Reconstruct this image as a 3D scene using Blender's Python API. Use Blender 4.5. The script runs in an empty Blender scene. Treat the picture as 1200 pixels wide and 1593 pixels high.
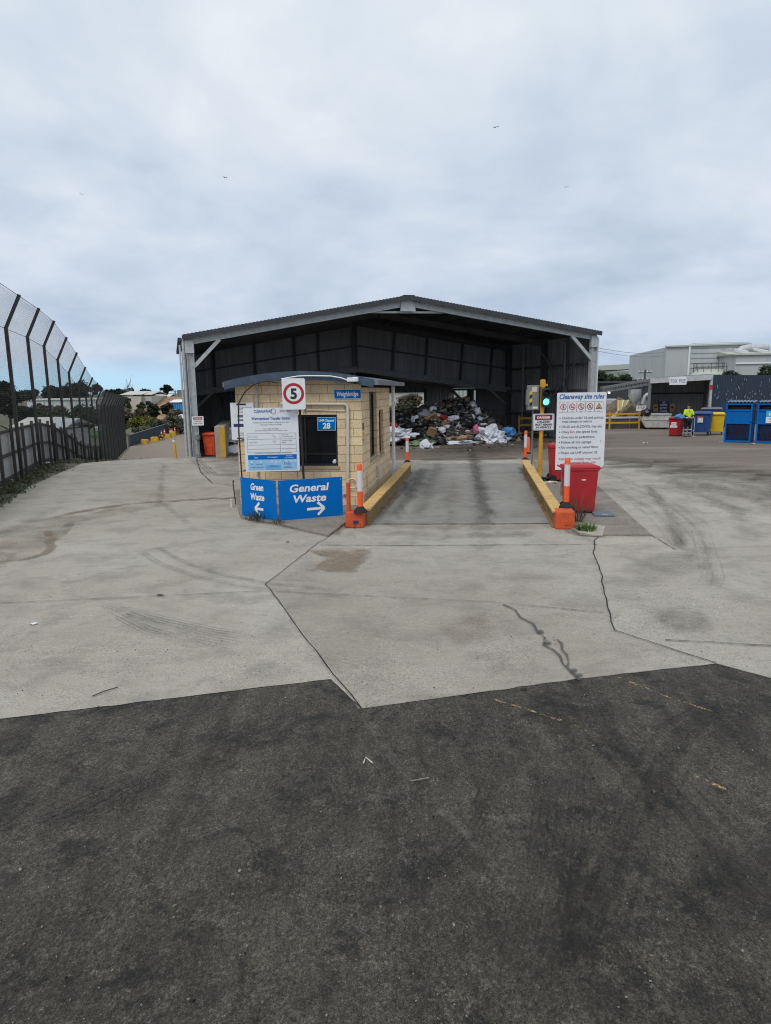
import bpy, bmesh, math, random
from mathutils import Vector, Matrix, Euler, noise as mnoise
random.seed(11)
PI = math.pi
R = math.radians
scene = bpy.context.scene
C = scene.collection
V = Vector

# ------------------------------------------------------------------ camera
CAM_H = 2.7
FPX = 1060.0            # focal length in photograph pixels (1200 wide)
_p = math.atan((796.5 - 607.0) / FPX)
_roll = 0.0145
_f = V((0, math.cos(_p), -math.sin(_p)))
_r = V((1, 0, 0))
_u = _r.cross(_f)
_r2 = _r * math.cos(_roll) - _u * math.sin(_roll)
_u2 = _r * math.sin(_roll) + _u * math.cos(_roll)
CAM = V((0, 0, CAM_H))
cam_data = bpy.data.cameras.new("Camera")
cam = bpy.data.objects.new("Camera", cam_data)
C.objects.link(cam)
M3 = Matrix((_r2, _u2, -_f)).transposed()
cam.matrix_world = Matrix.Translation(CAM) @ M3.to_4x4()
cam_data.sensor_fit = 'HORIZONTAL'
cam_data.sensor_width = 36
cam_data.lens = 36 * FPX / 1200
cam_data.clip_end = 9000
cam_data.clip_start = 0.05
scene.camera = cam

def ray(px, py):
    return _f + _r2 * ((px - 600) / FPX) + _u2 * ((796.5 - py) / FPX)
def at(px, py, z=0.0):
    """point of the plane z seen at a photograph pixel (survey of the ground)"""
    d = ray(px, py)
    return CAM + d * ((z - CAM_H) / d.z)
def atd(px, py, y):
    d = ray(px, py)
    return CAM + d * (y / d.y)
def on_plane(px, py, p0, n):
    d = ray(px, py)
    return CAM + d * ((p0 - CAM).dot(n) / d.dot(n))

# ------------------------------------------------------------------ objects
def thing(name, label, cat, loc=(0, 0, 0), rz=0.0, group=None):
    o = bpy.data.objects.new(name, None)
    C.objects.link(o)
    o.empty_display_size = 0.2
    o.location = loc
    o.rotation_euler = (0, 0, rz)
    o['label'] = label
    o['category'] = cat
    if group:
        o['group'] = group
    return o

def tag(o, label, cat, group=None, kind=None):
    o['label'] = label
    o['category'] = cat
    if group:
        o['group'] = group
    if kind:
        o['kind'] = kind
    return o

def basis(o):
    return Matrix.Translation(o.location) @ o.rotation_euler.to_matrix().to_4x4()

def root_of(o):
    while o.parent:
        o = o.parent
    return o

def dup(root, loc=None, rz=None, label=None, group=None):
    r = root.copy()
    C.objects.link(r)
    if loc is not None: r.location = loc
    if rz is not None: r.rotation_euler = (0, 0, rz)
    if label: r['label'] = label
    if group: r['group'] = group
    for ch in list(root.children):
        c = ch.copy(); C.objects.link(c); c.parent = r
        for g in list(ch.children):
            d = g.copy(); C.objects.link(d); d.parent = c
    return r

class MB:
    """collects shapes and links them as ONE mesh object"""
    def __init__(self):
        self.v = []; self.f = []; self.uv = []; self.col = []; self.a = []
        self.ccol = None
        self.M = None
    def tr(self, M): self.M = M; return self
    def add(self, verts, faces, uvs=None):
        n = len(self.v)
        for p in verts:
            p = V(p)
            if self.M is not None: p = self.M @ p
            self.v.append(p)
            if self.ccol is not None: self.col.append(self.ccol)
        for i, f in enumerate(faces):
            self.f.append([n + k for k in f])
            self.uv.append(uvs[i] if uvs else None)
        return self
    def box(self, c, s, rz=0, rot=None):
        x, y, z = s[0] / 2, s[1] / 2, s[2] / 2
        vs = [V(p) for p in ((-x,-y,-z),(x,-y,-z),(x,y,-z),(-x,y,-z),(-x,-y,z),(x,-y,z),(x,y,z),(-x,y,z))]
        m = rot if rot is not None else Matrix.Rotation(rz, 3, 'Z')
        vs = [m @ p + V(c) for p in vs]
        return self.add(vs, [(0,3,2,1),(4,5,6,7),(0,1,5,4),(1,2,6,5),(2,3,7,6),(3,0,4,7)])
    def box2(self, a, b):
        a, b = V(a), V(b)
        return self.box((a + b) / 2, [abs(b[i] - a[i]) for i in range(3)])
    def beam(self, p, q, w, h, up=V((0, 0, 1))):
        p, q = V(p), V(q)
        d = (q - p); L = d.length; d.normalize()
        s = d.cross(up)
        if s.length < 1e-4: s = d.cross(V((0, 1, 0)))
        s.normalize(); u = s.cross(d)
        vs = []
        for e in (p, q):
            for a, b in ((-1,-1),(1,-1),(1,1),(-1,1)):
                vs.append(e + s * (a * w / 2) + u * (b * h / 2))
        return self.add(vs, [(0,1,2,3),(7,6,5,4),(0,4,5,1),(1,5,6,2),(2,6,7,3),(3,7,4,0)])
    def ibeam(self, p, q, w, h, up=V((0, 0, 1)), t=0.025):
        p, q = V(p), V(q)
        d = (q - p).normalized(); s = d.cross(up)
        if s.length < 1e-4: s = d.cross(V((0, 1, 0)))
        s.normalize(); u = s.cross(d)
        self.beam(p + u * (h / 2 - t / 2), q + u * (h / 2 - t / 2), w, t, up)
        self.beam(p - u * (h / 2 - t / 2), q - u * (h / 2 - t / 2), w, t, up)
        return self.beam(p, q, t, h - 2 * t, up)
    def tube(self, pts, r, n=8, cap=True):
        pts = [V(p) for p in pts]
        if not isinstance(r, (list, tuple)): r = [r] * len(pts)
        rings = []
        prev = None
        for i, p in enumerate(pts):
            d = (pts[min(i + 1, len(pts) - 1)] - pts[max(i - 1, 0)]).normalized()
            if prev is None:
                s = d.cross(V((0, 0, 1)))
                if s.length < 1e-3: s = d.cross(V((0, 1, 0)))
            else:
                s = prev - d * prev.dot(d)
            s.normalize(); prev = s
            u = d.cross(s)
            rings.append([p + (s * math.cos(2*PI*k/n) + u * math.sin(2*PI*k/n)) * r[i] for k in range(n)])
        vs = [p for ring in rings for p in ring]
        fs = []
        for i in range(len(pts) - 1):
            for k in range(n):
                k2 = (k + 1) % n
                fs.append((i*n + k, i*n + k2, (i+1)*n + k2, (i+1)*n + k))
        if cap:
            fs.append(tuple(reversed(range(n)))); fs.append(tuple((len(pts)-1)*n + k for k in range(n)))
        return self.add(vs, fs)
    def lathe(self, prof, c=(0, 0, 0), n=20):
        c = V(c); vs = []; fs = []
        for r, z in prof:
            for k in range(n):
                vs.append(c + V((r*math.cos(2*PI*k/n), r*math.sin(2*PI*k/n), z)))
        for i in range(len(prof) - 1):
            for k in range(n):
                k2 = (k + 1) % n
                fs.append((i*n + k, i*n + k2, (i+1)*n + k2, (i+1)*n + k))
        fs.append(tuple(reversed(range(n)))); fs.append(tuple((len(prof)-1)*n + k for k in range(n)))
        return self.add(vs, fs)
    def frustum(self, z0, w0, d0, z1, w1, d1, y0=0, y1=0):
        vs = []
        for z, w, d, y in ((z0, w0, d0, y0), (z1, w1, d1, y1)):
            vs += [(-w/2, y-d/2, z), (w/2, y-d/2, z), (w/2, y+d/2, z), (-w/2, y+d/2, z)]
        return self.add(vs, [(0,3,2,1),(4,5,6,7),(0,1,5,4),(1,2,6,5),(2,3,7,6),(3,0,4,7)])
    def prism(self, poly, p0, ax, ay, az, t):
        """polygon (2-D) on axes ax, ay extruded t along az"""
        p0 = V(p0); n = len(poly)
        a = [p0 + ax * x + ay * y for x, y in poly]
        b = [p + az * t for p in a]
        fs = [tuple(range(n)), tuple(reversed(range(n, 2 * n)))]
        for i in range(n):
            j = (i + 1) % n
            fs.append((i, i + n, j + n, j))
        return self.add(a + b, fs)
    def mesh(self, me, M):
        return self.add([M @ v.co for v in me.vertices], [tuple(p.vertices) for p in me.polygons])
    def corr(self, p, q, z0, z1, pitch=0.2, amp=0.025, th=None):
        """corrugated wall sheet from p to q; z0, z1 are functions or numbers"""
        p, q = V(p), V(q); d = q - p; L = d.length; d.normalize()
        nrm = V((d.y, -d.x, 0))
        prof = ((0, 0), (.55, 0), (.68, 1), (.87, 1))
        n = max(1, int(L / pitch)); vs = []; fs = []
        for i in range(n):
            for t, o in prof:
                s = (i + t) * L / n
                b = p + d * s + nrm * (o * amp)
                a0 = z0(s / L) if callable(z0) else z0
                a1 = z1(s / L) if callable(z1) else z1
                vs += [V((b.x, b.y, a0)), V((b.x, b.y, a1))]
        b = q; vs += [V((b.x, b.y, z0(1) if callable(z0) else z0)), V((b.x, b.y, z1(1) if callable(z1) else z1))]
        for i in range(len(vs) // 2 - 1):
            fs.append((2*i, 2*i+2, 2*i+3, 2*i+1))
        return self.add(vs, fs)
    def build(self, name, mat, parent=None, world=False, smooth=False, bevel=0, kind=None, sharp=40):
        me = bpy.data.meshes.new(name)
        vs = self.v
        if world and parent is not None:
            inv = basis(root_of(parent)).inverted()
            vs = [inv @ p for p in vs]
        me.from_pydata([tuple(p) for p in vs], [], self.f)
        if any(u is not None for u in self.uv):
            l = me.uv_layers.new(name='UVMap')
            i = 0
            for fi, f in enumerate(self.f):
                for k in range(len(f)):
                    if self.uv[fi]: l.data[i].uv = self.uv[fi][k]
                    i += 1
        if self.col and len(self.col) == len(self.v):
            ca = me.color_attributes.new('Col', 'FLOAT_COLOR', 'POINT')
            for i, c in enumerate(self.col): ca.data[i].color = (c[0], c[1], c[2], 1)
        if isinstance(mat, (list, tuple)):
            for m in mat: me.materials.append(m)
        elif mat: me.materials.append(mat)
        if smooth:
            me.polygons.foreach_set('use_smooth', [True] * len(me.polygons))
            try: me.set_sharp_from_angle(angle=R(sharp))
            except Exception: pass
        me.validate()
        o = bpy.data.objects.new(name, me)
        C.objects.link(o)
        if parent is not None: o.parent = parent
        if kind: o['kind'] = kind
        if bevel:
            b = o.modifiers.new('Bevel', 'BEVEL'); b.width = bevel; b.segments = 2; b.limit_method = 'ANGLE'
        return o

# ------------------------------------------------------------------ materials
def nt(name):
    m = bpy.data.materials.new(name); m.use_nodes = True
    t = m.node_tree; t.nodes.clear()
    out = t.nodes.new('ShaderNodeOutputMaterial')
    b = t.nodes.new('ShaderNodeBsdfPrincipled')
    t.links.new(b.outputs[0], out.inputs[0])
    return m, t, b, out
def N(t, typ, **kw):
    n = t.nodes.new(typ)
    for k, v in kw.items():
        if k.startswith('i_'):
            key = k[2:]
            n.inputs[int(key) if key.isdigit() else key].default_value = v
        else: setattr(n, k, v)
    return n
def ramp(t, fac, stops, interp='LINEAR'):
    r = t.nodes.new('ShaderNodeValToRGB'); r.color_ramp.interpolation = interp
    e = r.color_ramp.elements
    while len(e) < len(stops): e.new(0.5)
    for i, (p, c) in enumerate(stops):
        e[i].position = p
        e[i].color = (c, c, c, 1) if not hasattr(c, '__len__') else (c[0], c[1], c[2], 1)
    t.links.new(fac, r.inputs[0]); return r.outputs[0]
def mixc(t, fac, a, b, mode='MIX'):
    m = t.nodes.new('ShaderNodeMix'); m.data_type = 'RGBA'; m.blend_type = mode
    for sock, val in ((m.inputs[0], fac), (m.inputs[6], a), (m.inputs[7], b)):
        if hasattr(val, 'is_output'): t.links.new(val, sock)
        elif hasattr(val, '__len__'): sock.default_value = (val[0], val[1], val[2], 1)
        else: sock.default_value = val
    return m.outputs[2]
def coords(t, kind='Object', scale=None, rot=None):
    c = t.nodes.new('ShaderNodeTexCoord').outputs[kind]
    if scale is not None or rot is not None:
        mp = t.nodes.new('ShaderNodeMapping')
        if scale is not None: mp.inputs['Scale'].default_value = scale
        if rot is not None: mp.inputs['Rotation'].default_value = rot
        t.links.new(c, mp.inputs[0]); c = mp.outputs[0]
    return c
def noise(t, co, scale, detail=3, rough=.55, dist=0):
    n = N(t, 'ShaderNodeTexNoise', i_Scale=scale, i_Detail=detail, i_Roughness=rough, i_Distortion=dist)
    t.links.new(co, n.inputs['Vector']); return n.outputs[0]
def bump(t, b, h, strength=.3, dist=.01):
    n = N(t, 'ShaderNodeBump', i_Strength=strength, i_Distance=dist)
    t.links.new(h, n.inputs['Height']); t.links.new(n.outputs[0], b.inputs['Normal'])

def mat(name, col, rough=.6, metal=0., var=.18, scale=3., dirt=None, dscale=6., damt=.5, bmp=0., streak=False, spec=.4):
    m, t, b, out = nt(name)
    co = coords(t, 'Object', (1, 1, .15) if streak else None)
    n = noise(t, co, scale, 5, .6)
    lo = [c * (1 - var) for c in col]; hi = [min(1, c * (1 + var)) for c in col]
    c = ramp(t, n, [(.3, lo), (.7, hi)])
    if dirt:
        n2 = noise(t, co, dscale, 8, .68, .3)
        f = ramp(t, n2, [(.5, 0.), (.72, damt)])
        c = mixc(t, f, c, dirt)
    t.links.new(c, b.inputs['Base Color'])
    n3 = noise(t, co, scale * 7, 3)
    t.links.new(ramp(t, n3, [(.2, max(0, rough - .1)), (.8, min(1, rough + .12))]), b.inputs['Roughness'])
    b.inputs['Metallic'].default_value = metal
    b.inputs['Specular IOR Level'].default_value = spec
    if bmp: bump(t, b, n3, bmp, .01)
    return m

def plain(name, col, rough=.5, metal=0., emit=0.):
    return mat(name, col, rough, metal, .06, 8)

def decal(name, col, rough=.85, thr=(.35, .65), scale=2., amax=.9, stretch=None, col2=None, rot=None, brk=1., fine_brk=True):
    """thin stain or mark: opacity from the mesh attribute times noise"""
    m, t, b, out = nt(name)
    co = coords(t, 'Object', stretch, rot)
    n = noise(t, co, scale, 8, .65, .2)
    at_ = N(t, 'ShaderNodeAttribute', attribute_name='Col')
    a2 = N(t, 'ShaderNodeMath', operation='MULTIPLY_ADD'); t.links.new(at_.outputs['Fac'], a2.inputs[0])
    a2.inputs[1].default_value = .8; a2.inputs[2].default_value = -1.0 + (.62 - .5 * brk)
    s = N(t, 'ShaderNodeMath', operation='MULTIPLY_ADD'); t.links.new(n, s.inputs[0]); s.inputs[1].default_value = brk
    t.links.new(a2.outputs[0], s.inputs[2])
    f = ramp(t, s.outputs[0], [(thr[0], 0.), (thr[1], amax)])
    if fine_brk:
        n5 = noise(t, coords(t), 30., 7, .85)
        f2 = N(t, 'ShaderNodeMath', operation='MULTIPLY'); t.links.new(f, f2.inputs[0]); t.links.new(ramp(t, n5, [(.41, 0.), (.56, 1.)]), f2.inputs[1]); f = f2.outputs[0]
    edge = N(t, 'ShaderNodeMath', operation='MULTIPLY'); t.links.new(f, edge.inputs[0]); t.links.new(ramp(t, at_.outputs['Fac'], [(.0, 0.), (.35, 1.)]), edge.inputs[1]); f = edge.outputs[0]
    tr = N(t, 'ShaderNodeBsdfTransparent'); mx = N(t, 'ShaderNodeMixShader')
    t.links.new(f, mx.inputs[0]); t.links.new(tr.outputs[0], mx.inputs[1]); t.links.new(b.outputs[0], mx.inputs[2])
    t.links.new(mx.outputs[0], out.inputs[0])
    n2 = noise(t, coords(t), 14., 4)
    t.links.new(ramp(t, n2, [(.3, [c*.85 for c in col]), (.7, col2 or [c*1.15 for c in col])]), b.inputs['Base Color'])
    b.inputs['Roughness'].default_value = rough
    b.inputs['Specular IOR Level'].default_value = .25
    return m

def make_concrete(name='concrete', tone=1., shift=0.):
    m, t, b, out = nt(name)
    mp0 = N(t, 'ShaderNodeMapping'); mp0.inputs['Location'].default_value = (shift, shift * .7, 0); t.links.new(coords(t), mp0.inputs[0]); co = mp0.outputs[0]
    big = noise(t, co, .22, 5, .6, .4)
    c = ramp(t, big, [(.3, [q * tone for q in (.297, .268, .222)]), (.5, [q * tone for q in (.350, .322, .274)]), (.7, [q * tone for q in (.402, .375, .325)])])
    brush = noise(t, coords(t, 'Object', (.6, 3.5, 1), (0, 0, R(40))), 2.6, 8, .75)
    c = mixc(t, .22, c, ramp(t, brush, [(.3, .30), (.5, .5), (.7, .66)]), 'OVERLAY')
    mid = noise(t, co, 1.3, 9, .72, .3)
    c = mixc(t, ramp(t, mid, [(.47, 0.), (.66, .5)]), c, (.165, .148, .125))
    mid2 = noise(t, coords(t, 'Object', (1, 1, 1), (0, 0, .6)), 2.9, 9, .75)
    c = mixc(t, ramp(t, mid2, [(.56, 0.), (.72, .45)]), c, (.16, .155, .148))
    fine = noise(t, co, 55., 4, .75)
    c = mixc(t, ramp(t, noise(t, co, .9, 4), [(.35, .25), (.65, .75)]), c, ramp(t, fine, [(.38, .29), (.5, .5), (.62, .71)]), 'OVERLAY')
    blot = noise(t, co, 7., 7, .8, .5)
    c = mixc(t, ramp(t, blot, [(.56, 0.), (.68, .5)]), c, (.17, .155, .135))
    vo = N(t, 'ShaderNodeTexVoronoi', i_Scale=22.); t.links.new(co, vo.inputs['Vector'])
    spots = ramp(t, vo.outputs['Distance'], [(.05, .8), (.11, 0.)])
    gate = ramp(t, noise(t, co, 3.1, 2), [(.56, 0.), (.62, 1.)])
    mm = N(t, 'ShaderNodeMath', operation='MULTIPLY'); t.links.new(spots, mm.inputs[0]); t.links.new(gate, mm.inputs[1])
    c = mixc(t, mm.outputs[0], c, (.09, .085, .08))
    t.links.new(c, b.inputs['Base Color'])
    b.inputs['Roughness'].default_value = .9; b.inputs['Specular IOR Level'].default_value = .25
    bump(t, b, fine, .35, .006)
    return m

def make_asphalt():
    m, t, b, out = nt('asphalt')
    co = coords(t)
    big = noise(t, co, .7, 6, .62, .5)
    c = ramp(t, big, [(.36, (.0365, .0315, .0255)), (.5, (.0500, .0437, .0355)), (.64, (.066, .058, .047))])
    sw = noise(t, coords(t, 'Object', (3.2, .35, 1), (0, 0, R(38))), 1.3, 7, .65)
    c = mixc(t, .6, c, ramp(t, sw, [(.38, .25), (.5, .5), (.62, .68)]), 'OVERLAY')
    oil = noise(t, co, 2.3, 9, .72, .4)
    c = mixc(t, ramp(t, oil, [(.52, 0.), (.62, .75)]), c, (.012, .012, .012))
    dust = noise(t, coords(t, 'Object', (1, 1, 1), (0, 0, 1.1)), 5.2, 9, .78)
    c = mixc(t, ramp(t, dust, [(.50, 0.), (.66, .6)]), c, (.105, .094, .078))
    agg = N(t, 'ShaderNodeTexVoronoi', i_Scale=130.); t.links.new(co, agg.inputs['Vector'])
    g1 = ramp(t, agg.outputs['Color'], [(.1, .12), (.5, .45), (.9, .92)])
    c = mixc(t, .6, c, g1, 'OVERLAY')
    fine = noise(t, co, 210., 3, .8)
    c = mixc(t, .8, c, ramp(t, fine, [(.38, .1), (.5, .5), (.62, .95)]), 'OVERLAY')
    med = noise(t, coords(t, 'Object', (1.6, .8, 1), (0, 0, R(30))), 24., 8, .78, .6)
    c = mixc(t, ramp(t, noise(t, co, 1.1, 5, .6), [(.36, .25), (.62, .95)]), c, ramp(t, med, [(.36, .18), (.5, .48), (.64, .84)]), 'OVERLAY')
    # crisp stone grain: bright stones and dark pits a few millimetres to two centimetres across
    st1 = N(t, 'ShaderNodeTexVoronoi', i_Scale=62.); t.links.new(coords(t, 'Object', (1, 1.25, 1), (0, 0, .7)), st1.inputs['Vector'])
    s1 = ramp(t, st1.outputs['Color'], [(.10, .20), (.35, .42), (.7, .54), (.92, .98)])
    nb = noise(t, coords(t, 'Object', (1.9, .75, 1), (0, 0, R(-28))), 46., 5, .85, .3)
    s2 = ramp(t, nb, [(.36, .22), (.5, .50), (.64, .92)])
    gn = mixc(t, .5, s1, s2)
    gm = mixc(t, 1., c, gn, 'MULTIPLY')
    sc2 = N(t, 'ShaderNodeVectorMath', operation='SCALE'); t.links.new(gm, sc2.inputs[0]); sc2.inputs['Scale'].default_value = 2.15
    c = sc2.outputs[0]
    grit = N(t, 'ShaderNodeTexVoronoi', i_Scale=26.); t.links.new(co, grit.inputs['Vector'])
    gs = ramp(t, grit.outputs['Distance'], [(.04, .85), (.085, 0.)])
    gg = ramp(t, noise(t, co, 4.4, 3), [(.54, 0.), (.62, 1.)])
    mm = N(t, 'ShaderNodeMath', operation='MULTIPLY'); t.links.new(gs, mm.inputs[0]); t.links.new(gg, mm.inputs[1])
    c = mixc(t, mm.outputs[0], c, (.24, .22, .19))
    t.links.new(c, b.inputs['Base Color'])
    b.inputs['Roughness'].default_value = .82; b.inputs['Specular IOR Level'].default_value = .3
    ad = N(t, 'ShaderNodeMath', operation='ADD'); t.links.new(fine, ad.inputs[0]); t.links.new(agg.outputs['Distance'], ad.inputs[1])
    bump(t, b, ad.outputs[0], .55, .006)
    return m

def make_yard():
    m, t, b, out = nt('yard_surface')
    co = coords(t)
    big = noise(t, coords(t, 'Object', (.25, 1.1, 1)), .35, 7, .65, .5)
    c = ramp(t, big, [(.28, (.124, .103, .084)), (.5, (.178, .153, .127)), (.7, (.235, .204, .168))])
    st = noise(t, coords(t, 'Object', (.12, 2.2, 1), (0, 0, R(9))), 1.0, 8, .7)
    c = mixc(t, .7, c, ramp(t, st, [(.3, .25), (.5, .5), (.7, .66)]), 'OVERLAY')
    br = noise(t, co, .5, 8, .7)
    c = mixc(t, ramp(t, br, [(.45, 0.), (.66, .55)]), c, (.15, .105, .072))
    fine = noise(t, co, 20., 5, .75)
    c = mixc(t, .6, c, ramp(t, fine, [(.3, .26), (.5, .5), (.7, .72)]), 'OVERLAY')
    t.links.new(c, b.inputs['Base Color'])
    b.inputs['Roughness'].default_value = .85; b.inputs['Specular IOR Level'].default_value = .3
    bump(t, b, fine, .3, .01)
    return m

def make_pebble(name, a, b_, scale=70.):
    m, t, b, out = nt(name)
    co = coords(t)
    vo = N(t, 'ShaderNodeTexVoronoi', i_Scale=scale); t.links.new(co, vo.inputs['Vector'])
    c = ramp(t, vo.outputs['Color'], [(.1, a), (.9, b_)])
    n = noise(t, co, 1.6, 7, .7)
    c = mixc(t, ramp(t, n, [(.45, 0.), (.7, .6)]), c, (.10, .085, .07))
    t.links.new(c, b.inputs['Base Color']); b.inputs['Roughness'].default_value = .9
    bump(t, b, vo.outputs['Distance'], .5, .008)
    return m

def make_ground():
    m, t, b, out = nt('scrub_ground')
    co = coords(t)
    n = noise(t, co, .05, 8, .7, .3)
    c = ramp(t, n, [(.3, (.05, .065, .03)), (.5, (.09, .095, .05)), (.62, (.14, .12, .08)), (.75, (.06, .075, .035))])
    f = noise(t, co, 2.5, 6, .75)
    c = mixc(t, .8, c, ramp(t, f, [(.3, .2), (.5, .5), (.7, .75)]), 'OVERLAY')
    t.links.new(c, b.inputs['Base Color']); b.inputs['Roughness'].default_value = .95
    return m

def make_leaf(name, dark, light, scale=.5):
    m, t, b, out = nt(name)
    co = coords(t)
    n = noise(t, co, scale, 4, .7)
    c = ramp(t, n, [(.32, dark), (.68, light)])
    at_ = N(t, 'ShaderNodeAttribute', attribute_name='Col')
    c = mixc(t, .7, c, at_.outputs['Color'], 'MULTIPLY')
    t.links.new(c, b.inputs['Base Color']); b.inputs['Roughness'].default_value = .7
    b.inputs['Specular IOR Level'].default_value = .2
    return m

def make_vcol(name, rough=.5, bmp=0.):
    m, t, b, out = nt(name)
    at_ = N(t, 'ShaderNodeAttribute', attribute_name='Col')
    co = coords(t)
    n = noise(t, co, 9., 5, .7)
    c = mixc(t, .6, at_.outputs['Color'], ramp(t, n, [(.3, .3), (.5, .5), (.7, .7)]), 'OVERLAY')
    t.links.new(c, b.inputs['Base Color']); b.inputs['Roughness'].default_value = rough
    if bmp: bump(t, b, n, bmp, .03)
    return m

def make_brick():
    m, t, b, out = nt('cream_block')
    uv = t.nodes.new('ShaderNodeTexCoord').outputs['UV']
    br = N(t, 'ShaderNodeTexBrick', i_Scale=1.0)
    br.inputs['Brick Width'].default_value = .39; br.inputs['Row Height'].default_value = .20
    br.inputs['Mortar Size'].default_value = .008; br.inputs['Mortar Smooth'].default_value = .2
    br.inputs['Color1'].default_value = (.80, .62, .40, 1); br.inputs['Color2'].default_value = (.69, .525, .33, 1)
    br.inputs['Mortar'].default_value = (.40, .31, .21, 1)
    t.links.new(uv, br.inputs['Vector'])
    n = noise(t, uv, 28., 6, .75)
    c = mixc(t, .85, br.outputs['Color'], ramp(t, n, [(.3, .25), (.5, .5), (.7, .74)]), 'OVERLAY')
    n2 = noise(t, uv, 1.4, 6, .65)
    c = mixc(t, ramp(t, n2, [(.48, 0.), (.72, .55)]), c, (.44, .325, .21))
    t.links.new(c, b.inputs['Base Color']); b.inputs['Roughness'].default_value = .9
    b.inputs['Specular IOR Level'].default_value = .2
    inv = N(t, 'ShaderNodeMath', operation='MULTIPLY_ADD'); t.links.new(br.outputs['Fac'], inv.inputs[0])
    inv.inputs[1].default_value = -1.2; t.links.new(n, inv.inputs[2])
    bump(t, b, inv.outputs[0], .8, .012)
    return m

def glassy(name, col=(.01, .011, .013), rough=.08):
    m, t, b, out = nt(name)
    b.inputs['Base Color'].default_value = (*col, 1)
    co = coords(t); n = noise(t, co, 2.5, 5)
    t.links.new(ramp(t, n, [(.3, rough), (.7, rough + .12)]), b.inputs['Roughness'])
    b.inputs['Specular IOR Level'].default_value = .22
    return m
def emitter(name, col, s):
    m, t, b, out = nt(name)
    b.inputs['Base Color'].default_value = (*col, 1)
    b.inputs['Emission Color'].default_value = (*col, 1); b.inputs['Emission Strength'].default_value = s
    return m

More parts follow.
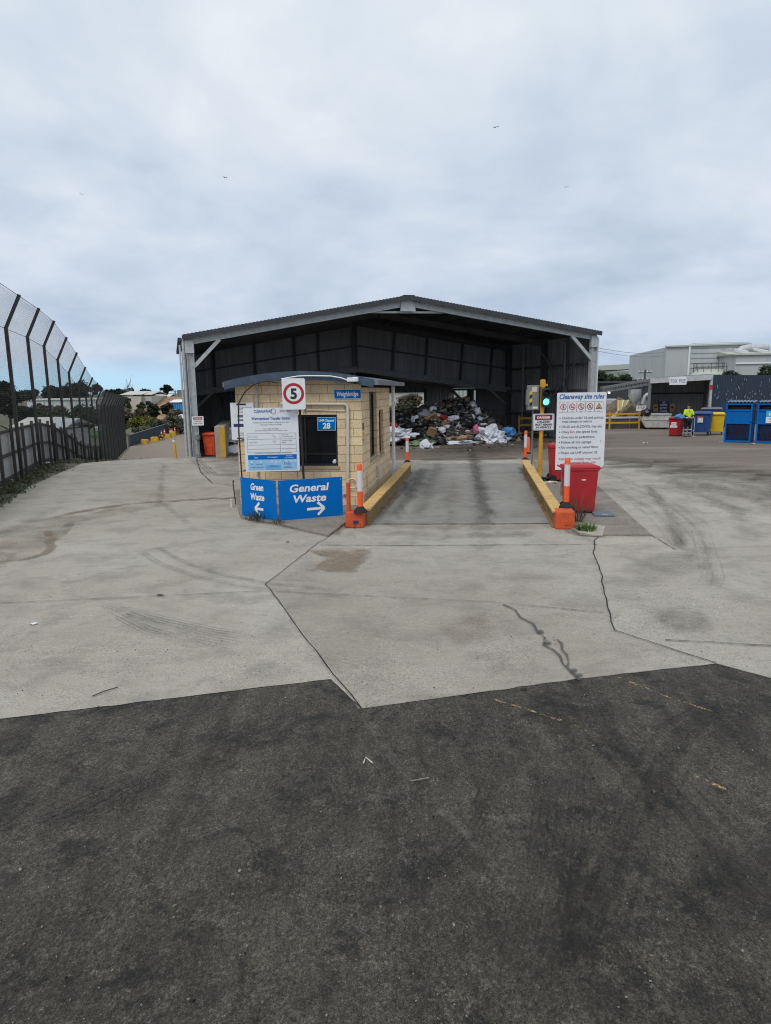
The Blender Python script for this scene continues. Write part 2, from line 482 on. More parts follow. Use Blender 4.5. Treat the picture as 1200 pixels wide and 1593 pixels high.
M = dict(
    concrete=make_concrete(), asphalt=make_asphalt(), yard=make_yard(), ground=make_ground(), block=make_brick(),
    pebble=make_pebble('exposed_aggregate', (.13, .115, .095), (.33, .29, .24)),
    dirt=make_pebble('dirt_gravel', (.17, .135, .10), (.30, .25, .195), 22.),
    verge=make_pebble('verge_soil', (.06, .055, .04), (.17, .145, .105), 30.),
    field=mat('field_grass', (.055, .12, .025), .9, 0, .35, .6, (.10, .14, .04), 3., .6),
    galv=mat('galvanised_steel', (.47, .49, .50), .5, .15, .10, 4., (.17, .165, .16), 5., .55),
    galvd=mat('dull_galvanised', (.19, .195, .20), .6, .2, .2, 4., (.07, .06, .055), 5., .5),
    sheet=mat('dark_sheet_metal', (.195, .20, .215), .55, .1, .18, 1.1, (.11, .10, .095), 3., .6, streak=True),
    sheet2=mat('inner_sheet_metal', (.22, .22, .225), .6, .1, .2, .9, (.05, .042, .036), 2.5, .6, streak=True),
    roofm=mat('charcoal_roof', (.05, .055, .062), .55, .1, .2, 2.),
    darksteel=mat('dark_steel', (.075, .076, .08), .6, .1, .2, 3.),
    blackpost=mat('black_post', (.022, .02, .02), .6, 0, .25, 5., (.06, .045, .03), 8., .4),
    wire=mat('wire', (.04, .04, .042), .55, .3, .1, 4.),
    oldwood=mat('weathered_wood', (.075, .066, .058), .9, 0, .3, 5., (.03, .026, .022), 9., .6, streak=True),
    panel=mat('grey_panel', (.58, .59, .59), .7, 0, .12, 1.2, (.40, .39, .37), 3., .5),
    white=mat('white_board', (.74, .76, .79), .4, 0, .05, 2., (.42, .41, .39), 4., .35),
    whitepaint=mat('white_paint', (.62, .61, .57), .5, 0, .06, 3., (.36, .33, .28), 6., .4),
    creampipe=mat('cream_pipe', (.60, .55, .45), .4, 0, .05, 3., (.4, .34, .25), 5., .3),
    signblue=mat('sign_blue', (.001, .150, .52), .55, 0, .07, 2., (.004, .115, .36), 6., .3, spec=.08),
    ltblue=plain('light_blue_print', (.30, .55, .78)),
    ink=plain('black_print', (.02, .02, .022)),
    inkgrey=plain('grey_print', (.13, .14, .17)),
    inkblue=plain('blue_print', (.02, .13, .40)),
    inknavy=plain('navy_print', (.02, .035, .13)),
    inkred=plain('red_print', (.45, .03, .025)),
    inkwhite=plain('white_print', (.82, .83, .84)),
    inkyellow=plain('yellow_print', (.72, .48, .02)),
    fascia=mat('blue_fascia', (.045, .072, .11), .5, .05, .12, 2., (.15, .17, .19), 7., .5),
    glass=glassy('dark_glass'),
    frame=mat('black_frame', (.018, .018, .02), .4),
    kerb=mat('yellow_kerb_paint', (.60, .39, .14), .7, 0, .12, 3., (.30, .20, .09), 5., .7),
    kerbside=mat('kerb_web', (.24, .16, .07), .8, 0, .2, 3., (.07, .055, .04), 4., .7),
    orange=mat('orange_plastic', (.86, .12, .025), .45, 0, .06, 4., (.42, .07, .03), 9., .4),
    orangeblk=mat('orange_painted_concrete', (.58, .085, .022), .75, 0, .12, 5., (.14, .075, .05), 7., .8, bmp=.4),
    reflect=mat('white_reflective', (.66, .60, .63), .35, 0, .05, 8., (.45, .42, .42), 8., .3),
    rubber=mat('black_rubber', (.018, .018, .018), .8),
    binred=mat('red_plastic', (.40, .018, .024), .45, 0, .1, 3., (.20, .03, .028), 8., .4, bmp=.05),
    binorange=mat('orange_bin_plastic', (.62, .075, .018), .5, 0, .1, 3., (.36, .06, .03), 7., .5),
    binblue=mat('blue_bin_plastic', (.018, .065, .23), .5, 0, .1, 3., (.03, .06, .14), 7., .4),
    binyellow=mat('yellow_bin_plastic', (.70, .44, .012), .5, 0, .08, 3., (.42, .25, .03), 7., .4),
    cage=mat('blue_steel', (.001, .130, .45), .5, .0, .1, 3., (.008, .085, .27), 7., .5, spec=.12),
    yellow=mat('yellow_steel', (.58, .31, .025), .5, 0, .1, 5., (.30, .17, .05), 8., .5),
    navysheet=mat('navy_sheet', (.022, .040, .068), .5, .0, .15, 2., (.04, .05, .065), 4., .5),
    blockyellow=mat('yellow_block_paint', (.56, .34, .04), .8, 0, .15, 3., (.30, .19, .07), 4., .6),
    skin=mat('skin', (.42, .25, .18), .55, 0, .05, 6.),
    hivis=mat('hi_vis_cloth', (.60, .80, .03), .8, 0, .1, 9.),
    navy=mat('navy_cloth', (.016, .018, .026), .9, 0, .2, 9.),
    silver=mat('reflective_tape', (.55, .57, .6), .4, .2, .05, 9.),
    bark=mat('bark', (.085, .07, .055), .95, 0, .3, 6., bmp=.4),
    deadwood=mat('dead_wood', (.22, .20, .18), .9, 0, .2, 6.),
    factory=mat('factory_wall', (.44, .46, .46), .7, 0, .07, .25, (.33, .35, .35), .8, .5, streak=True),
    factory2=mat('cream_factory_wall', (.43, .44, .39), .7, 0, .06, .3, (.36, .38, .34), .8, .5),
    greenwall=mat('green_grey_wall', (.26, .31, .26), .7, 0, .08, .3),
    tanwall=mat('tan_wall', (.50, .45, .37), .8, 0, .08, .5),
    tanroof=mat('pale_roof', (.50, .49, .45), .7, 0, .06, .5),
    cardboard=mat('cardboard', (.30, .19, .10), .85, 0, .12, 4., (.2, .12, .06), 6., .5),
    trash=make_vcol('mixed_rubbish', .55, .5),
    bagwhite=mat('white_plastic_bag', (.62, .65, .70), .35, 0, .1, 5., (.42, .45, .50), 6., .5, bmp=.4),
    bagblack=mat('black_plastic_bag', (.014, .014, .016), .28, 0, .2, 5., bmp=.4),
    bagblue=mat('blue_plastic_bag', (.05, .20, .46), .4, 0, .1, 5., bmp=.3),
    bagpink=mat('pink_plastic_bag', (.62, .15, .30), .45, 0, .1, 5., bmp=.3),
    bagred=mat('red_plastic_bag', (.55, .045, .03), .45, 0, .1, 5., bmp=.3),
    baggreen=mat('green_cloth', (.17, .24, .13), .8, 0, .2, 5., bmp=.3),
    leafdark=make_leaf('pine_foliage', (.010, .018, .011), (.036, .050, .026)),
    leafmid=make_leaf('shrub_foliage', (.018, .030, .012), (.062, .080, .034)),
    leafbrown=make_leaf('dry_foliage', (.05, .042, .030), (.13, .11, .075)),
    leaflime=make_leaf('lime_foliage', (.075, .085, .014), (.20, .20, .045)),
    leafgrey=make_leaf('greygreen_foliage', (.05, .06, .038), (.13, .14, .095)),
    grassblade=make_leaf('grass_blades', (.03, .07, .012), (.09, .17, .03), 4.),
)
M['navysheet_speck'] = None
# ------------------------------------------------------------------ terrain
def lerp(a, b, t): return a + (b - a) * max(0., min(1., t))
def interp(x, pts):
    if x <= pts[0][0]: return pts[0][1]
    for (a, b), (c, d) in zip(pts, pts[1:]):
        if x <= c: return b + (d - b) * (x - a) / (c - a)
    return pts[-1][1]
def fence_x(y): return -11.55 - .318 * (y - 21.75)
def shed_x(y): return -8.25 - .30 * (y - 28.86)
DROP = ((0, 0), (27, 0), (30, -.3), (34, -.85), (40, -1.9), (50, -2.8), (78, -3.35), (115, -4.0), (150, -4.6), (220, -4.6), (300, -3.), (480, .5), (900, 2.3), (6000, 2.3))
RISE = ((0, 0), (90, 0), (300, 1.), (900, 2.3), (6000, 2.3))
def T(x, y):
    d = interp(y, DROP)
    fx = fence_x(y); sx = shed_x(y)
    if x < fx - .8:
        low = interp(y, ((0, -.2), (20, -.8), (30, -2.6), (45, -4.6), (220, -4.7), (300, -3.), (480, .5), (900, 2.3), (6000, 2.3)))
        return lerp(d, min(low, d), (fx - .8 - x) / 9)
    if x > sx:
        w = 1.2 if y < 47 else 1.2 + (y - 47) * .9
        w = min(w, 60)
        return lerp(d, interp(y, RISE), (x - sx) / w)
    return d

def grid(name, xs, ys, fz, m, kind='structure', zo=0):
    mb = MB(); vs = []; fs = []
    for y in ys:
        for x in xs: vs.append((x, y, fz(x, y) + zo))
    n = len(xs)
    for j in range(len(ys) - 1):
        for i in range(n - 1):
            fs.append((j*n+i, j*n+i+1, (j+1)*n+i+1, (j+1)*n+i))
    mb.add(vs, fs)
    o = mb.build(name, m, smooth=True); o['kind'] = kind
    return o
def axis(parts):
    out = []
    for a, b, s in parts:
        k = max(1, int(round((b - a) / s)))
        out += [a + (b - a) * i / k for i in range(k)]
    out.append(parts[-1][1]); return out
xs = axis([(-3000, -400, 260), (-400, -80, 20), (-80, -45, 3), (-45, -4, .8), (-4, 60, 4), (60, 400, 34), (400, 3000, 260)])
ys = axis([(-60, 14, 8), (14, 90, .9), (90, 160, 3), (160, 500, 20), (500, 6000, 500)])
grid('ground', xs, ys, T, M['ground'], zo=-.06)

def flat(name, pts, m, z, thick=0, kind='structure'):
    """polygon sheet; pts are world xy"""
    mb = MB(); n = len(pts)
    me_pts = [V((p[0], p[1], z)) for p in pts]
    if thick:
        lo = [p - V((0, 0, thick)) for p in me_pts]
        mb.add(me_pts + lo, [tuple(range(n))] + [(i, i + n, (i+1) % n + n, (i+1) % n) for i in range(n)])
    else: mb.add(me_pts, [tuple(range(n))])
    o = mb.build(name, m)
    # triangulate concave outlines safely
    bm = bmesh.new(); bm.from_mesh(o.data); bmesh.ops.triangulate(bm, faces=[f for f in bm.faces if len(f.verts) > 4]); bmesh.ops.recalc_face_normals(bm, faces=bm.faces)
    if sum(f.normal.z for f in bm.faces) < 0: bmesh.ops.reverse_faces(bm, faces=bm.faces)
    bm.to_mesh(o.data); bm.free()
    if kind: o['kind'] = kind
    return o
def PX(*pts): return [at(*p) for p in pts]

flat('road', [(-45, -50), (60, -50), (60, 12), (-45, 12)], M['asphalt'], 0.0)
# concrete apron: its near edge steps across the asphalt
edge = PX((-700, 1258), (0, 1119), (515, 1057), (563, 1103), (905, 1056), (1115, 1033), (1200, 1056), (1700, 1190))
far = [at(1900, 735), at(1200, 706), at(940, 694), at(850, 700), at(640, 712), at(470, 712), at(300, 709)]
leftside = [at(240, 713), at(170, 717), at(128, 721), at(95, 735), at(45, 757), at(0, 790), at(-140, 850), at(-500, 960)]
def ragged(pts, step=.07, amp=.012):
    out = []
    for a, b in zip(pts, pts[1:]):
        k = max(1, int((b - a).length / step)); k = min(k, 160)
        for i in range(k):
            p = a.lerp(b, i / k)
            if i: p = p + V((amp * mnoise.noise(p * 9), amp * 1.3 * mnoise.noise(p * 7 + V((4, 4, 0))), 0))
            out.append(p)
    out.append(pts[-1]); return out
edge = ragged(edge)
flat('concrete_apron', edge + far + leftside, M['concrete'], 0.004)
# separate pours: the slab before the weighbridge and the one before the right-hand yard
M['concrete_mid'] = make_concrete('concrete_mid', .93, 13.); M['concrete_right'] = make_concrete('concrete_right', .97, 31.)
flat('concrete_slab', ragged(PX((415, 910), (512, 838), (577, 816), (869, 815), (893, 826), (925, 842), (933, 890), (945, 945), (956, 983), (1115, 1032.6), (905, 1055.6), (563, 1102.3))), M['concrete_mid'], 0.0055)
flat('concrete_slab', ragged(PX((925, 842), (1014, 835), (1050, 855), (1200, 850), (1700, 860), (1700, 1188), (1200, 1055.6), (1115, 1032.6), (956, 983), (945, 945), (933, 890))), M['concrete_right'], 0.0062)
# working yard round and inside the shed
yardpts = [at(303, 707), at(470, 716), at(640, 716), at(815, 714), at(905, 722), at(945, 716), at(1200, 742), at(1700, 790), (70, 25), (70, 62), (20, 58), (-3, 52), (-10.4, 38.3)]
flat('yard', yardpts, M['yard'], 0.008)
# weighbridge deck
deck = PX((577, 816), (869, 815), (812, 722), (642, 722))
M['deck'] = mat('deck_concrete', (.235, .225, .205), .85, 0, .18, .9, (.12, .11, .10), 2.2, .6, bmp=.1)
flat('weighbridge_deck', deck, M['deck'], 0.012)
# aggregate pads under the hut and along the right-hand island
pad = PX((366, 765), (372, 800), (376, 808), (430, 817), (470, 827), (511, 836), (551, 806), (640, 722), (600, 722), (560, 740))
flat('hut_pad', pad, M['pebble'], 0.05, .06)
isl = PX((868, 806), (893, 829), (940, 834), (1014, 834), (930, 757), (912, 742), (905, 722), (828, 715))
flat('island', isl, M['pebble'], 0.03, .03)
flat('island_end', PX((893, 826), (903, 834), (938, 836), (942, 822), (915, 818)), mat('pale_mortar', (.36, .33, .28), .9, 0, .15, 6.), 0.045, .03)
flat('apron_patch', ragged(PX((925, 838), (1020, 836), (1070, 860), (980, 862), (935, 866))), make_concrete('concrete_patch', 1.06, 57.), 0.007)
# verge of soil between the mesh fence and the concrete
verge = []
vm = MB(); vs = []; fs = []
yy = [12 + i * .8 for i in range(26)]
def apron_left(y): return interp(y, [(p.y, p.x) for p in sorted([at(240, 713), at(170, 717), at(128, 721), at(95, 735), at(45, 757), at(0, 790), at(-140, 850)], key=lambda p: p.y)])
for y in yy:
    a = fence_x(y) - .9; b = apron_left(y) + .15
    for k in range(5):
        x = lerp(a, b, k / 4); vs.append((x, y, T(x, y) + .02 * (k < 4) + .05 * mnoise.noise(V((x * 2, y * 2, 0))) * (0 < k < 4) - .02 * (k == 4)))
for j in range(len(yy) - 1):
    for k in range(4): fs.append((j*5+k, j*5+k+1, (j+1)*5+k+1, (j+1)*5+k))
vm.add(vs, fs); o = vm.build('verge', M['verge'], smooth=True); o['kind'] = 'structure'
# dirt road that runs downhill behind the crest
dm = MB(); vs = []; fs = []
yy = [26 + i * 1.3 for i in range(78)]
for y in yy:
    a = fence_x(y) + .3; b = shed_x(y) - .1 + max(0, (y - 45) * .03)
    for k in range(9):
        x = lerp(a, b, k / 8); vs.append((x, y, T(x, y) + (.015 if y > 29 else -.01)))
for j in range(len(yy) - 1):
    for k in range(8): fs.append((j*9+k, j*9+k+1, (j+1)*9+k+1, (j+1)*9+k))
dm.add(vs, fs); o = dm.build('dirt_road', M['dirt'], smooth=True); o['kind'] = 'structure'
# playing field below the fence
grid('field', axis([(-95, -24, 3)]), axis([(70, 150, 4)]), lambda x, y: T(min(x, fence_x(y) - 9), y), M['field'], zo=.05)

# ------------------------------------------------------------------ joints, cracks, stains
M['crack'] = decal('crack_dark', (.022, .020, .018), .95, (.10, .22), 9., 1., brk=.5, fine_brk=False)
M['joint'] = decal('joint_line', (.07, .065, .06), .95, (.2, .5), 5., .75, brk=1.2, fine_brk=False)
M['jointl'] = decal('joint_pale', (.40, .385, .36), .95, (.25, .6), 5., .5, brk=1.3)
M['tyre'] = decal('tyre_mark', (.075, .072, .068), .85, (.08, .6), 3., .75, (1, 1, 1), brk=1.6)
M['tyre_deck'] = decal('deck_tyre_dark', (.05, .048, .046), .8, (.0, .7), 2.2, .85, (3, .5, 1), brk=1.2, rot=(0, 0, R(7.6)))
M['wet'] = decal('wet_streak', (.07, .067, .061), .55, (.14, .42), 8., .75, brk=1.3, fine_brk=False)
M['sand'] = decal('sand_stain', (.235, .175, .118), .95, (.0, .38), 2.6, .85, brk=1.7)
M['sandthin'] = decal('thin_sand', (.235, .19, .14), .95, (.1, .8), 1.6, .7, brk=2.2)
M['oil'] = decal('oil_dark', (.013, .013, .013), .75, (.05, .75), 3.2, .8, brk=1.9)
M['dirtdark'] = decal('dark_grime', (.095, .088, .078), .85, (.12, .8), 1.8, .65, brk=2.0)
M['paintworn'] = decal('worn_yellow_paint', (.50, .34, .12), .8, (.44, .58), 9., .75, brk=3.2)
M['greyworn'] = decal('pale_scuff', (.16, .15, .135), .9, (.3, .75), 7., .6, brk=2.6)
_z = [0.0145]
def nz():
    _z[0] += .0004; return _z[0]
def ribbon(name, pts, w, m, z=None, jit=0., sub=8, px=True, taper=None, soft=.25):
    P = [at(*p) if px else V((p[0], p[1], 0)) for p in pts]
    path = []
    for a, b in zip(P, P[1:]):
        k = max(1, int((b - a).length / .25)) if sub else 1
        for i in range(k): path.append(a.lerp(b, i / k))
    path.append(P[-1])
    if jit:
        for i, p in enumerate(path):
            p.x += jit * mnoise.noise(V((p.x * 3, p.y * 3, 7))); p.y += jit * mnoise.noise(V((p.x * 3, p.y * 3, 17)))
    if taper is None: taper = name not in ('slab_joint', 'expansion_joint')
    z = nz() if z is None else z
    mb = MB(); n = len(path); mb.col = []
    for i, p in enumerate(path):
        d = (path[min(i+1, n-1)] - path[max(i-1, 0)]); d.z = 0
        if d.length < 1e-6: d = V((0, 1, 0))
        d.normalize(); s = V((-d.y, d.x, 0))
        t = i / max(1, n - 1); e = min(1, t * 8, (1 - t) * 8) if taper else 1
        ww = w * (1 + (.5 * mnoise.noise(V((p.x * 4, p.y * 4, 3))) if jit else 0))
        for k, a in ((-.5, 0), (-.5 + soft, 1), (.5 - soft, 1), (.5, 0)):
            mb.v.append(V((p.x, p.y, z)) + s * (k * ww)); v = a * e; mb.col.append((v, v, v))
    for i in range(n - 1):
        for k in range(3): mb.f.append([i*4+k, i*4+k+1, (i+1)*4+k+1, (i+1)*4+k]); mb.uv.append(None)
    o = mb.build(name, m); o['kind'] = 'structure'; return o
def blob(name, pts, m, px=True, inner=.55):
    P = [at(*p) if px else V((p[0], p[1], 0)) for p in pts]
    c = sum(P, V()) / len(P); z = nz()
    # resample outline with wobble
    out = []
    for i, p in enumerate(P):
        q = P[(i+1) % len(P)]
        for k in range(6): out.append(p.lerp(q, k / 6))
    mb = MB(); mb.col = []; n = len(out)
    for r, a in ((0.02, 1), (inner, 1), (1, 0)):
        for p in out:
            q = c.lerp(p, r); mb.v.append(V((q.x, q.y, z))); mb.col.append((a, a, a))
    for j in range(2):
        for i in range(n):
            i2 = (i + 1) % n; mb.f.append([j*n+i, j*n+i2, (j+1)*n+i2, (j+1)*n+i]); mb.uv.append(None)
    mb.f.append(list(range(n))); mb.uv.append(None)
    o = mb.build(name, m); o['kind'] = 'structure'; return o

M['oilfaint'] = decal('oil_faint', (.018, .0175, .017), .8, (.1, .9), 2.2, .5, brk=2.2)
def treads(name, pts, width, m, n=4):
    """the fine parallel lines a tyre leaves"""
    P = [at(*p) for p in pts]
    for k in range(n):
        o = (k / (n - 1) - .5) * width; Q = []
        for i, p in enumerate(P):
            d = P[min(i + 1, len(P) - 1)] - P[max(i - 1, 0)]; d.normalize(); Q.append((p.x - d.y * o, p.y + d.x * o))
        a, b = random.uniform(0, .12), random.uniform(.85, 1)
        ribbon(name, Q, max(.022, width * random.uniform(.10, .2)), m, jit=.012, px=False)
# open joints between the slabs
for pts, w in (([(413, 910), (440, 945), (478, 1000), (520, 1052), (545, 1083), (564, 1103)], .03),
               ([(413, 910), (440, 890), (467, 867), (490, 850), (512, 836)], .025),
               ([(940, 822), (938, 832), (925, 842), (924, 860), (933, 890), (945, 945), (956, 983)], .035),
               ([(956, 983), (1010, 1000), (1060, 1016), (1115, 1033)], .03)):
    ribbon('slab_joint', [(x, y + .5) for x, y in pts], w * 3.2, M['jointl'], jit=.03)
    ribbon('slab_joint', pts, w * .62, M['crack'], jit=.04)
for pts, w in (([(577, 816), (720, 817), (868, 815)], .05), ([(500, 849), (640, 850), (790, 849), (930, 848)], .035), ([(0, 940), (200, 931), (408, 921)], .018), ([(430, 922), (760, 938), (940, 955)], .014),
               ([(1014, 834), (1050, 856)], .03), ([(305, 712), (312, 735), (330, 752), (370, 757)], .05), ([(1050, 855), (1200, 850)], .02), ([(642, 722), (812, 722)], .06)):
    ribbon('expansion_joint', pts, w * 1.6, M['joint'], jit=.01)
ribbon('expansion_joint', [(1035, 998), (1100, 1001), (1200, 1007)], .05, M['joint'], jit=.01)
# wet streaks running to the asphalt
ribbon('wet_streak', [(786, 942), (800, 950), (810, 963), (828, 973), (838, 985), (847, 994), (851, 1005), (866, 1013), (877, 1024), (882, 1036), (893, 1045), (903, 1058)], .052, M['wet'], jit=.07, taper=False)
for c in ((841, 986), (850, 1003), (892, 1046), (900, 1054)): blob('wet_patch', [(c[0] + 11 * math.cos(k * PI / 4) * random.uniform(.5, 1.2), c[1] + 6 * math.sin(k * PI / 4) * random.uniform(.5, 1.2)) for k in range(8)], M['wet'])
ribbon('wet_streak', [(861, 998), (868, 998), (875, 1004), (877, 1013), (885, 1022), (888, 1033), (886, 1040)], .042, M['wet'], jit=.03, taper=False)
ribbon('wet_streak', [(817, 1058), (824, 1064), (828, 1070)], .05, M['wet'], jit=.05)
# sandy stains
blob('sand_stain', [(462, 852), (500, 852), (590, 850), (588, 868), (560, 900), (510, 902), (470, 890), (500, 870)], M['sand'])
blob('sand_stain', [(0, 810), (60, 800), (150, 795), (190, 782), (300, 770), (300, 780), (160, 805), (95, 815), (90, 850), (30, 890), (-60, 920), (-120, 850)], M['sandthin'])
ribbon('sand_stain', [(60, 815), (120, 797), (200, 784), (330, 776), (480, 773)], .35, M['sand'], jit=.2)
ribbon('sand_stain', [(70, 825), (85, 840), (80, 855), (55, 868), (0, 876)], .22, M['sand'], jit=.2)
blob('sand_stain', [(-80, 850), (40, 820), (60, 860), (0, 900), (-100, 920)], M['sandthin'])
# tyre marks
M['sweep'] = decal('tyre_sweep', (.11, .103, .094), .85, (.1, .9), 1.4, .5, brk=1.9)
for pts, w in (([(205, 850), (250, 880), (310, 900), (380, 914), (470, 925), (600, 935)], .08), ([(235, 848), (285, 876), (345, 896), (420, 910), (560, 925)], .06),
               ([(165, 945), (230, 975), (300, 995), (400, 1015)], .16), ([(150, 938), (240, 965), (330, 985), (430, 1000)], .14), ([(175, 955), (230, 985), (300, 1002)], .12),
               ([(300, 712), (330, 740), (420, 738)], .3), ([(300, 712), (330, 740), (420, 738)], .2)):
    treads('tyre_mark', pts, w * 1.3, M['tyre'])
for pts, w in (([(940, 755), (1010, 790), (1050, 830), (1080, 870)], .45), ([(960, 752), (1060, 790), (1120, 830)], .5), ([(980, 750), (1100, 775), (1200, 810)], .6), ([(1000, 745), (1200, 780)], .6), ([(900, 722), (1010, 760), (1090, 830), (1110, 900), (1080, 960)], .3)):
    ribbon('tyre_mark', pts, w * 1.6, M['sweep'], jit=.15, soft=.45)
    treads('tyre_mark', pts, w, M['sweep'], 3)
# brown soil gathered along the kerbs
M['soil'] = decal('gathered_soil', (.12, .095, .07), .95, (.05, .6), 4., .85, brk=1.8)
ribbon('gathered_soil', [(862, 812), (840, 775), (818, 740), (806, 722)], .34, M['soil'], jit=.12)
ribbon('gathered_soil', [(582, 812), (612, 780), (640, 745)], .25, M['soil'], jit=.1)
ribbon('gathered_soil', [(512, 838), (530, 826), (552, 815)], .22, M['soil'], jit=.1)
ribbon('gathered_soil', [(866, 822), (895, 832), (925, 840)], .22, M['soil'], jit=.1)
ribbon('gathered_soil', [(372, 806), (400, 813), (435, 818), (470, 826)], .16, M['soil'], jit=.08)
ribbon('deck_front_grime', [(560, 818), (720, 822), (880, 822)], 1.3, M['dirtdark'], jit=.3, soft=.5)
ribbon('deck_stain', [(742, 900), (750, 820), (748, 775), (742, 735), (736, 700)], 1.5, M['dirtdark'], jit=.2, soft=.5)
ribbon('deck_stain', [(690, 860), (700, 800), (706, 740)], .9, M['sandthin'], jit=.2, soft=.5)
# grime on the deck and the lane behind it
ribbon('deck_wheel_track', [(762, 850), (758, 816), (750, 775), (738, 720), (730, 690)], .75, M['tyre_deck'], jit=.15, soft=.42)
ribbon('deck_wheel_track', [(640, 830), (655, 790), (668, 760), (685, 715)], .9, M['dirtdark'], jit=.15, soft=.42)
ribbon('deck_wheel_track', [(603, 818), (640, 765), (663, 725)], .8, M['tyre_deck'], jit=.15, soft=.42)
ribbon('deck_grime', [(575, 832), (700, 836), (872, 832)], .5, M['dirtdark'], jit=.2)
blob('grime_stain', [(1000, 950), (1060, 935), (1120, 960), (1130, 985), (1060, 1000), (1010, 980)], M['dirtdark'])
blob('grime_stain', [(930, 885), (1000, 860), (1110, 850), (1150, 880), (1060, 910), (980, 930)], M['sweep'])
blob('grime_stain', [(690, 905), (760, 905), (770, 925), (700, 925)], M['sweep'])
blob('grime_stain', [(640, 955), (760, 950), (800, 1000), (700, 1020)], M['sandthin'])
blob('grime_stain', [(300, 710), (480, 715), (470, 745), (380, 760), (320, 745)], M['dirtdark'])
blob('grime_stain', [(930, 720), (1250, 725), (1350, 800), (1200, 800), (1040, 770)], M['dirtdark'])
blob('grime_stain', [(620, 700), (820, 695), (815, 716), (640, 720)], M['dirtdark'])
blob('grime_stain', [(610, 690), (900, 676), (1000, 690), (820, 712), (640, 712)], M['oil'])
M['yardblend'] = decal('yard_blend', (.168, .144, .118), .85, (.05, .8), .9, .85, brk=1.6, fine_brk=False, stretch=(.3, 1, 1))
ribbon('tyre_sweep', [(255, 718), (248, 780), (300, 825), (430, 855)], .5, M['dirtdark'], jit=.1, soft=.45)
ribbon('yard_edge', [(905, 706), (945, 716), (1060, 728), (1200, 746), (1700, 800)], 7.5, M['yardblend'], jit=.5, soft=.5, taper=False)
ribbon('yard_edge', [(640, 716), (730, 716), (815, 713)], 2.2, M['yardblend'], jit=.3, soft=.5)
ribbon('yard_edge', [(303, 709), (400, 716), (480, 718)], 3.5, M['yardblend'], jit=.4, soft=.5)
for pts, w in (([(1000, 752), (1080, 765), (1150, 800), (1180, 860)], .9), ([(1080, 750), (1180, 780), (1260, 840)], .9), ([(1150, 755), (1300, 800)], 1.2), ([(960, 745), (1010, 765), (1040, 800), (1060, 850), (1080, 900)], .5)):
    ribbon('tyre_swirl', pts, w, M['dirtdark'], jit=.2, soft=.4)
# asphalt: tyre-polished bands, oil, worn paint
for pts, w, mm in (([(830, 1062), (880, 1090), (980, 1180), (1120, 1330), (1250, 1500)], .35, 'oil'), ([(1200, 1100), (1110, 1120), (1060, 1150), (960, 1330), (860, 1600)], .3, 'oil'),
                   ([(780, 1190), (740, 1290), (690, 1350), (640, 1400)], .1, 'oil'), ([(850, 1220), (845, 1330), (820, 1430), (790, 1560)], .13, 'oil'), ([(905, 1180), (900, 1270), (890, 1420), (910, 1593)], .12, 'oil'),
                   ([(0, 1330), (150, 1260), (330, 1180), (470, 1120)], .18, 'oil'), ([(0, 1300), (140, 1270), (260, 1195)], .12, 'oil')):
    ribbon('oil_track', pts, w * 1.2, M[mm + 'faint'], jit=.08, soft=.45)
    treads('oil_track', pts, w * 1.1, M[mm])
for c, r in (((860, 1500), 60), ((1010, 1460), 50), ((820, 1530), 40), ((500, 1520), 18), ((440, 1245), 12), ((565, 1228), 14), ((650, 1560), 22), ((630, 1515), 16), ((660, 1505), 12), ((1025, 1560), 22), ((140, 1235), 26), ((255, 1515), 10), ((1015, 1395), 14), ((925, 1373), 12), ((1150, 1150), 22), ((470, 1460), 18), ((550, 1220), 30)):
    x, y = c
    blob('oil_stain', [(x + r * math.cos(a) * random.uniform(.7, 1.3), y + r * .6 * math.sin(a) * random.uniform(.7, 1.3)) for a in [k * PI / 4 for k in range(8)]], M['oil'], inner=.5)
blob('oil_stain', [(1080, 1320), (1250, 1300), (1250, 1500), (1050, 1520), (1000, 1420)], M['oil'])
for pts, w in (([(712, 1080), (760, 1098), (858, 1130), (910, 1150), (970, 1182)], .05), ([(925, 1056), (960, 1066), (1010, 1086), (1060, 1104), (1110, 1122), (1200, 1150)], .05), ([(1050, 1215), (1080, 1222), (1150, 1255), (1200, 1275)], .05)):
    ribbon('worn_line', pts, w, M['paintworn'], jit=.03)
ribbon('pale_seam', [(563, 1103), (600, 1180), (680, 1270), (760, 1360), (900, 1500)], .12, M['greyworn'], jit=.06)
ribbon('pale_seam', [(150, 1190), (260, 1245), (380, 1260)], .05, M['greyworn'], jit=.04)
ribbon('pale_seam', [(180, 1218), (230, 1200)], .05, M['greyworn'], jit=.03)
# ------------------------------------------------------------------ shed
FL = at(300, 712); YAW = R(-15.3)
su = V((math.cos(YAW), -math.sin(YAW), 0)); sv = V((math.sin(YAW), math.cos(YAW), 0))
W_ = 19.15; DEP = 9.6
FR = FL + su * W_
BL = FL + sv * DEP + su * -.28; BR = FR + sv * DEP
ZL, ZR, ZT = 4.84, 5.13, 6.57
def S(u, v, z=0):
    p = FL.lerp(FR, u).lerp(BL.lerp(BR, u), v / DEP); return V((p.x, p.y, z))
def roofz(u): return lerp(ZL, ZT, u / .5) if u < .5 else lerp(ZT, ZR, (u - .5) / .5)
def lowz(u): return lerp(2.75, 4.05, u / .5) if u < .5 else lerp(4.05, 2.72, (u - .5) / .5)
shed = thing('open_shed', 'big open-fronted dark steel shed with grey portal frame over the rubbish heap', 'shed', FL)
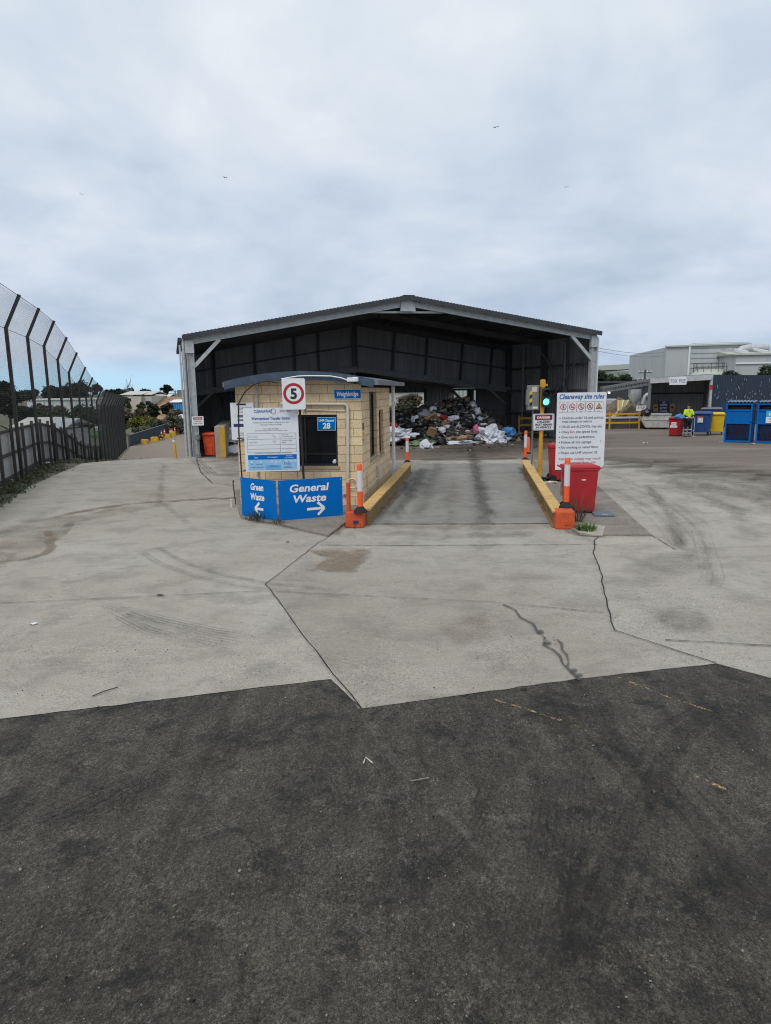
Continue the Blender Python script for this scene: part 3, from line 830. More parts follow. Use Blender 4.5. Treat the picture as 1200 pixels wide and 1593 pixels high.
# roof
for ua, ub in ((-.006, .5), (.5, 1.006)):
    mb = MB()
    za, zb = (ZL - .03, ZT) if ua < .1 else (ZT, ZR - .03)
    P = [S(ua, -.24, za), S(ub, -.24, zb), S(ub, DEP + .1, zb), S(ua, DEP + .1, za)]
    n = 60; vs = []; fs = []
    for i in range(n + 1):
        v = -.28 + (DEP + .38) * i / n; o = .035 * (i % 2)
        vs += [S(ua, v, za + .20 + o), S(ub, v, zb + .20 + o)]
    for i in range(n): fs.append((2*i, 2*i+1, 2*i+3, 2*i+2))
    mb.add(vs, fs)
    mb.add([p + V((0, 0, .17)) for p in P] + [p + V((0, 0, .13)) for p in P], [(0,1,2,3),(7,6,5,4),(0,4,5,1),(1,5,6,2),(2,6,7,3),(3,7,4,0)])
    mb.build('roof', M['roofm'], shed, world=True)
mb = MB()
for ua, ub in ((-.006, .5), (.5, 1.006)):
    za, zb = (ZL - .03, ZT) if ua < .1 else (ZT, ZR - .03)
    a, b = S(ua, -.30, za + .13), S(ub, -.30, zb + .13)
    mb.beam(a, b, .025, .19)
    n = 62
    for i in range(n):
        p = a.lerp(b, (i + .5) / n); mb.beam(p + V((0, .015, .09)), p + V((0, .3, .10)), .09, .05)
mb.build('barge_trim', M['roofm'], shed, world=True)
mb = MB(); mb.beam(S(.5, -.32, ZT + .215), S(.5, DEP + .1, ZT + .215), .5, .03); mb.build('ridge_cap', M['roofm'], shed, world=True)
# portal frames
for fi, v in enumerate((-.02, 4.8, 9.3)):
    m = M['galv'] if fi == 0 else M['darksteel']
    for u in (.0085, .9915):
        p = S(u, v, 0); zt = roofz(u) - .05
        mb = MB(); mb.ibeam(p, p + V((0, 0, zt)), .26, .30, up=su); mb.build('column', m, shed, world=True)
        if fi == 0:
            mb = MB(); mb.box(p + V((0, 0, .02)), (.42, .42, .04), rz=-YAW)
            mb.box(p + V((0, -.06, zt - .25)), (.36, .18, .5), rz=-YAW); mb.build('end_plate', m, shed, world=True)
    for ua, ub in ((.0, .498), (.502, 1.0)):
        mb = MB(); mb.ibeam(S(ua, v, roofz(ua) - .06), S(ub, v, roofz(ub) - .06), .18, .30)
        mb.build('rafter', m, shed, world=True)
    if fi == 0:
        for u0, u1 in ((.014, .072), (.986, .928)):
            mb = MB(); mb.beam(S(u0, v - .02, roofz(u0) - 1.13), S(u1, v - .02, roofz(u1) - .2), .12, .15); mb.build('knee_brace', m, shed, world=True)
        mb = MB(); mb.prism([(-.36, -.42), (.36, -.42), (.27, .16), (-.27, .16)], S(.5, v - .10, ZT - .02), su, V((0, 0, 1)), sv, .02); mb.build('apex_plate', m, shed, world=True)
        mb = MB(); mb.beam(S(.41, v + .12, 6.09), S(.59, v + .12, 6.13), .08, .09); mb.build('tie_bar', m, shed, world=True)
# purlins
mb = MB()
for k in range(9):
    for s in (0, 1):
        u = (.03 + k * .055) if s == 0 else (.97 - k * .055)
        mb.beam(S(u, -.15, roofz(u) + .09), S(u, DEP, roofz(u) + .09), .07, .10)
mb.build('purlin', M['darksteel'], shed, world=True)
# side walls
mb = MB(); mb.corr(BL + V((0, 0, 0)), FL, lambda t: T(BL.x, BL.y) * 0 - 1.2 * (1 - t), ZL + .1, .2, .03); mb.build('side_wall', M['sheet2'], shed, world=True)
mb = MB(); mb.corr(FR, BR, 0.0, ZR + .1, .2, .03); mb.build('side_wall', M['sheet2'], shed, world=True)
mb = MB()
for z in (1.25, 2.55, 3.85):
    mb.beam(S(.988, .2, z), S(.988, DEP, z), .08, .12); mb.beam(S(.012, .2, z), S(.012, DEP, z), .08, .12)
mb.build('girt', M['darksteel'], shed, world=True)
mb = MB()
for v in (2.4, 7.1):
    mb.beam(S(.984, v, 0), S(.984, v, ZR - .1), .10, .12)
mb.beam(S(.980, .3, 1.2), S(.980, 4.7, 4.6), .06, .06); mb.beam(S(.980, .3, 4.6), S(.980, 4.7, 1.2), .06, .06)
mb.build('wall_stud', M['galvd'], shed, world=True)
# upper infill cladding over the low back shed
mb = MB(); q = []
segs = 46
for half in range(segs):
    u0, u1 = half / segs, (half + 1) / segs
    for j, (t, o) in enumerate(((0, 0), (.5, 0), (.6, .012), (.9, .012))):
        u = lerp(u0, u1, t); q.append((u, o))
q.append((1, 0))
vs = []; fs = []
for u, o in q: vs += [S(u, DEP - .05 - o, lowz(u) + .05), S(u, DEP - .05 - o, roofz(u) + .1)]
for i in range(len(q) - 1): fs.append((2*i, 2*i+2, 2*i+3, 2*i+1))
mb.add(vs, fs); mb.build('infill_cladding', M['sheet'], shed, world=True)
mb = MB()
for u in (.085, .20, .315, .385, .50, .61, .715, .83, .93): mb.beam(S(u, DEP - .17, lowz(u)), S(u + (.008 if u > .5 else 0), DEP - .17, roofz(u)), .09, .12)
for du in (.48,):
    for a, b in ((0, .5), (.5, 1)):
        mb.beam(S(a, DEP - .16, lerp(lowz(a), roofz(a), du)), S(b, DEP - .16, lerp(lowz(b), roofz(b), du)), .05, .09)
mb.build('infill_frame', M['roofm'], shed, world=True)
for a, b in ((0, .499), (.501, 1)):
    mb = MB(); mb.ibeam(S(a, DEP - .35, lowz(a) - .12), S(b, DEP - .35, lowz(b) - .12), .16, .34); mb.build('low_rafter', M['galvd'], shed, world=True)
for u0, u1 in ((.02, .075), (.98, .925)):
    mb = MB(); mb.beam(S(u0, DEP - .36, 1.75), S(u1, DEP - .36, lowz(u1) - .25), .12, .14); mb.build('knee_brace', M['galvd'], shed, world=True)
mb = MB()
mb.beam(S(.49, DEP - .2, 0), S(.49, DEP - .2, ZT), .14, .16)
mb.build('centre_post', M['darksteel'], shed, world=True)
# low back shed
D2 = DEP + 9.5
mb = MB()
for a, b in ((0, .5), (.5, 1)):
    P = [S(a, DEP, lowz(a) + .06), S(b, DEP, lowz(b) + .06), S(b, D2, lowz(b) + .06), S(a, D2, lowz(a) + .06)]
    mb.add(P + [p + V((0, 0, .06)) for p in P], [(0,1,2,3),(7,6,5,4),(0,4,5,1),(1,5,6,2),(2,6,7,3),(3,7,4,0)])
mb.build('low_roof', M['roofm'], shed, world=True)
mb = MB(); mb.corr(S(0, D2), S(0, DEP), -2., 2.8, .2, .03)
holes = []
w2 = S(0, D2); wn = sv
def hu(px):
    p = on_plane(px, 640, w2, wn); return (p - w2).dot((S(1, D2) - w2).normalized()) / (S(1, D2) - w2).length
u1, u2 = hu(590), hu(661)
s1 = S(1, DEP); sdir = (S(1, D2) - s1); slen_ = sdir.length; snrm = V((sdir.y, -sdir.x, 0)).normalized()
def hs(px):
    p = on_plane(px, 625, s1, snrm); return (p - s1).length
v1, v2, v3, v4 = hs(743), hs(740), hs(734), min(hs(704), slen_ - .05)
def sw(a, b, z0, z1): mb.corr(s1 + sdir * (a / slen_), s1 + sdir * (b / slen_), z0, z1, .2, .03)
sw(0, v1, 0, 2.75); sw(v2, v3, 0, 2.75); sw(v4, slen_, 0, 2.75); sw(v1, v2, 2.6, 2.75); sw(v3, v4, 2.6, 2.75)
Ln = (S(1, D2) - w2).length
def bw(a, b, z0, z1):
    mb.corr(S(a, D2), S(b, D2), z0, z1, .2, .03)
bw(0, u1, -2, lambda t: lowz(u1 * t) + .1); bw(u2, 1, -.2, lambda t: lowz(u2 + (1 - u2) * t) + .1)
bw(u1, u2, 2.5, lambda t: lowz(u1 + (u2 - u1) * t) + .1)
mb.build('back_wall', M['sheet2'], shed, world=True)
mb = MB(); q0, q1 = s1 + sdir * (v4 / slen_) - snrm * .12, s1 + sdir * (v3 / slen_) - snrm * .12
mb.beam(q0 + V((0, 0, 2.6)), q1 + V((0, 0, 1.5)), .14, .16); mb.build('back_brace', M['darksteel'], shed, world=True)
mb = MB(); mb.beam(q1, q1 + V((0, 0, 2.7)), .2, .2); mb.build('back_post', M['darksteel'], shed, world=True)
mb = MB(); mb.beam(S(u2, D2 - .15, 0), S(u2, D2 - .15, 2.8), .2, .2)
mb.build('back_post', M['darksteel'], shed, world=True)
# downpipes on the left corner
for du, r, ztop in ((-.0055, .055, ZL + .05), (-.0125, .04, ZL - .2)):
    p = S(du, -.12); mb = MB(); mb.tube([p, p + V((0, 0, ztop))], r, 10); mb.build('downpipe', M['galv'], shed, world=True, smooth=True)
p = S(1.004, -.05); mb = MB(); mb.tube([p, p + V((0, 0, ZR - .1))], .045, 10); mb.build('downpipe', M['white'], shed, world=True, smooth=True)
mb = MB(); mb.beam(S(-.012, -.2, ZL + .02), S(-.012, DEP, ZL + .02), .14, .14); mb.build('gutter', M['roofm'], shed, world=True)

# ------------------------------------------------------------------ weighbridge hut
HF = V((-.51, 15.74, 0.05)); HYAW = R(-7.4)
hx = V((math.cos(HYAW), math.sin(HYAW), 0)); hy = V((-math.sin(HYAW), math.cos(HYAW), 0))
HW, HL, HZ = 2.98, 5.25, 2.72
hut = thing('weighbridge_hut', 'small cream block hut with curved blue roof beside the weighbridge', 'hut', HF, HYAW)
def hloc(px, py, side=False):
    """surveyed point of the hut's front (or right) wall in the hut's own axes"""
    p = on_plane(px, py, HF, hx if side else hy) - HF
    return V((p.dot(hx), p.dot(hy), p.z))
def wallbox(mb, a, b, uvax):
    a, b = V(a), V(b)
    lo = V([min(a[i], b[i]) for i in range(3)]); hi = V([max(a[i], b[i]) for i in range(3)])
    x0, y0, z0 = lo; x1, y1, z1 = hi
    vs = [(x0,y0,z0),(x1,y0,z0),(x1,y1,z0),(x0,y1,z0),(x0,y0,z1),(x1,y0,z1),(x1,y1,z1),(x0,y1,z1)]
    fs = [(0,3,2,1),(4,5,6,7),(0,1,5,4),(1,2,6,5),(2,3,7,6),(3,0,4,7)]
    uvs = []
    for f in fs:
        P = [V(vs[k]) for k in f]; n = (P[1] - P[0]).cross(P[2] - P[0])
        if abs(n.z) > max(abs(n.x), abs(n.y)): uvs.append([(p.x, p.y) for p in P])
        elif abs(n.x) > abs(n.y): uvs.append([(p.y + .1, p.z) for p in P])
        else: uvs.append([(p.x, p.z) for p in P])
    mb.add(vs, fs, uvs)
TH = .19
wl, wr = hloc(470, 680).x - .25, hloc(525, 680).x
wb, wt = hloc(500, 725).z, hloc(500, 645).z
mb = MB()
wallbox(mb, (-HW, 0, -.05), (wl, TH, HZ), 0); wallbox(mb, (wr, 0, -.05), (0, TH, HZ), 0)
wallbox(mb, (wl, 0, -.05), (wr, TH, wb), 0); wallbox(mb, (wl, 0, wt), (wr, TH, HZ), 0)
# curved top of the front wall
def arcz(x):
    t = (x + HW / 2) / (HW / 2 + .35); return HZ + .02 + .205 * (1 - t * t)
n = 16; vs = []; fs = []; uvs = []
for i in range(n + 1):
    x = -HW + HW * i / n; vs += [(x, 0.002, HZ), (x, 0.002, arcz(x) + .05)]
for i in range(n): fs.append((2*i, 2*i+2, 2*i+3, 2*i+1)); uvs.append([(vs[k][0], vs[k][2]) for k in fs[-1]])
mb.add(vs, fs, uvs)
wallbox(mb, (-HW, TH, -.05), (-HW + TH, HL, HZ), 1)
# right wall with two tall windows
ya0, ya1 = hloc(575.5, 660, True).y, hloc(586.5, 660, True).y
yb0, yb1 = hloc(590, 660, True).y, hloc(596.5, 660, True).y
za0, za1 = hloc(581, 712, True).z, 2.62
zb0, zb1 = hloc(593, 706, True).z, hloc(593, 637, True).z
for y0, y1, z0, z1 in ((TH, ya0, -.05, HZ), (ya0, ya1, -.05, za0), (ya0, ya1, za1, HZ), (ya1, yb0, -.05, HZ), (yb0, yb1, -.05, zb0), (yb0, yb1, zb1, HZ), (yb1, HL, -.05, HZ)):
    wallbox(mb, (-TH, y0, z0), (0, y1, z1), 1)
wallbox(mb, (-HW + TH, HL - TH, -.05), (-TH, HL, HZ), 1)
mb.build('wall', M['block'], hut)
# roof: barrel vault with deep front fascia
def roofpts(off):
    return [(-HW - .34 + (HW + .68) * i / 20, ) for i in range(21)]
mb = MB(); vs = []; fs = []
X0, X1 = -HW - .13, .33
def az(x):
    t = (x - (X0 + X1) / 2) / ((X1 - X0) / 2); return HZ + .155 + .205 * (1 - t * t)
nn = 24
for i in range(nn + 1):
    x = X0 + (X1 - X0) * i / nn; z = az(x)
    vs += [(x, -.32, z), (x, HL + .3, z), (x, HL + .3, z - .06), (x, -.32, z - .06)]
for i in range(nn):
    a = 4 * i; b = a + 4
    fs += [(a, b, b+1, a+1), (a+3, a+2, b+2, b+3), (a+1, b+1, b+2, a+2), (a, a+3, b+3, b)]
mb.add(vs, fs); mb.build('roof', M['fascia'], hut, smooth=True)
mb = MB(); vs = []; fs = []
for i in range(nn + 1):
    x = X0 + (X1 - X0) * i / nn; t = abs(i / nn - .5) * 2
    z = az(x) + .02; hgt = .20 - .02 * t
    vs += [(x, -.345, z), (x, -.345, z - hgt), (x, -.32, z - hgt), (x, -.32, z)]
for i in range(nn):
    a = 4 * i; b = a + 4
    fs += [(a, a+1, b+1, b), (a+1, a+2, b+2, b+1), (a+3, a, b, b+3), (a+2, a+3, b+3, b+2)]
fs += [(0, 3, 2, 1), (4*nn, 4*nn+1, 4*nn+2, 4*nn+3)]
mb.add(vs, fs); mb.build('fascia', M['fascia'], hut, smooth=True)
mb = MB(); vs = []; fs = []
for i in range(nn + 1):
    x = X0 + (X1 - X0) * i / nn; z = az(x) - .10; vs += [(x, -.31, z), (x, 0.0, z)]
for i in range(nn): fs.append((2*i, 2*i+1, 2*i+3, 2*i+2))
mb.add(vs, fs); mb.build('soffit', M['tanroof'], hut, smooth=True)
mb = MB(); mb.box2((X1, -.3, HZ + .05), (X1 + .10, HL + .35, HZ + .16)); mb.build('gutter', M['galvd'], hut)
mb = MB(); mb.box2((X0 - .05, -.3, HZ + .05), (X0, HL + .35, HZ + .16)); mb.build('gutter', M['galvd'], hut)
# windows
f = MB()
for a, b in (((wl, .05, wb), (wl + .05, .12, wt)), ((wr - .05, .05, wb), (wr, .12, wt)), ((wl, .051, wb), (wr, .121, wb + .05)), ((wl, .051, wt - .05), (wr, .121, wt)), ((wl, .06, wb + .26), (wr, .11, wb + .30)), ((hloc(475, 700).x - .02, .06, wb), (hloc(475, 700).x + .02, .112, wt))): f.box2(a, b)
fo = f.build('window_frame', M['frame'], hut)
mb = MB(); mb.box2((wl, .085, wb), (wr, .095, wt)); mb.build('window_glass', M['glass'], fo)
mb = MB(); mb.box2((wl - .05, -.03, wb - .07), (wr + .04, .05, wb)); mb.build('sill', M['block'], fo)
for y0, y1, z0, z1 in ((ya0, ya1, za0, za1), (yb0, yb1, zb0, zb1)):
    f = MB()
    for a, b in (((-.14, y0, z0), (-.08, y0 + .06, z1)), ((-.14, y1 - .06, z0), (-.08, y1, z1)), ((-.141, y0, z0), (-.081, y1, z0 + .06)), ((-.141, y0, z1 - .06), (-.081, y1, z1))): f.box2(a, b)
    fo = f.build('window_frame', M['frame'], hut)
    mb = MB(); mb.box2((-.115, y0, z0), (-.105, y1, z1)); mb.build('window_glass', M['glass'], fo)
    mb = MB(); mb.box2((-.1, y0 - .02, z0 - .06), (.035, y1 + .02, z0)); mb.build('sill', M['block'], fo)
# pipes and conduits of the hut
def hp(px, py, y=-.06):
    p = on_plane(px, py, HF + hy * y, hy) - HF; return V((p.dot(hx), y, p.z))
a = hp(437, 628); b = hp(536, 628.5); c = hp(541, 633); d = hp(541, 758)
mb = MB(); mb.tube([a, b, b.lerp(c, .5) + V((.012, 0, .012)), c, d], .036, 10); mb.build('drain_pipe', M['creampipe'], hut, smooth=True)
mb = MB(); mb.tube([hp(475, 637.5, -.03), hp(537, 639, -.03)], .012, 6); mb.build('conduit', M['creampipe'], hut, smooth=True)
p = V((.10, HL + .12, 0)); mb = MB(); mb.tube([p + V((0, 0, -.05)), p + V((0, 0, HZ + .1))], .05, 10)
mb.tube([p + V((-.04, 0, 2.25)), p + V((.06, 0, 2.25))], .075, 8); mb.build('downpipe', M['white'], hut, smooth=True)
pts = [hp(438, 589.5, -.39), hp(450, 587.3, -.39), hp(463, 585.2, -.39), hp(480, 584.3, -.39), hp(515, 585, -.39), hp(532, 588, -.39), hp(540, 591, -.39)]
mb = MB(); mb.tube(pts, .015, 6); mb.build('conduit', M['white'], hut, smooth=True)
mb = MB(); mb.tube([hp(401, 591, -.05), hp(400, 600, -.05), hp(401, 742, -.05)], .022, 8); mb.build('conduit', M['galv'], hut, smooth=True)
mb = MB(); mb.tube([V((.03, .45, .75)), V((.03, .55, .1))], .015, 6); mb.tube([V((.03, .6, .33)), V((.03, 2.2, .36))], .02, 6); mb.box((.04, 2.4, .5), (.06, .3, .35)); mb.build('wall_pipe', M['creampipe'], hut, smooth=True)
mb = MB(); mb.lathe([(.18, 0), (.18, .04)], n=16)
# hose coil on the front corner
coil = MB(); cc = hp(548, 752, -.07)
coil.tube([cc + V((.11 * math.cos(k * PI / 12), 0, .11 * math.sin(k * PI / 12))) for k in range(25)], .016, 6, cap=False)
tag_ = coil.build('hose_coil', M['creampipe'], hut, smooth=True)
mb = MB(); b0 = hp(537, 762, -.05); mb.box(b0, (.13, .09, .2)); mb.build('junction_box', M['creampipe'], hut)

# camera under the eave
q = hp(544, 590.5, -.42)
cm = thing('security_camera', 'white dome security camera fixed to the curved blue fascia', 'camera', HF + hx * q.x + hy * q.y + V((0, 0, q.z)), HYAW)
mb = MB(); mb.box((0, .03, 0), (.12, .09, .09)); mb.build('housing', M['white'], cm, bevel=.01)
mb = MB(); mb.lathe([(.055, -.03), (.075, -.02), (.075, .06), (.05, .075)], (.125, 0, -.02)); mb.build('dome_base', M['white'], cm, smooth=True)
mb = MB(); mb.lathe([(.01, -.075), (.035, -.06), (.05, -.03)], (.125, -.02, -.02)); mb.build('lens_dome', M['glass'], cm, smooth=True)

# ------------------------------------------------------------------ lettering
def text_mesh(body, size=1., shear=0., bold=0.):
    cu = bpy.data.curves.new('t', 'FONT'); cu.body = body; cu.size = size; cu.shear = shear; cu.offset = bold; cu.resolution_u = 3
    cu.fill_mode = 'FRONT'
    o = bpy.data.objects.new('t', cu); C.objects.link(o)
    dg = bpy.context.evaluated_depsgraph_get(); dg.update()
    me = bpy.data.meshes.new_from_object(o.evaluated_get(dg))
    bpy.data.objects.remove(o); bpy.data.curves.remove(cu)
    return me
def put_text(mb, body, x, z, h, y=-.004, w=None, align='L', shear=0., bold=0.):
    """text of cap height h on the x-z plane facing -y; x is left edge, centre or right; z is the base line"""
    me = text_mesh(body, 1., shear, bold / h * .7 if h else 0)
    xs_ = [v.co.x for v in me.vertices]
    if not xs_: return
    x0, x1 = min(xs_), max(xs_); k = h / .70
    kx = (w / (x1 - x0)) if w else k
    off = {'L': -x0, 'C': -(x0 + x1) / 2, 'R': -x1}[align]
    Mx = Matrix(((kx, 0, 0, x + off * kx), (0, 0, 0, y), (0, k, 0, z), (0, 0, 0, 1)))
    mb.mesh(me, Mx); bpy.data.meshes.remove(me)
def rect(mb, x0, z0, x1, z1, y=-.003):
    mb.add([(x0, y, z0), (x1, y, z0), (x1, y, z1), (x0, y, z1)], [(0, 1, 2, 3)])
def frame_rect(mb, x0, z0, x1, z1, t, y=-.003):
    rect(mb, x0, z0, x1, z0 + t, y); rect(mb, x0, z1 - t, x1, z1, y); rect(mb, x0, z0 + t, x0 + t, z1 - t, y); rect(mb, x1 - t, z0 + t, x1, z1 - t, y)
def disc(mb, x, z, r, y=-.003, n=28, r0=0):
    if r0:
        vs = [(x + rr * math.cos(2*PI*k/n), y, z + rr * math.sin(2*PI*k/n)) for rr in (r0, r) for k in range(n)]
        mb.add(vs, [(k, n + k, n + (k+1) % n, (k+1) % n) for k in range(n)])
    else: mb.add([(x + r * math.cos(2*PI*k/n), y, z + r * math.sin(2*PI*k/n)) for k in range(n)], [tuple(range(n))])
def line2(mb, x0, z0, x1, z1, t, y=-.005):
    d = V((x1 - x0, 0, z1 - z0)).normalized(); s = V((-d.z, 0, d.x)) * t / 2
    a, b = V((x0, y, z0)), V((x1, y, z1)); mb.add([a - s, b - s, b + s, a + s], [(0, 1, 2, 3)])
def rounded(w, h, r, n=5):
    out = []
    for cx, cy, a0 in ((w/2-r, h/2-r, 0), (-w/2+r, h/2-r, PI/2), (-w/2+r, -h/2+r, PI), (w/2-r, -h/2+r, 1.5*PI)):
        for k in range(n + 1): out.append((cx + r*math.cos(a0 + k*PI/2/n), cy + r*math.sin(a0 + k*PI/2/n)))
    return out
def board(name, m, w, h, parent, z0=0, t=.012, r=.015, x=0, y=0):
    mb = MB(); mb.prism(rounded(w, h, r), (x, y, z0 + h / 2), V((1, 0, 0)), V((0, 0, 1)), V((0, 1, 0)), t)
    return mb.build(name, m, parent)

# signs on the hut
def hut_thing(name, label, cat, px, py, y=-.02):
    q = hp(px, py, y); return thing(name, label, cat, HF + hx * q.x + hy * q.y + V((0, 0, q.z)), HYAW)
t = hut_thing('weighbridge_sign', 'blue Weighbridge name sign high on the cream block wall', 'sign', 541, 620.5)
board('board', M['signblue'], .63, .215, t, 0, r=.005)
mb = MB(); put_text(mb, 'Weighbridge', 0, .065, .10, w=.50, align='C', shear=.12, bold=.004); mb.build('lettering', M['inkwhite'], t)
mb = MB(); frame_rect(mb, -.315, 0, .315, .215, .008); mb.build('border', M['inkwhite'], t)
t = hut_thing('channel_sign', 'blue UHF Channel 28 sign on the dark front window of the hut', 'sign', 508.5, 669.5)
board('board', M['signblue'], .43, .30, t, 0, r=.005)
mb = MB(); put_text(mb, 'UHF Channel', 0, .20, .055, w=.36, align='C', shear=.2, bold=.002); put_text(mb, '28', 0, .045, .125, align='C', bold=.006); mb.build('lettering', M['inkwhite'], t)
mb = MB(); frame_rect(mb, -.215, 0, .215, .30, .006); mb.build('border', M['inkwhite'], t)
for lab, py0, py1, mm in (('small dark sticker at the front corner of the hut', 667, 656, 'ink'), ('small yellow sticker below the dark one at the hut corner', 677.5, 669, 'inkyellow'), ('small faded yellow sticker lowest at the hut corner', 687, 679, 'kerb')):
    q0, q1 = hloc(571, py0, True), hloc(571, py1, True)
    t = thing('sticker', lab, 'sticker', HF + hx * .004 + hy * .16 + V((0, 0, q0.z)), HYAW + PI / 2, 'warning stickers on the hut corner')
    board('backing', M[mm], .19, q1.z - q0.z, t, 0, t=.003, r=.01)
    mb = MB(); put_text(mb, 'CCTV', 0, .05, .05, w=.13, align='C'); mb.build('lettering', M['kerb' if mm == 'ink' else 'ink'], t)
# notice board at the left of the hut front, partly behind the fee board
t = hut_thing('notice_board', 'white notice board with black bands behind the fee board, left on the hut', 'sign', 379, 684, -.05)
hh = 1.04
board('board', M['white'], .56, .86, t, 0, r=.004)
mb = MB()
for z0, z1, x0, x1 in ((.80, .84, -.13, .10), (.02, .05, -.15, .2)): rect(mb, x0, z0, x1, z1)
for z, s in ((.70, .05), (.63, .03), (.14, .03), (.095, .03)): put_text(mb, 'ALL LOADS WEIGHED', -.10, z, s, w=.32, align='L')
mb.build('lettering', M['ink'], t)
mb = MB(); rect(mb, -.22, .30, .24, .37); mb.build('blue_band', M['inknavy'], t)
mb = MB(); rect(mb, -.12, .52, .2, .58); rect(mb, -.12, .44, .2, .475); mb.build('grey_band', M['inkgrey'], t)
# ------------------------------------------------------------------ signs in front of the hut
def face(a, b):
    d = b - a; return math.atan2(d.y, d.x)
# blue V of direction signs
pr = at(433, 814, .0); pl = at(377, 805, .0); pg = at(534, 805, .0)
SH = .86
def blue_sign(name, label, a, b, lines, arrow, gap0, gap1):
    d = (b - a).normalized(); a = a + d * gap0; b = b - d * gap1; w = (b - a).length
    t = thing(name, label, 'sign', (a + b) / 2 + V((0, 0, .03)), face(a, b))
    board('panel', M['signblue'], w, SH, t, 0, t=.01, r=.01)
    mb = MB()
    for body, z, h, ww in lines: put_text(mb, body, -.02 * w, z, h, w=ww, align='C', shear=.16, bold=.006)
    ax, az_, L, s = arrow
    line2(mb, ax - s * L / 2, az_, ax + s * L / 2, az_, .055)
    line2(mb, ax + s * (L / 2 + .025), az_, ax + s * (L / 2 - .125), az_ + .135, .055, -.0055); line2(mb, ax + s * (L / 2 + .025), az_, ax + s * (L / 2 - .125), az_ - .135, .055, -.006)
    mb.build('lettering', M['inkwhite'], t)
    mb = MB()
    for x in (-w / 2 + .04, w / 2 - .04):
        for z in (.06, SH - .05): disc(mb, x, z, .010, -.002, 10)
    mb.build('rivet', M['galv'], t)
    for x in (-w / 2 + .12, w / 2 - .12):
        mb = MB(); mb.tube([(x, .035, -.03), (x, .035, SH - .1)], .022, 8); mb.build('leg', M['galvd'], t, smooth=True)
    return t
wl_ = (pr - pl).length
blue_sign('direction_sign', 'blue Green Waste direction sign with a left arrow, beside the hut', pl, pr, [('Green', .615, .14, .41), ('Waste', .405, .14, .44)], (0.03, .215, .24, -1), 0, .03)
blue_sign('direction_sign', 'blue General Waste direction sign with a right arrow, before the hut', pr, pg, [('General', .60, .155, .86), ('Waste', .375, .155, .72)], (.08, .215, .36, 1), .03, 0)
# fee board on two thin dark poles
fa = atd(385, 735, 15.0); fb = atd(469, 731, 15.1)
fb.z = fa.z = (fa.z + fb.z) / 2
fz = fa.z; w = (fb - fa).length; top = atd(379, 635, 15.0).z; h = top - fz
fee = thing('fee_board', 'large white fees and charges board with blue table on thin dark poles', 'sign', V(((fa.x + fb.x) / 2 - .03, (fa.y + fb.y) / 2, .05)), face(fa, fb))
z0 = fz - .05; fwid = w
board('board', M['white'], fwid, h, fee, z0, t=.008, r=.02)
def fzc(t): return z0 + h * t
hw = fwid / 2
mb = MB(); put_text(mb, 'CLEANAWAY', -.36, fzc(.925), .065, w=.40, bold=.002)
put_text(mb, 'Warrnambool Transfer Station', 0, fzc(.815), .062, w=.84, align='C', bold=.002); disc(mb, .06, fzc(.945), .06, -.004, 20, .052)
put_text(mb, 'FREE', .33, fzc(.10), .065, w=.15, align='C'); put_text(mb, '5561 7071', .20, fzc(.93), .05, w=.24)
mb.build('blue_lettering', M['inkblue'], fee)
mb = MB()
put_text(mb, 'Opening hours Mon-Fri 8.00am - 4.00pm, Sat 9am - 3pm', 0, fzc(.765), .028, w=.78, align='C'); put_text(mb, 'Closed public holidays Good Friday', 0, fzc(.73), .026, w=.46, align='C')
put_text(mb, 'Fees and Charges', 0, fzc(.665), .03, w=.33, align='C'); put_text(mb, 'Prices listed inclusive of all GST and are subject to change', 0, fzc(.64), .022, w=.70, align='C')
for x, z, s in ((-.50, .545, 'General waste'), (-.50, .455, 'Green waste'), (.02, .565, '$/t'), (.04, .535, '180'), (.02, .47, '75.00'), (.04, .445, '60'), (.22, .57, '$3 per bag'), (.22, .54, 'per additional bin'), (.22, .48, 'Minimum charge'), (.22, .45, 'applies')): put_text(mb, s, x, fzc(z), .024)
put_text(mb, 'No asbestos or tyres accepted on Sunday or public holidays', .03, fzc(.285), .024, w=.80, align='C')
for z in (.60, .51, .42, .355, .30): rect(mb, -hw + .06, fzc(z), hw - .06, fzc(z) + .005)
for x in (-hw + .06, .18, hw - .065): rect(mb, x, fzc(.30), x + .005, fzc(.60), -.0034)
mb.build('grey_lettering', M['inkgrey'], fee)
mb = MB(); rect(mb, -hw + .06, fzc(.19), hw - .06, fzc(.265)); mb.build('blue_band', M['signblue'], fee)
mb = MB(); rect(mb, -hw + .06, fzc(.025), hw - .06, fzc(.188)); mb.build('pale_blue_table', M['ltblue'], fee)
mb = MB(); rect(mb, -.15, fzc(.03), .18, fzc(.10), -.0045); mb.build('mid_blue_cell', mat('mid_blue_print', (.17, .44, .72), .4, 0, .05), fee)
mb = MB(); put_text(mb, 'Type', -.36, fzc(.215), .03, align='C', y=-.005); put_text(mb, 'Commingled', .0, fzc(.215), .03, align='C', y=-.005); put_text(mb, 'Recycling', .37, fzc(.235), .024, align='C', y=-.005); put_text(mb, 'and cardboard', .37, fzc(.205), .024, align='C', y=-.005)
for x in (-.45, -.25, -.02, .08, .17, .30, .40, .48): disc(mb, x, fzc(.155), .022, -.005, 12, .012)
mb.build('white_lettering', M['inkwhite'], fee)
mb = MB()
for x, z, s in ((-.48, .11, 'Car'), (-.36, .11, 'boot load'), (-.48, .06, 'Trailer'), (-.36, .06, 'single axle'), (-.06, .075, '$6.00 per kg')): put_text(mb, s, x, fzc(z), .026, y=-.006)
put_text(mb, 'unlimited', .33, fzc(.07), .02, align='C', y=-.006); put_text(mb, 'clean loads only', .33, fzc(.05), .02, align='C', y=-.006)
mb.build('small_lettering', M['inknavy'], fee)
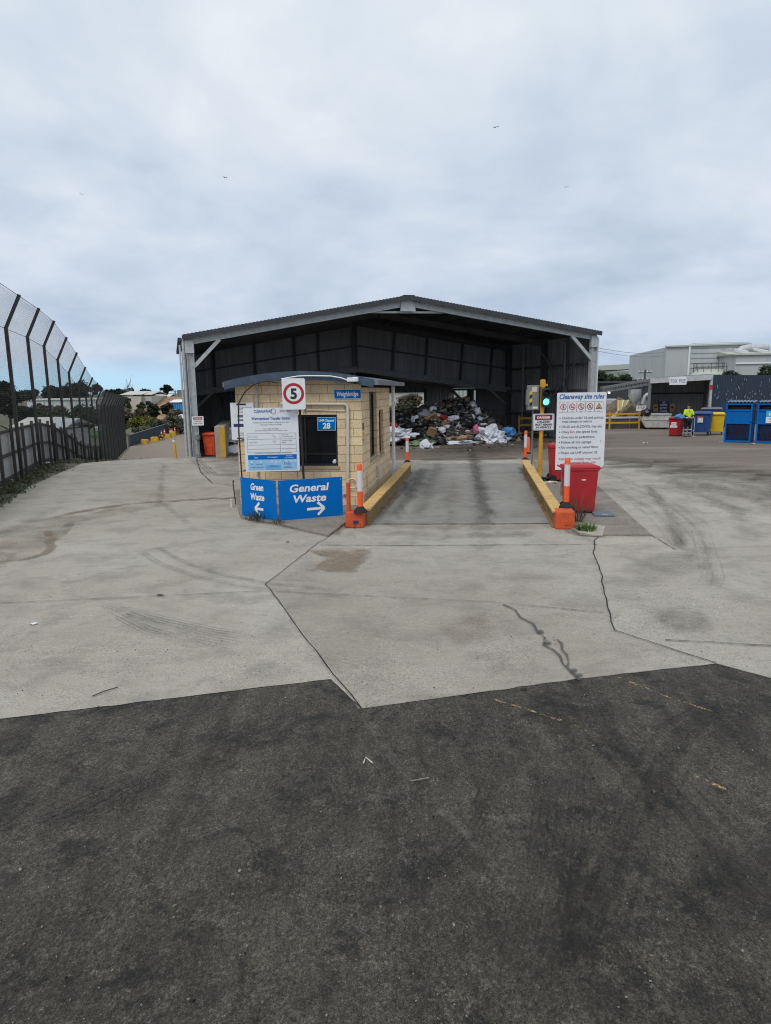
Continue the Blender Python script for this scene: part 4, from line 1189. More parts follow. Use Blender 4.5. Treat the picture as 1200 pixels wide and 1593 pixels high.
for x in (-hw - .07, hw + .06):
    xx = x
    if x < 0:
        pts = [(xx + .02, .03, 0), (xx - .03, .03, fz * .9), (xx - .045, .03, z0 + h * .62), (xx - .02, .02, z0 + h + .10), (xx + .12, .0, z0 + h + .34), (xx + .33, -.02, z0 + h + .51), (xx + .60, -.02, z0 + h + .58), (xx + .85, -.02, z0 + h + .53)]
        mb = MB(); mb.tube(pts, .016, 8); mb.build('bent_pole', M['blackpost'], fee, smooth=True)
    else:
        mb = MB(); mb.beam((xx + .03, .03, 0), (xx - .02, .03, z0 + h + .04), .045, .05); mb.build('pole', M['blackpost'], fee)
for k in (.025, .52):
    mb = MB(); mb.tube([(-hw - .06, .03, fzc(k)), (hw + .05, .03, fzc(k))], .018, 6); mb.build('cross_bar', M['galvd'], fee, smooth=True)
# speed sign
sa = atd(458, 637, 14.93)
sp = thing('speed_sign', 'white 5 speed limit sign with red ring above the fee board', 'sign', (sa.x, sa.y, sa.z), R(1))
sw_, sh_ = .50, .665
board('plate', M['white'], sw_, sh_, sp, 0, t=.006, r=.04)
mb = MB(); disc(mb, 0, .34, .225, -.003, 36, .165); mb.build('red_ring', mat('sign_red', (.40, .02, .022), .45, 0, .06, 4.), sp)
mb = MB(); put_text(mb, '5', 0, .235, .21, align='C', bold=.012); mb.build('numeral', M['ink'], sp)
mb = MB(); mb.box((0, .03, sh_ / 2), (.3, .03, .06)); mb.beam((.24, .05, -.1), (.2, .04, .5), .04, .04); mb.build('bracket', M['galvd'], sp)

# ------------------------------------------------------------------ weighbridge kerbs
def kerb_beam(label, pa, pb, side):
    d = (pb - pa); L = d.length; rz = math.atan2(d.y, d.x) - PI / 2
    k = thing('kerb_beam', label, 'kerb', V((pa.x, pa.y, 0)), rz, 'yellow kerb beams of the weighbridge')
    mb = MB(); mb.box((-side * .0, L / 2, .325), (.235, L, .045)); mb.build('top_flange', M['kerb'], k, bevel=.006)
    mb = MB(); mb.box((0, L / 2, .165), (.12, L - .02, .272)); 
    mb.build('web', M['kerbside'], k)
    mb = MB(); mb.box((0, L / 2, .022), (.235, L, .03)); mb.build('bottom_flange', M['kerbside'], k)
    return rz
ka = at(567, 791, .35); kb = at(636.5, 719, .35)
kc = at(869, 794, .35); kd = at(816.5, 715, .35)
kerb_beam('yellow kerb beam along the left of the weighbridge, beside the hut', ka, kb, 1)
kerb_beam('yellow kerb beam along the right of the weighbridge, beside the bins', kc, kd, -1)
def end_block(label, px, py, w=.36, hgt=.33):
    p = at(px, py); b = thing('end_block', label, 'concrete block', V((p.x, p.y + .2, 0)), R(-7), 'orange end blocks of the weighbridge kerbs')
    mb = MB(); mb.frustum(0, w, .42, hgt, w * .94, .38); mb.build('concrete', M['orangeblk'], b, bevel=.03)
    mb = MB(); mb.box((.03, -.212, .13), (.10, .02, .06)); mb.build('label_plate', M['inknavy'] if px < 700 else M['orangeblk'], b)
    return b
end_block('orange painted concrete block at the near end of the left yellow kerb', 553.5, 822, .37)
end_block('worn orange brick-like block at the near end of the right yellow kerb', 881.5, 824, .38, .36)
def bollard(label, base, hgt=.98, r=.056, rr=.0, stripes=True):
    b = thing('bollard', label, 'bollard', base, rr, 'orange and white flexible bollards')
    mb = MB(); mb.lathe([(.14, 0), (.135, .03), (.08, .09), (.062, .12)], n=20); mb.build('rubber_base', M['rubber'], b, smooth=True)
    mb = MB(); mb.lathe([(r, .10), (r, .44 * hgt)], n=18); mb.lathe([(r, .87 * hgt), (r, .975 * hgt), (r * .8, hgt)], n=18); mb.build('post', M['orange'], b, smooth=True)
    mb = MB(); mb.lathe([(r * 1.02, .44 * hgt), (r * 1.02, .87 * hgt)], n=18); mb.build('reflective_sleeve', M['reflect'], b, smooth=True)
    return b
p = at(561, 796, .33); bollard('orange and white bollard on the left end block, before the hut', V((p.x, p.y + .0, .32)), .96)
p = at(881, 790, .35); bollard('orange and white bollard before the near red bin', V((p.x, p.y, .355)), .99)
p = at(634, 720, .0); bollard('orange and white bollard at the far end of the left kerb, before the rubbish', V((p.x, p.y, 0)), .95)
p = at(817.5, 716, .0); bollard('orange and white bollard at the far end of the right kerb', V((p.x, p.y, 0)), 1.12)
p = at(822, 706, .0); b = thing('bollard', 'plain orange bollard just behind the far right white one', 'bollard', p)
mb = MB(); mb.lathe([(.06, 0), (.06, .68), (.05, .70)], n=16); mb.build('post', M['orange'], b, smooth=True)
mb = MB(); mb.lathe([(.13, 0.002), (.12, .04), (.065, .08)], n=16); mb.build('rubber_base', M['rubber'], b, smooth=True)
# scuffed orange pole by the left block
p = at(543.5, 820); b = thing('steel_post', 'thin scuffed orange steel post beside the left end block', 'post', p)
mb = MB(); mb.lathe([(.042, 0), (.042, .90), (.03, .91)], n=14); mb.build('tube', M['orangeblk'], b, smooth=True)
mb = MB(); mb.lathe([(.07, 0.002), (.07, .02)], n=14); mb.build('foot', M['orangeblk'], b, smooth=True)
# yellow bollard at the crest
p = at(274, 713); b = thing('bollard', 'thin yellow steel bollard at the top of the dirt road', 'bollard', p)
mb = MB(); mb.tube([(0, 0, 0), (-.05, 0, .80), (-.05, 0, .83)], [.055, .055, .03], 12); mb.build('tube', M['yellow'], b, smooth=True)
mb = MB(); mb.tube([(-.045, 0, .70), (-.047, 0, .76)], .059, 12); mb.build('band', M['inkwhite'], b, smooth=True)

# ------------------------------------------------------------------ wheelie bins
def wheelie_bin(label, m, base, rz, k=1., extras=None, group=None):
    b = thing('wheelie_bin', label, 'bin', base, rz, group)
    W, D, H = .58 * k, .70 * k, .97 * k
    mb = MB(); mb.frustum(.06, W * .80, D * .80, H, W * .94, D * .95, .0, 0)
    mb.box((0, 0, H - .02), (W * .99, D, .05)); mb.box((0, -D * .42, .3 * k), (W * .5, .05, .45 * k)); mb.build('body', m, b, bevel=.02)
    lid = MB(); lid.frustum(H + .005, W * 1.03, D * 1.05, H + .06, W * .98, D * 1.0); lid.frustum(H + .06, W * .9, D * .9, H + .085, W * .7, D * .7)
    lid.box((0, -D * .535, H + .005), (W * .8, .06, .03)); lid.build('lid', m, b, bevel=.012)
    mb = MB(); mb.tube([(-W * .4, D * .47, H - .02), (-W * .4, D * .60, H + .03), (W * .4, D * .60, H + .03), (W * .4, D * .47, H - .02)], .018, 8); mb.build('handle', m, b, smooth=True)
    for s in (-1, 1):
        mb = MB(); mb.M = Matrix.Translation((s * W * .43, D * .36, .10)) @ Matrix.Rotation(PI / 2, 4, 'Y'); mb.lathe([(.10, -.025), (.10, .025)], n=18); mb.build('wheel', M['rubber'], b, smooth=True)
    return b
b1 = at(908, 799, .03)
nb = wheelie_bin('scratched red wheelie bin in front of the site rules sign', M['binred'], V((b1.x - .05, b1.y + .22, .03)), R(90), 1.0)
b2 = at(863, 750, .03)
mb = MB(); mb.box((-.268, -.02, .735), (.006, .09, .02)); mb.build('label', M['inkwhite'], nb)
wheelie_bin('red wheelie bin half hidden behind the site rules sign', M['binred'], V((b2.x + .25, b2.y + .3, .03)), R(86), 1.04)
b3 = at(328, 711)
wheelie_bin('orange wheelie bin beside the concrete wall of the shed', M['binorange'], V((b3.x, b3.y + .3, .008)), R(-8), .98)

# ------------------------------------------------------------------ site rules sign
ra = atd(862.5, 732, 16.9); rb = atd(938.5, 728, 17.0); rt = atd(864, 611, 16.9).z
zb = (ra.z + rb.z) / 2; rw = (rb - ra).length; rh = rt - zb
rs = thing('rules_sign', 'tall white site rules sign on a grey post behind the near red bin', 'sign', V(((ra.x + rb.x) / 2 + .02, (ra.y + rb.y) / 2, .03)), face(ra, rb) + R(1))
z0 = zb - .03
mb = MB(); hw = rw / 2
mb.prism([(-hw, 0), (hw - .10, 0), (hw, .09), (hw, rh - .02), (hw - .02, rh), (-hw + .02, rh), (-hw, rh - .02)], (0, 0, z0), V((1, 0, 0)), V((0, 0, 1)), V((0, 1, 0)), .01); mb.build('board', M['white'], rs)
def rz_(py): return z0 + rh * (1 - (py - 611) / 119.)
mb = MB(); put_text(mb, 'Cleanaway site rules', 0, rz_(620.5), .115, w=rw * .91, align='C', shear=.25, bold=.004); mb.build('blue_lettering', M['inkblue'], rs)
mb = MB(); X = -hw
body = [('Children under 16 and animals', 651.5, 1), ('must remain in vehicle', 657, 0), ('DRUG and ALCOHOL free site', 665, 1), ('Obey       site speed limit', 673, 1), ('Give way to pedestrians', 681, 1), ('Follow all site signage', 689, 1), ('No smoking or naked flame', 697, 1), ('Please use UHF channel: 28', 705.5, 1)]
wid = {0: .86, 1: .62, 2: .825, 3: .735, 4: .685, 5: .62, 6: .77, 7: .755}
for i, (s, py, bl) in enumerate(body):
    put_text(mb, s, X + .135, rz_(py), .062, w=rw * wid[i] * .985)
    if bl: disc(mb, X + .085, rz_(py) + .028, .014, -.004, 10)
put_text(mb, '!!', hw - .12, rz_(688), .04); mb.build('black_lettering', M['ink'], rs)
mb = MB(); put_text(mb, '5km', X + .345, rz_(673), .062, w=.12, y=-.0045)
put_text(mb, 'Failure to comply may result', 0, rz_(715), .062, w=rw * .86, align='C', shear=.2); put_text(mb, 'in removal from site', .02, rz_(721), .062, w=rw * .62, align='C', shear=.2); put_text(mb, 'and / or penalty', -.05, rz_(728.5), .05, w=rw * .6, align='C', shear=.2)
pw = rw * .176
cs = [X + .05 + pw * (i + .5) + i * .006 for i in range(5)]; cz = rz_(632.5)
for i in range(4): disc(mb, cs[i], cz, .078, -.0045, 26, .062)
for i in (1, 2, 3): line2(mb, cs[i] - .05, cz + .05, cs[i] + .05, cz - .05, .014, -.006)
mb.build('red_lettering', M['inkred'], rs)
mb = MB()
for i in range(5): frame_rect(mb, cs[i] - pw / 2, rz_(641), cs[i] + pw / 2, rz_(625), .005)
for i, s in enumerate(('5km', 'dogs', 'bikes', 'phone', 'caution')): put_text(mb, s, cs[i], rz_(640.3), .02, align='C')
mb.build('grey_lettering', M['inkgrey'], rs)
mb = MB(); put_text(mb, '5', cs[0], cz - .035, .07, align='C', bold=.004, y=-.005)
# little pictograms: cigarette, figure, bottle
line2(mb, cs[1] - .04, cz - .012, cs[1] + .035, cz - .012, .016); line2(mb, cs[1] + .02, cz + .0, cs[1] + .035, cz + .03, .007)
disc(mb, cs[2] - .01, cz + .028, .012, -.005, 10); line2(mb, cs[2] - .01, cz + .015, cs[2], cz - .015, .022); line2(mb, cs[2], cz - .015, cs[2] + .03, cz - .03, .013); disc(mb, cs[2] + .01, cz - .03, .014, -.005, 10, .009)
frame_rect(mb, cs[3] - .02, cz - .035, cs[3] + .015, cz + .035, .008, -.005)
mb.add([(cs[4] - .085, -.004, cz - .06), (cs[4] + .085, -.004, cz - .06), (cs[4], -.004, cz + .085)], [(0, 1, 2)]); mb.build('pictogram', M['ink'], rs)
mb = MB(); mb.add([(cs[4] - .062, -.0055, cz - .047), (cs[4] + .062, -.0055, cz - .047), (cs[4], -.0055, cz + .06)], [(0, 1, 2)]); mb.build('warning_triangle', M['inkyellow'], rs)
mb = MB(); line2(mb, cs[4] - .03, cz - .03, cs[4] + .03, cz - .03, .012, -.007); line2(mb, cs[4], cz - .03, cs[4], cz + .03, .014, -.0072); mb.build('warning_mark', M['ink'], rs)
for x in (-hw + .2, hw - .25):
    mb = MB(); mb.tube([(x, .04, 0), (x, .04, z0 + rh - .1)], .03, 10); mb.build('post', M['galvd'], rs, smooth=True)

# ------------------------------------------------------------------ traffic light
tl = at(840, 737, .03)
tt = thing('traffic_light', 'two-lamp traffic light showing green on a yellow pole', 'traffic light', V((tl.x, tl.y, .03)), 0)
def tz(py): return atd(842, py, tl.y).z - .03
mb = MB(); mb.tube([(0, 0, 0), (.03, 0, tz(600)), (.035, 0, tz(590))], .066, 12); mb.lathe([(.12, 0), (.12, .02)], n=12); mb.build('pole', M['yellow'], tt, smooth=True)
zc = (tz(604) + tz(633)) / 2; hh = tz(604) - tz(633)
mb = MB(); mb.box((.09, -.14, zc), (.25, .14, hh)); mb.box((.04, -.05, zc), (.06, .1, .06)); mb.build('signal_head', mat('signal_housing', (.012, .03, .03), .5), tt, bevel=.02)
for nm, z, m in (('red_lamp', zc + hh * .23, M['glass']), ('green_lamp', zc - hh * .22, emitter('green_signal', (.12, 1., .62), 1.9))):
    mb = MB(); mb.M = Matrix.Translation((.09, -.215, z)) @ Matrix.Rotation(PI / 2, 4, 'X'); mb.lathe([(.098, -.005), (.09, .012), (.05, .025), (.0, .03)], n=24); lo = mb.build(nm, m, tt, smooth=True)
    mb = MB(); n = 14; vs = []; fs = []
    for i in range(n + 1):
        a = -.25 + (PI + .5) * i / n
        for rr in (.108, .114):
            vs += [(.09 + rr * math.cos(a), -.205, z + rr * math.sin(a)), (.09 + rr * math.cos(a), -.205 - .16 * (.45 + .55 * max(0, math.sin(a))), z + rr * math.sin(a))]
    for i in range(n):
        a = 4 * i; b = a + 4
        fs += [(a, b, b+1, a+1), (a+2, a+3, b+3, b+2), (a+1, b+1, b+3, a+3)]
    mb.add(vs, fs); mb.build('visor', M['frame'], lo, smooth=True)
mb = MB(); mb.box((.02, -.01, tz(597)), (.15, .13, .22)); mb.box((.12, -.03, tz(599)), (.1, .06, .07)); mb.build('top_box', M['yellow'], tt, bevel=.01)
ds = thing('danger_sign', 'small DANGER children must remain in vehicle sign on the yellow pole', 'sign', V((tl.x + .06, tl.y - .09, tz(669) + .03)), R(1))
dw, dh = .66, .51
board('plate', M['white'], dw, dh, ds, 0, t=.006, r=.03)
mb = MB(); rect(mb, -.27, .32, .27, .47); frame_rect(mb, -.31, .02, .31, .49, .006, -.0028)
for s, z in (('CHILDREN', .235), ('MUST REMAIN', .145), ('IN VEHICLE', .06)): put_text(mb, s, 0, z, .062, w=.030 * len(s) + .18, align='C', bold=.003)
mb.build('black_lettering', M['ink'], ds)
mb = MB(); mb.add([(.25 * math.cos(2*PI*k/28), -.0045, .395 + .058 * math.sin(2*PI*k/28)) for k in range(28)], [tuple(range(28))]); mb.build('red_oval', M['inkred'], ds)
mb = MB(); put_text(mb, 'DANGER', 0, .36, .07, w=.40, align='C', bold=.003, y=-.0065); mb.build('white_lettering', M['inkwhite'], ds)
M['greycase'] = mat('grey_case', (.22, .23, .22), .5, .1, .08, 4.)
# control cabinet behind the pole
cb = thing('control_cabinet', 'grey metal control cabinet with yellow-black hazard stripes beside the traffic light', 'cabinet', V((tl.x - .25, tl.y + .12, tz(637.5) + .03)), R(4))
ch = tz(599) - tz(637.5)
mb = MB(); mb.box((0, 0, ch / 2), (.34, .22, ch)); mb.box((-.17, .02, ch * .5), (.05, .18, ch * .6)); mb.build('case', M['greycase'], cb, bevel=.01)
mb = MB(); mb.box((.02, -.115, ch * .83), (.16, .01, .16)); mb.build('glass_plate', M['creampipe'], cb)
for i in range(4):
    mb = MB(); z = .10 + i * .115
    mb.add([(-.13, -.113, z), (-.05, -.113, z + .05), (-.05, -.113, z + .16), (-.13, -.113, z + .11)], [(0, 1, 2, 3)]); mb.build('hazard_stripe', M['inkyellow'] if i % 2 else M['ink'], cb)
mb = MB(); mb.box((.05, -.115, .07), (.16, .01, .06)); mb.build('data_plate', M['white'], cb)
mb = MB(); mb.tube([(.02, .02, -tz(637.5)), (.02, .02, 0)], .03, 8); mb.build('leg', M['galvd'], cb, smooth=True)

# ------------------------------------------------------------------ things by the shed's left column
p = at(309, 690); ds2 = thing('danger_sign', 'white DANGER sign hung on the left front column of the shed', 'sign', V((FL.x + .35, FL.y - .15, 1.36)), R(10))
board('plate', M['white'], .48, .38, ds2, 0, t=.005, r=.01)
mb = MB(); rect(mb, -.18, .24, .18, .34); mb.build('red_band', M['inkred'], ds2)
mb = MB(); put_text(mb, 'FORKLIFTS', 0, .15, .05, w=.32, align='C'); put_text(mb, 'OPERATING', 0, .06, .05, w=.36, align='C'); mb.build('black_lettering', M['ink'], ds2)
mb = MB(); put_text(mb, 'DANGER', 0, .265, .05, w=.28, align='C', y=-.005); mb.build('white_lettering', M['inkwhite'], ds2)
# concrete bay wall with yellow end
pa = at(344, 713); cw = thing('bay_wall', 'low grey concrete bay wall with a yellow painted end in the shed', 'wall', V((pa.x, pa.y, 0)), R(10))
mb = MB(); mb.box((0, 3.2, .66), (.42, 6.4, 1.33)); mb.build('concrete', M['concrete'], cw, bevel=.03)
mb = MB(); mb.box((.11, -.004, .66), (.20, .012, 1.30)); mb.build('yellow_end', M['yellow'], cw)
mb = MB(); mb.box((.0, 0, 0), (.01, .01, .01))
# galvanised drum and steel by the column
p = at(309, 706)
dr = thing('drain_can', 'dull metal can standing at the foot of the left shed column', 'can', V((FL.x + .33, FL.y - .22, .008)))
mb = MB(); mb.lathe([(.10, 0), (.10, .16), (.08, .17), (.04, .22), (.04, .75), (.1, .78), (.1, .95)], n=16); mb.build('body', M['galvd'], dr, smooth=True)
mb = MB(); mb.tube([(-.1, 0, .82), (0, 0, 1.02), (.1, 0, .82)], .01, 6); mb.build('handle', M['galvd'], dr, smooth=True)

# hose stub and reel left of the green waste sign
p = at(366, 786, .05); hs = thing('pipe_stub', 'short white pipe stub in the concrete left of the Green Waste sign', 'pipe', at(361, 789))
mb = MB(); mb.tube([(0, 0, 0), (0, 0, .17)], .032, 10); mb.build('tube', M['whitepaint'], hs, smooth=True)
mb = MB(); mb.lathe([(.04, .165), (.04, .19)], n=10); mb.build('cap', M['whitepaint'], hs, smooth=True)
hs = thing('cable_conduit', 'thin dark bent conduit rising left of the Green Waste sign', 'conduit', at(367, 785))
mb = MB(); mb.tube([(0, 0, 0), (-.02, .02, .2), (-.05, .05, .5), (-.05, .08, .55)], .014, 8); mb.build('tube', M['blackpost'], hs, smooth=True)
mb = MB(); mb.tube([(-.05, .08, .55), (-.05, .1, .58)], .02, 8); mb.build('cap', M['blackpost'], hs, smooth=True)
# ------------------------------------------------------------------ rubbish
def crumple(mb, c, s, seed, sub=1, amp=.35, rz=0., flat_=None):
    """a crumpled lump: jittered icosphere"""
    bm = bmesh.new(); bmesh.ops.create_icosphere(bm, subdivisions=sub, radius=1)
    rot = Matrix.Rotation(rz, 3, 'Z') @ Matrix.Rotation(random.uniform(-.5, .5), 3, 'X')
    vs = []
    for v in bm.verts:
        p = v.co
        d = 1 + amp * mnoise.noise(p * 1.7 + V((seed, seed * .7, 0))) + amp * .6 * mnoise.noise(p * 4.3 + V((seed, 0, seed)))
        q = V((p.x * d * s[0], p.y * d * s[1], p.z * d * s[2]))
        q = rot @ q
        if flat_ is not None and q.z < flat_: q.z = flat_
        vs.append(V(c) + q)
    fs = [tuple(v.index for v in f.verts) for f in bm.faces]
    bm.free(); mb.add(vs, fs)
PAL = [((.014, .014, .016), 32), ((.03, .03, .032), 16), ((.075, .065, .055), 14), ((.13, .095, .065), 12), ((.22, .20, .18), 8), ((.30, .21, .13), 8), ((.45, .46, .48), 6), ((.68, .69, .72), 6),
       ((.04, .10, .24), 2), ((.30, .03, .03), 1.5), ((.05, .16, .09), 1.5), ((.42, .32, .08), 1), ((.35, .12, .15), 1), ((.16, .20, .16), 2)]
def pick():
    r = random.uniform(0, sum(w for _, w in PAL))
    for c, w in PAL:
        r -= w
        if r <= 0: return c
    return PAL[0][0]
def heap(name, label, hfun, region, count, seed, small=(.05, .22)):
    random.seed(seed)
    mb = MB(); mb.ccol = (.04, .036, .032)
    (x0, x1), (y0, y1) = region
    nx, ny = 64, 46; vs = []; fs = []
    for j in range(ny + 1):
        for i in range(nx + 1):
            x = lerp(x0, x1, i / nx); y = lerp(y0, y1, j / ny)
            h = hfun(x, y)
            h = h + (.22 * mnoise.noise(V((x * 2.2, y * 2.2, seed))) + .12 * mnoise.noise(V((x * 5, y * 5, seed)))) * min(1, h * 2) - .02
            vs.append((x, y, h))
    for j in range(ny):
        for i in range(nx): a = j * (nx + 1) + i; fs.append((a, a + 1, a + nx + 2, a + nx + 1))
    mb.add(vs, fs)
    k = 0; tries = 0
    while k < count and tries < count * 12:
        tries += 1
        x = random.uniform(x0, x1); y = random.uniform(y0, y1); h = hfun(x, y)
        if h < .02: continue
        k += 1
        c = pick(); j = random.uniform(.75, 1.25); mb.ccol = tuple(min(.8, q * j) for q in c)
        r = random.uniform(*small) * (1.5 if random.random() < .12 else 1)
        z = h + random.uniform(-.05, .12)
        kind = random.random()
        if kind < .62: crumple(mb, (x, y, z), (r * random.uniform(.7, 1.5), r * random.uniform(.7, 1.3), r * random.uniform(.45, .9)), k, 2 if r > .13 else 1, .55, random.uniform(0, 6))
        elif kind < .84:
            e = Euler((random.uniform(-.9, .9), random.uniform(-.9, .9), random.uniform(0, 6))).to_matrix()
            mb.box((x, y, z), (r * random.uniform(1, 2.4), r * random.uniform(.7, 1.6), r * random.choice((.06, .1, .5, .9))), rot=e)
        else:
            d = V((random.uniform(-1, 1), random.uniform(-1, 1), random.uniform(-.4, .6))).normalized() * r * random.uniform(1.5, 3.5)
            mb.beam(V((x, y, z)) - d, V((x, y, z)) + d, r * .12, r * .16)
    o = mb.build(name, M['trash'], smooth=True, sharp=58); tag(o, label, 'rubbish', kind='stuff'); return o
def gauss(x, y, cx, cy, sx, sy, h, p=2): return h * math.exp(-(abs((x - cx) / sx) ** p + abs((y - cy) / sy) ** p))
def main_h(x, y):
    h = gauss(x, y, 4.2, 37.6, 1.5, 2.1, 1.48) + gauss(x, y, 2.2, 37.0, 2.0, 1.9, 1.15) + gauss(x, y, .4, 36.5, 1.9, 1.7, .75) + gauss(x, y, 5.4, 37, 1.5, 1.7, .7) + gauss(x, y, -1.5, 36.5, 2.2, 1.6, .5) + gauss(x, y, 3.6, 35.4, 1.5, 1.1, .55)
    return h - .14
heap('waste_heap', 'tall mixed heap of black bags, timber and household rubbish inside the shed', main_h, ((-4.2, 8.2), (33.6, 41.)), 2600, 5)
def left_h(x, y): return gauss(x, y, -7.4, 34.5, 2.0, 2.2, 1.25) + gauss(x, y, -6.4, 32.4, .9, 1.2, .4) - .12
heap('bag_heap', 'low heap of grey and white sacks between the bay wall and the hut', left_h, ((-8.3, -4.0), (30.4, 37.5)), 600, 9, (.06, .26))
def apron_h(x, y): return gauss(x, y, 10.0, 41.0, 4.0, 1.2, .35) + gauss(x, y, 8.4, 38.5, 1.4, 1.2, .28) - .1
heap('swept_litter', 'low ridge of swept dirt and litter along the right shed wall', apron_h, ((6.6, 9.4), (36.4, 41.5)), 240, 13, (.03, .12))
random.seed(21)
def lump(name, label, cat, px, py, d, s, m, seed, sub=3, amp=.45, group=None, rz=0.):
    q = atd(px, py, d); base = max(0.01, q.z)
    t = MB(); crumple(t, (0, 0, s[2] * .7), s, seed, sub, amp, rz, None)
    # sits on the ground or heap: nothing below the base
    for v in t.v: v.z = max(v.z, 0.0 if q.z < .25 else -1)
    o = t.build(name, m, smooth=True); o.location = (q.x, q.y, base if q.z >= .25 else .012)
    tag(o, label, cat, group); return o
lump('plastic_bag', 'big white woven bulk bag at the right foot of the rubbish heap', 'bag', 763, 684, 34.3, (.60, .45, .50), M['bagwhite'], 3, 4, .55)
lump('plastic_bag', 'blue plastic bag right of the big white bulk bag', 'bag', 791, 678, 35.2, (.36, .3, .26), M['bagblue'], 5)
lump('plastic_bag', 'pink plastic bag low on the rubbish heap', 'bag', 741, 674, 34.6, (.18, .2, .26), M['bagpink'], 8)
lump('plastic_bag', 'small blue and white bag under the pink bag', 'bag', 742, 684, 34.2, (.19, .18, .17), M['bagblue'], 11)
lump('plastic_bag', 'white bag standing high on the right shoulder of the heap', 'bag', 743, 644, 36.0, (.2, .2, .2), M['bagwhite'], 14)
lump('plastic_bag', 'white bag across the middle of the heap', 'bag', 706, 654, 35.2, (.34, .2, .13), M['bagwhite'], 17)
lump('plastic_bag', 'small white bag high on the left slope of the heap', 'bag', 674, 641, 36.2, (.24, .18, .16), M['bagwhite'], 19)
lump('plastic_bag', 'pale bag left of the leaning cardboard on the heap', 'bag', 646, 657, 35.6, (.19, .18, .2), M['bagwhite'], 23)
lump('plastic_bag', 'shiny black bag under the crest of the heap', 'bag', 706, 645, 35.8, (.42, .3, .26), M['bagblack'], 29)
lump('plastic_bag', 'shiny black bag at the front foot of the heap', 'bag', 683, 689, 33.6, (.34, .25, .2), M['bagblack'], 31)
lump('plastic_bag', 'large black bag in the left half of the heap', 'bag', 640, 671, 34.8, (.5, .35, .26), M['bagblack'], 37)
lump('plastic_bag', 'bright red bag beside the hut downpipe', 'bag', 611, 666, 34.5, (.24, .2, .19), M['bagred'], 41)
lump('plastic_sheet', 'crumpled white sheet spread beside the hut downpipe', 'plastic sheet', 617, 683, 33.6, (.75, .5, .3), M['bagwhite'], 43, 4, .9)
lump('cloth', 'faded green cloth lying before the heap', 'cloth', 660, 690, 33.4, (.5, .28, .16), M['baggreen'], 47, 3, .8)
lump('cloth', 'second faded green cloth left of the torn white paper', 'cloth', 645, 692, 33.2, (.36, .25, .14), M['baggreen'], 48, 3, .8)
lump('plastic_sheet', 'torn white paper sack standing alone before the heap', 'paper sack', 663, 699, 31.6, (.3, .2, .2), M['bagwhite'], 53, 2, 1.1)
lump('plastic_sheet', 'long flat white plastic strip at the front edge of the heap', 'plastic sheet', 723, 690, 33.5, (.62, .25, .11), M['bagwhite'], 59, 3, .9)
lump('plastic_bag', 'white sack on top beside the bay wall', 'bag', 355, 676, 32.4, (.38, .3, .2), M['bagwhite'], 61)
lump('plastic_bag', 'grey white sack in the middle beside the bay wall', 'bag', 358, 689, 31.6, (.36, .3, .22), M['bagwhite'], 67)
lump('plastic_bag', 'lowest grey sack beside the bay wall', 'bag', 360, 702, 30.8, (.42, .3, .2), M['bagwhite'], 71)
def carton(label, px, py, d, s, rot, open_=False):
    q = atd(px, py, d); t = thing('cardboard_box', label, 'box', q, 0)
    t.rotation_euler = (0, 0, rot[2])
    mb = MB(); mb.box((0, 0, 0), s, rot=Euler((rot[0], rot[1], 0)).to_matrix()); mb.build('carton', M['cardboard'], t)
    mb = MB(); mb.box((0, -s[1] * .62, s[2] * .5), (s[0] * .95, s[1] * .5, .012), rot=Euler((rot[0] + .5, rot[1], 0)).to_matrix()); mb.build('flap', M['cardboard'], t)
carton('brown cardboard box tipped on the left slope of the heap', 672, 672, 34.2, (.36, .3, .38), (.35, .3, .4))
carton('flattened tan cardboard leaning along the left shoulder of the heap', 668, 649, 35.4, (.8, .25, .12), (.4, -.5, .1))
carton('flat cardboard box at the front foot of the heap', 718, 682, 33.8, (.5, .3, .14), (.25, -.1, .1))
carton('small torn carton high on the left side of the heap', 692, 660, 35.0, (.26, .2, .2), (.4, .2, .8))
# yellow guard rails inside the shed and along the ramp
def guard(label, pts, hs, closed_end=True, h=1.05):
    base = pts[0]; t = thing('guard_rail', label, 'railing', base)
    for i, p in enumerate(pts):
        mb = MB(); q = p - base; mb.beam(q, q + V((0, 0, h)), .09, .09); mb.build('post', M['yellow'], t)
    for a, b in zip(pts, pts[1:]):
        for k in hs:
            mb = MB(); mb.beam(a - base + V((0, 0, k)), b - base + V((0, 0, k)), .06, .10); mb.build('rail', M['yellow'], t)
    return t
g1 = [V((7.75, 39.4, 0)), V((8.9, 39.3, 0)), V((9.9, 38.9, 0))]
guard('yellow tubular guard rail behind the traffic light inside the shed', g1, (.18, .62, 1.0), h=1.15)
t = thing('steel_cage', 'rusty wire pallet cage left of the yellow guard rail in the shed', 'cage', V((7.05, 40.0, 0)), R(-12))
mb = MB()
for x in (-.5, .5):
    for y in (-.4, .4): mb.beam((x, y, 0), (x, y, 1.2), .05, .05)
mb.build('frame', M['oldwood'], t)
mb = MB()
for k in range(9):
    z = .15 + k * .13; mb.beam((-.5, -.4, z), (.5, -.4, z), .015, .015); mb.beam((.5, -.4, z), (.5, .4, z), .015, .015)
for k in range(9): mb.beam((-.5 + k * .125, -.4, .1), (-.5 + k * .125, -.4, 1.2), .015, .015)
mb.build('wire_panel', M['oldwood'], t)

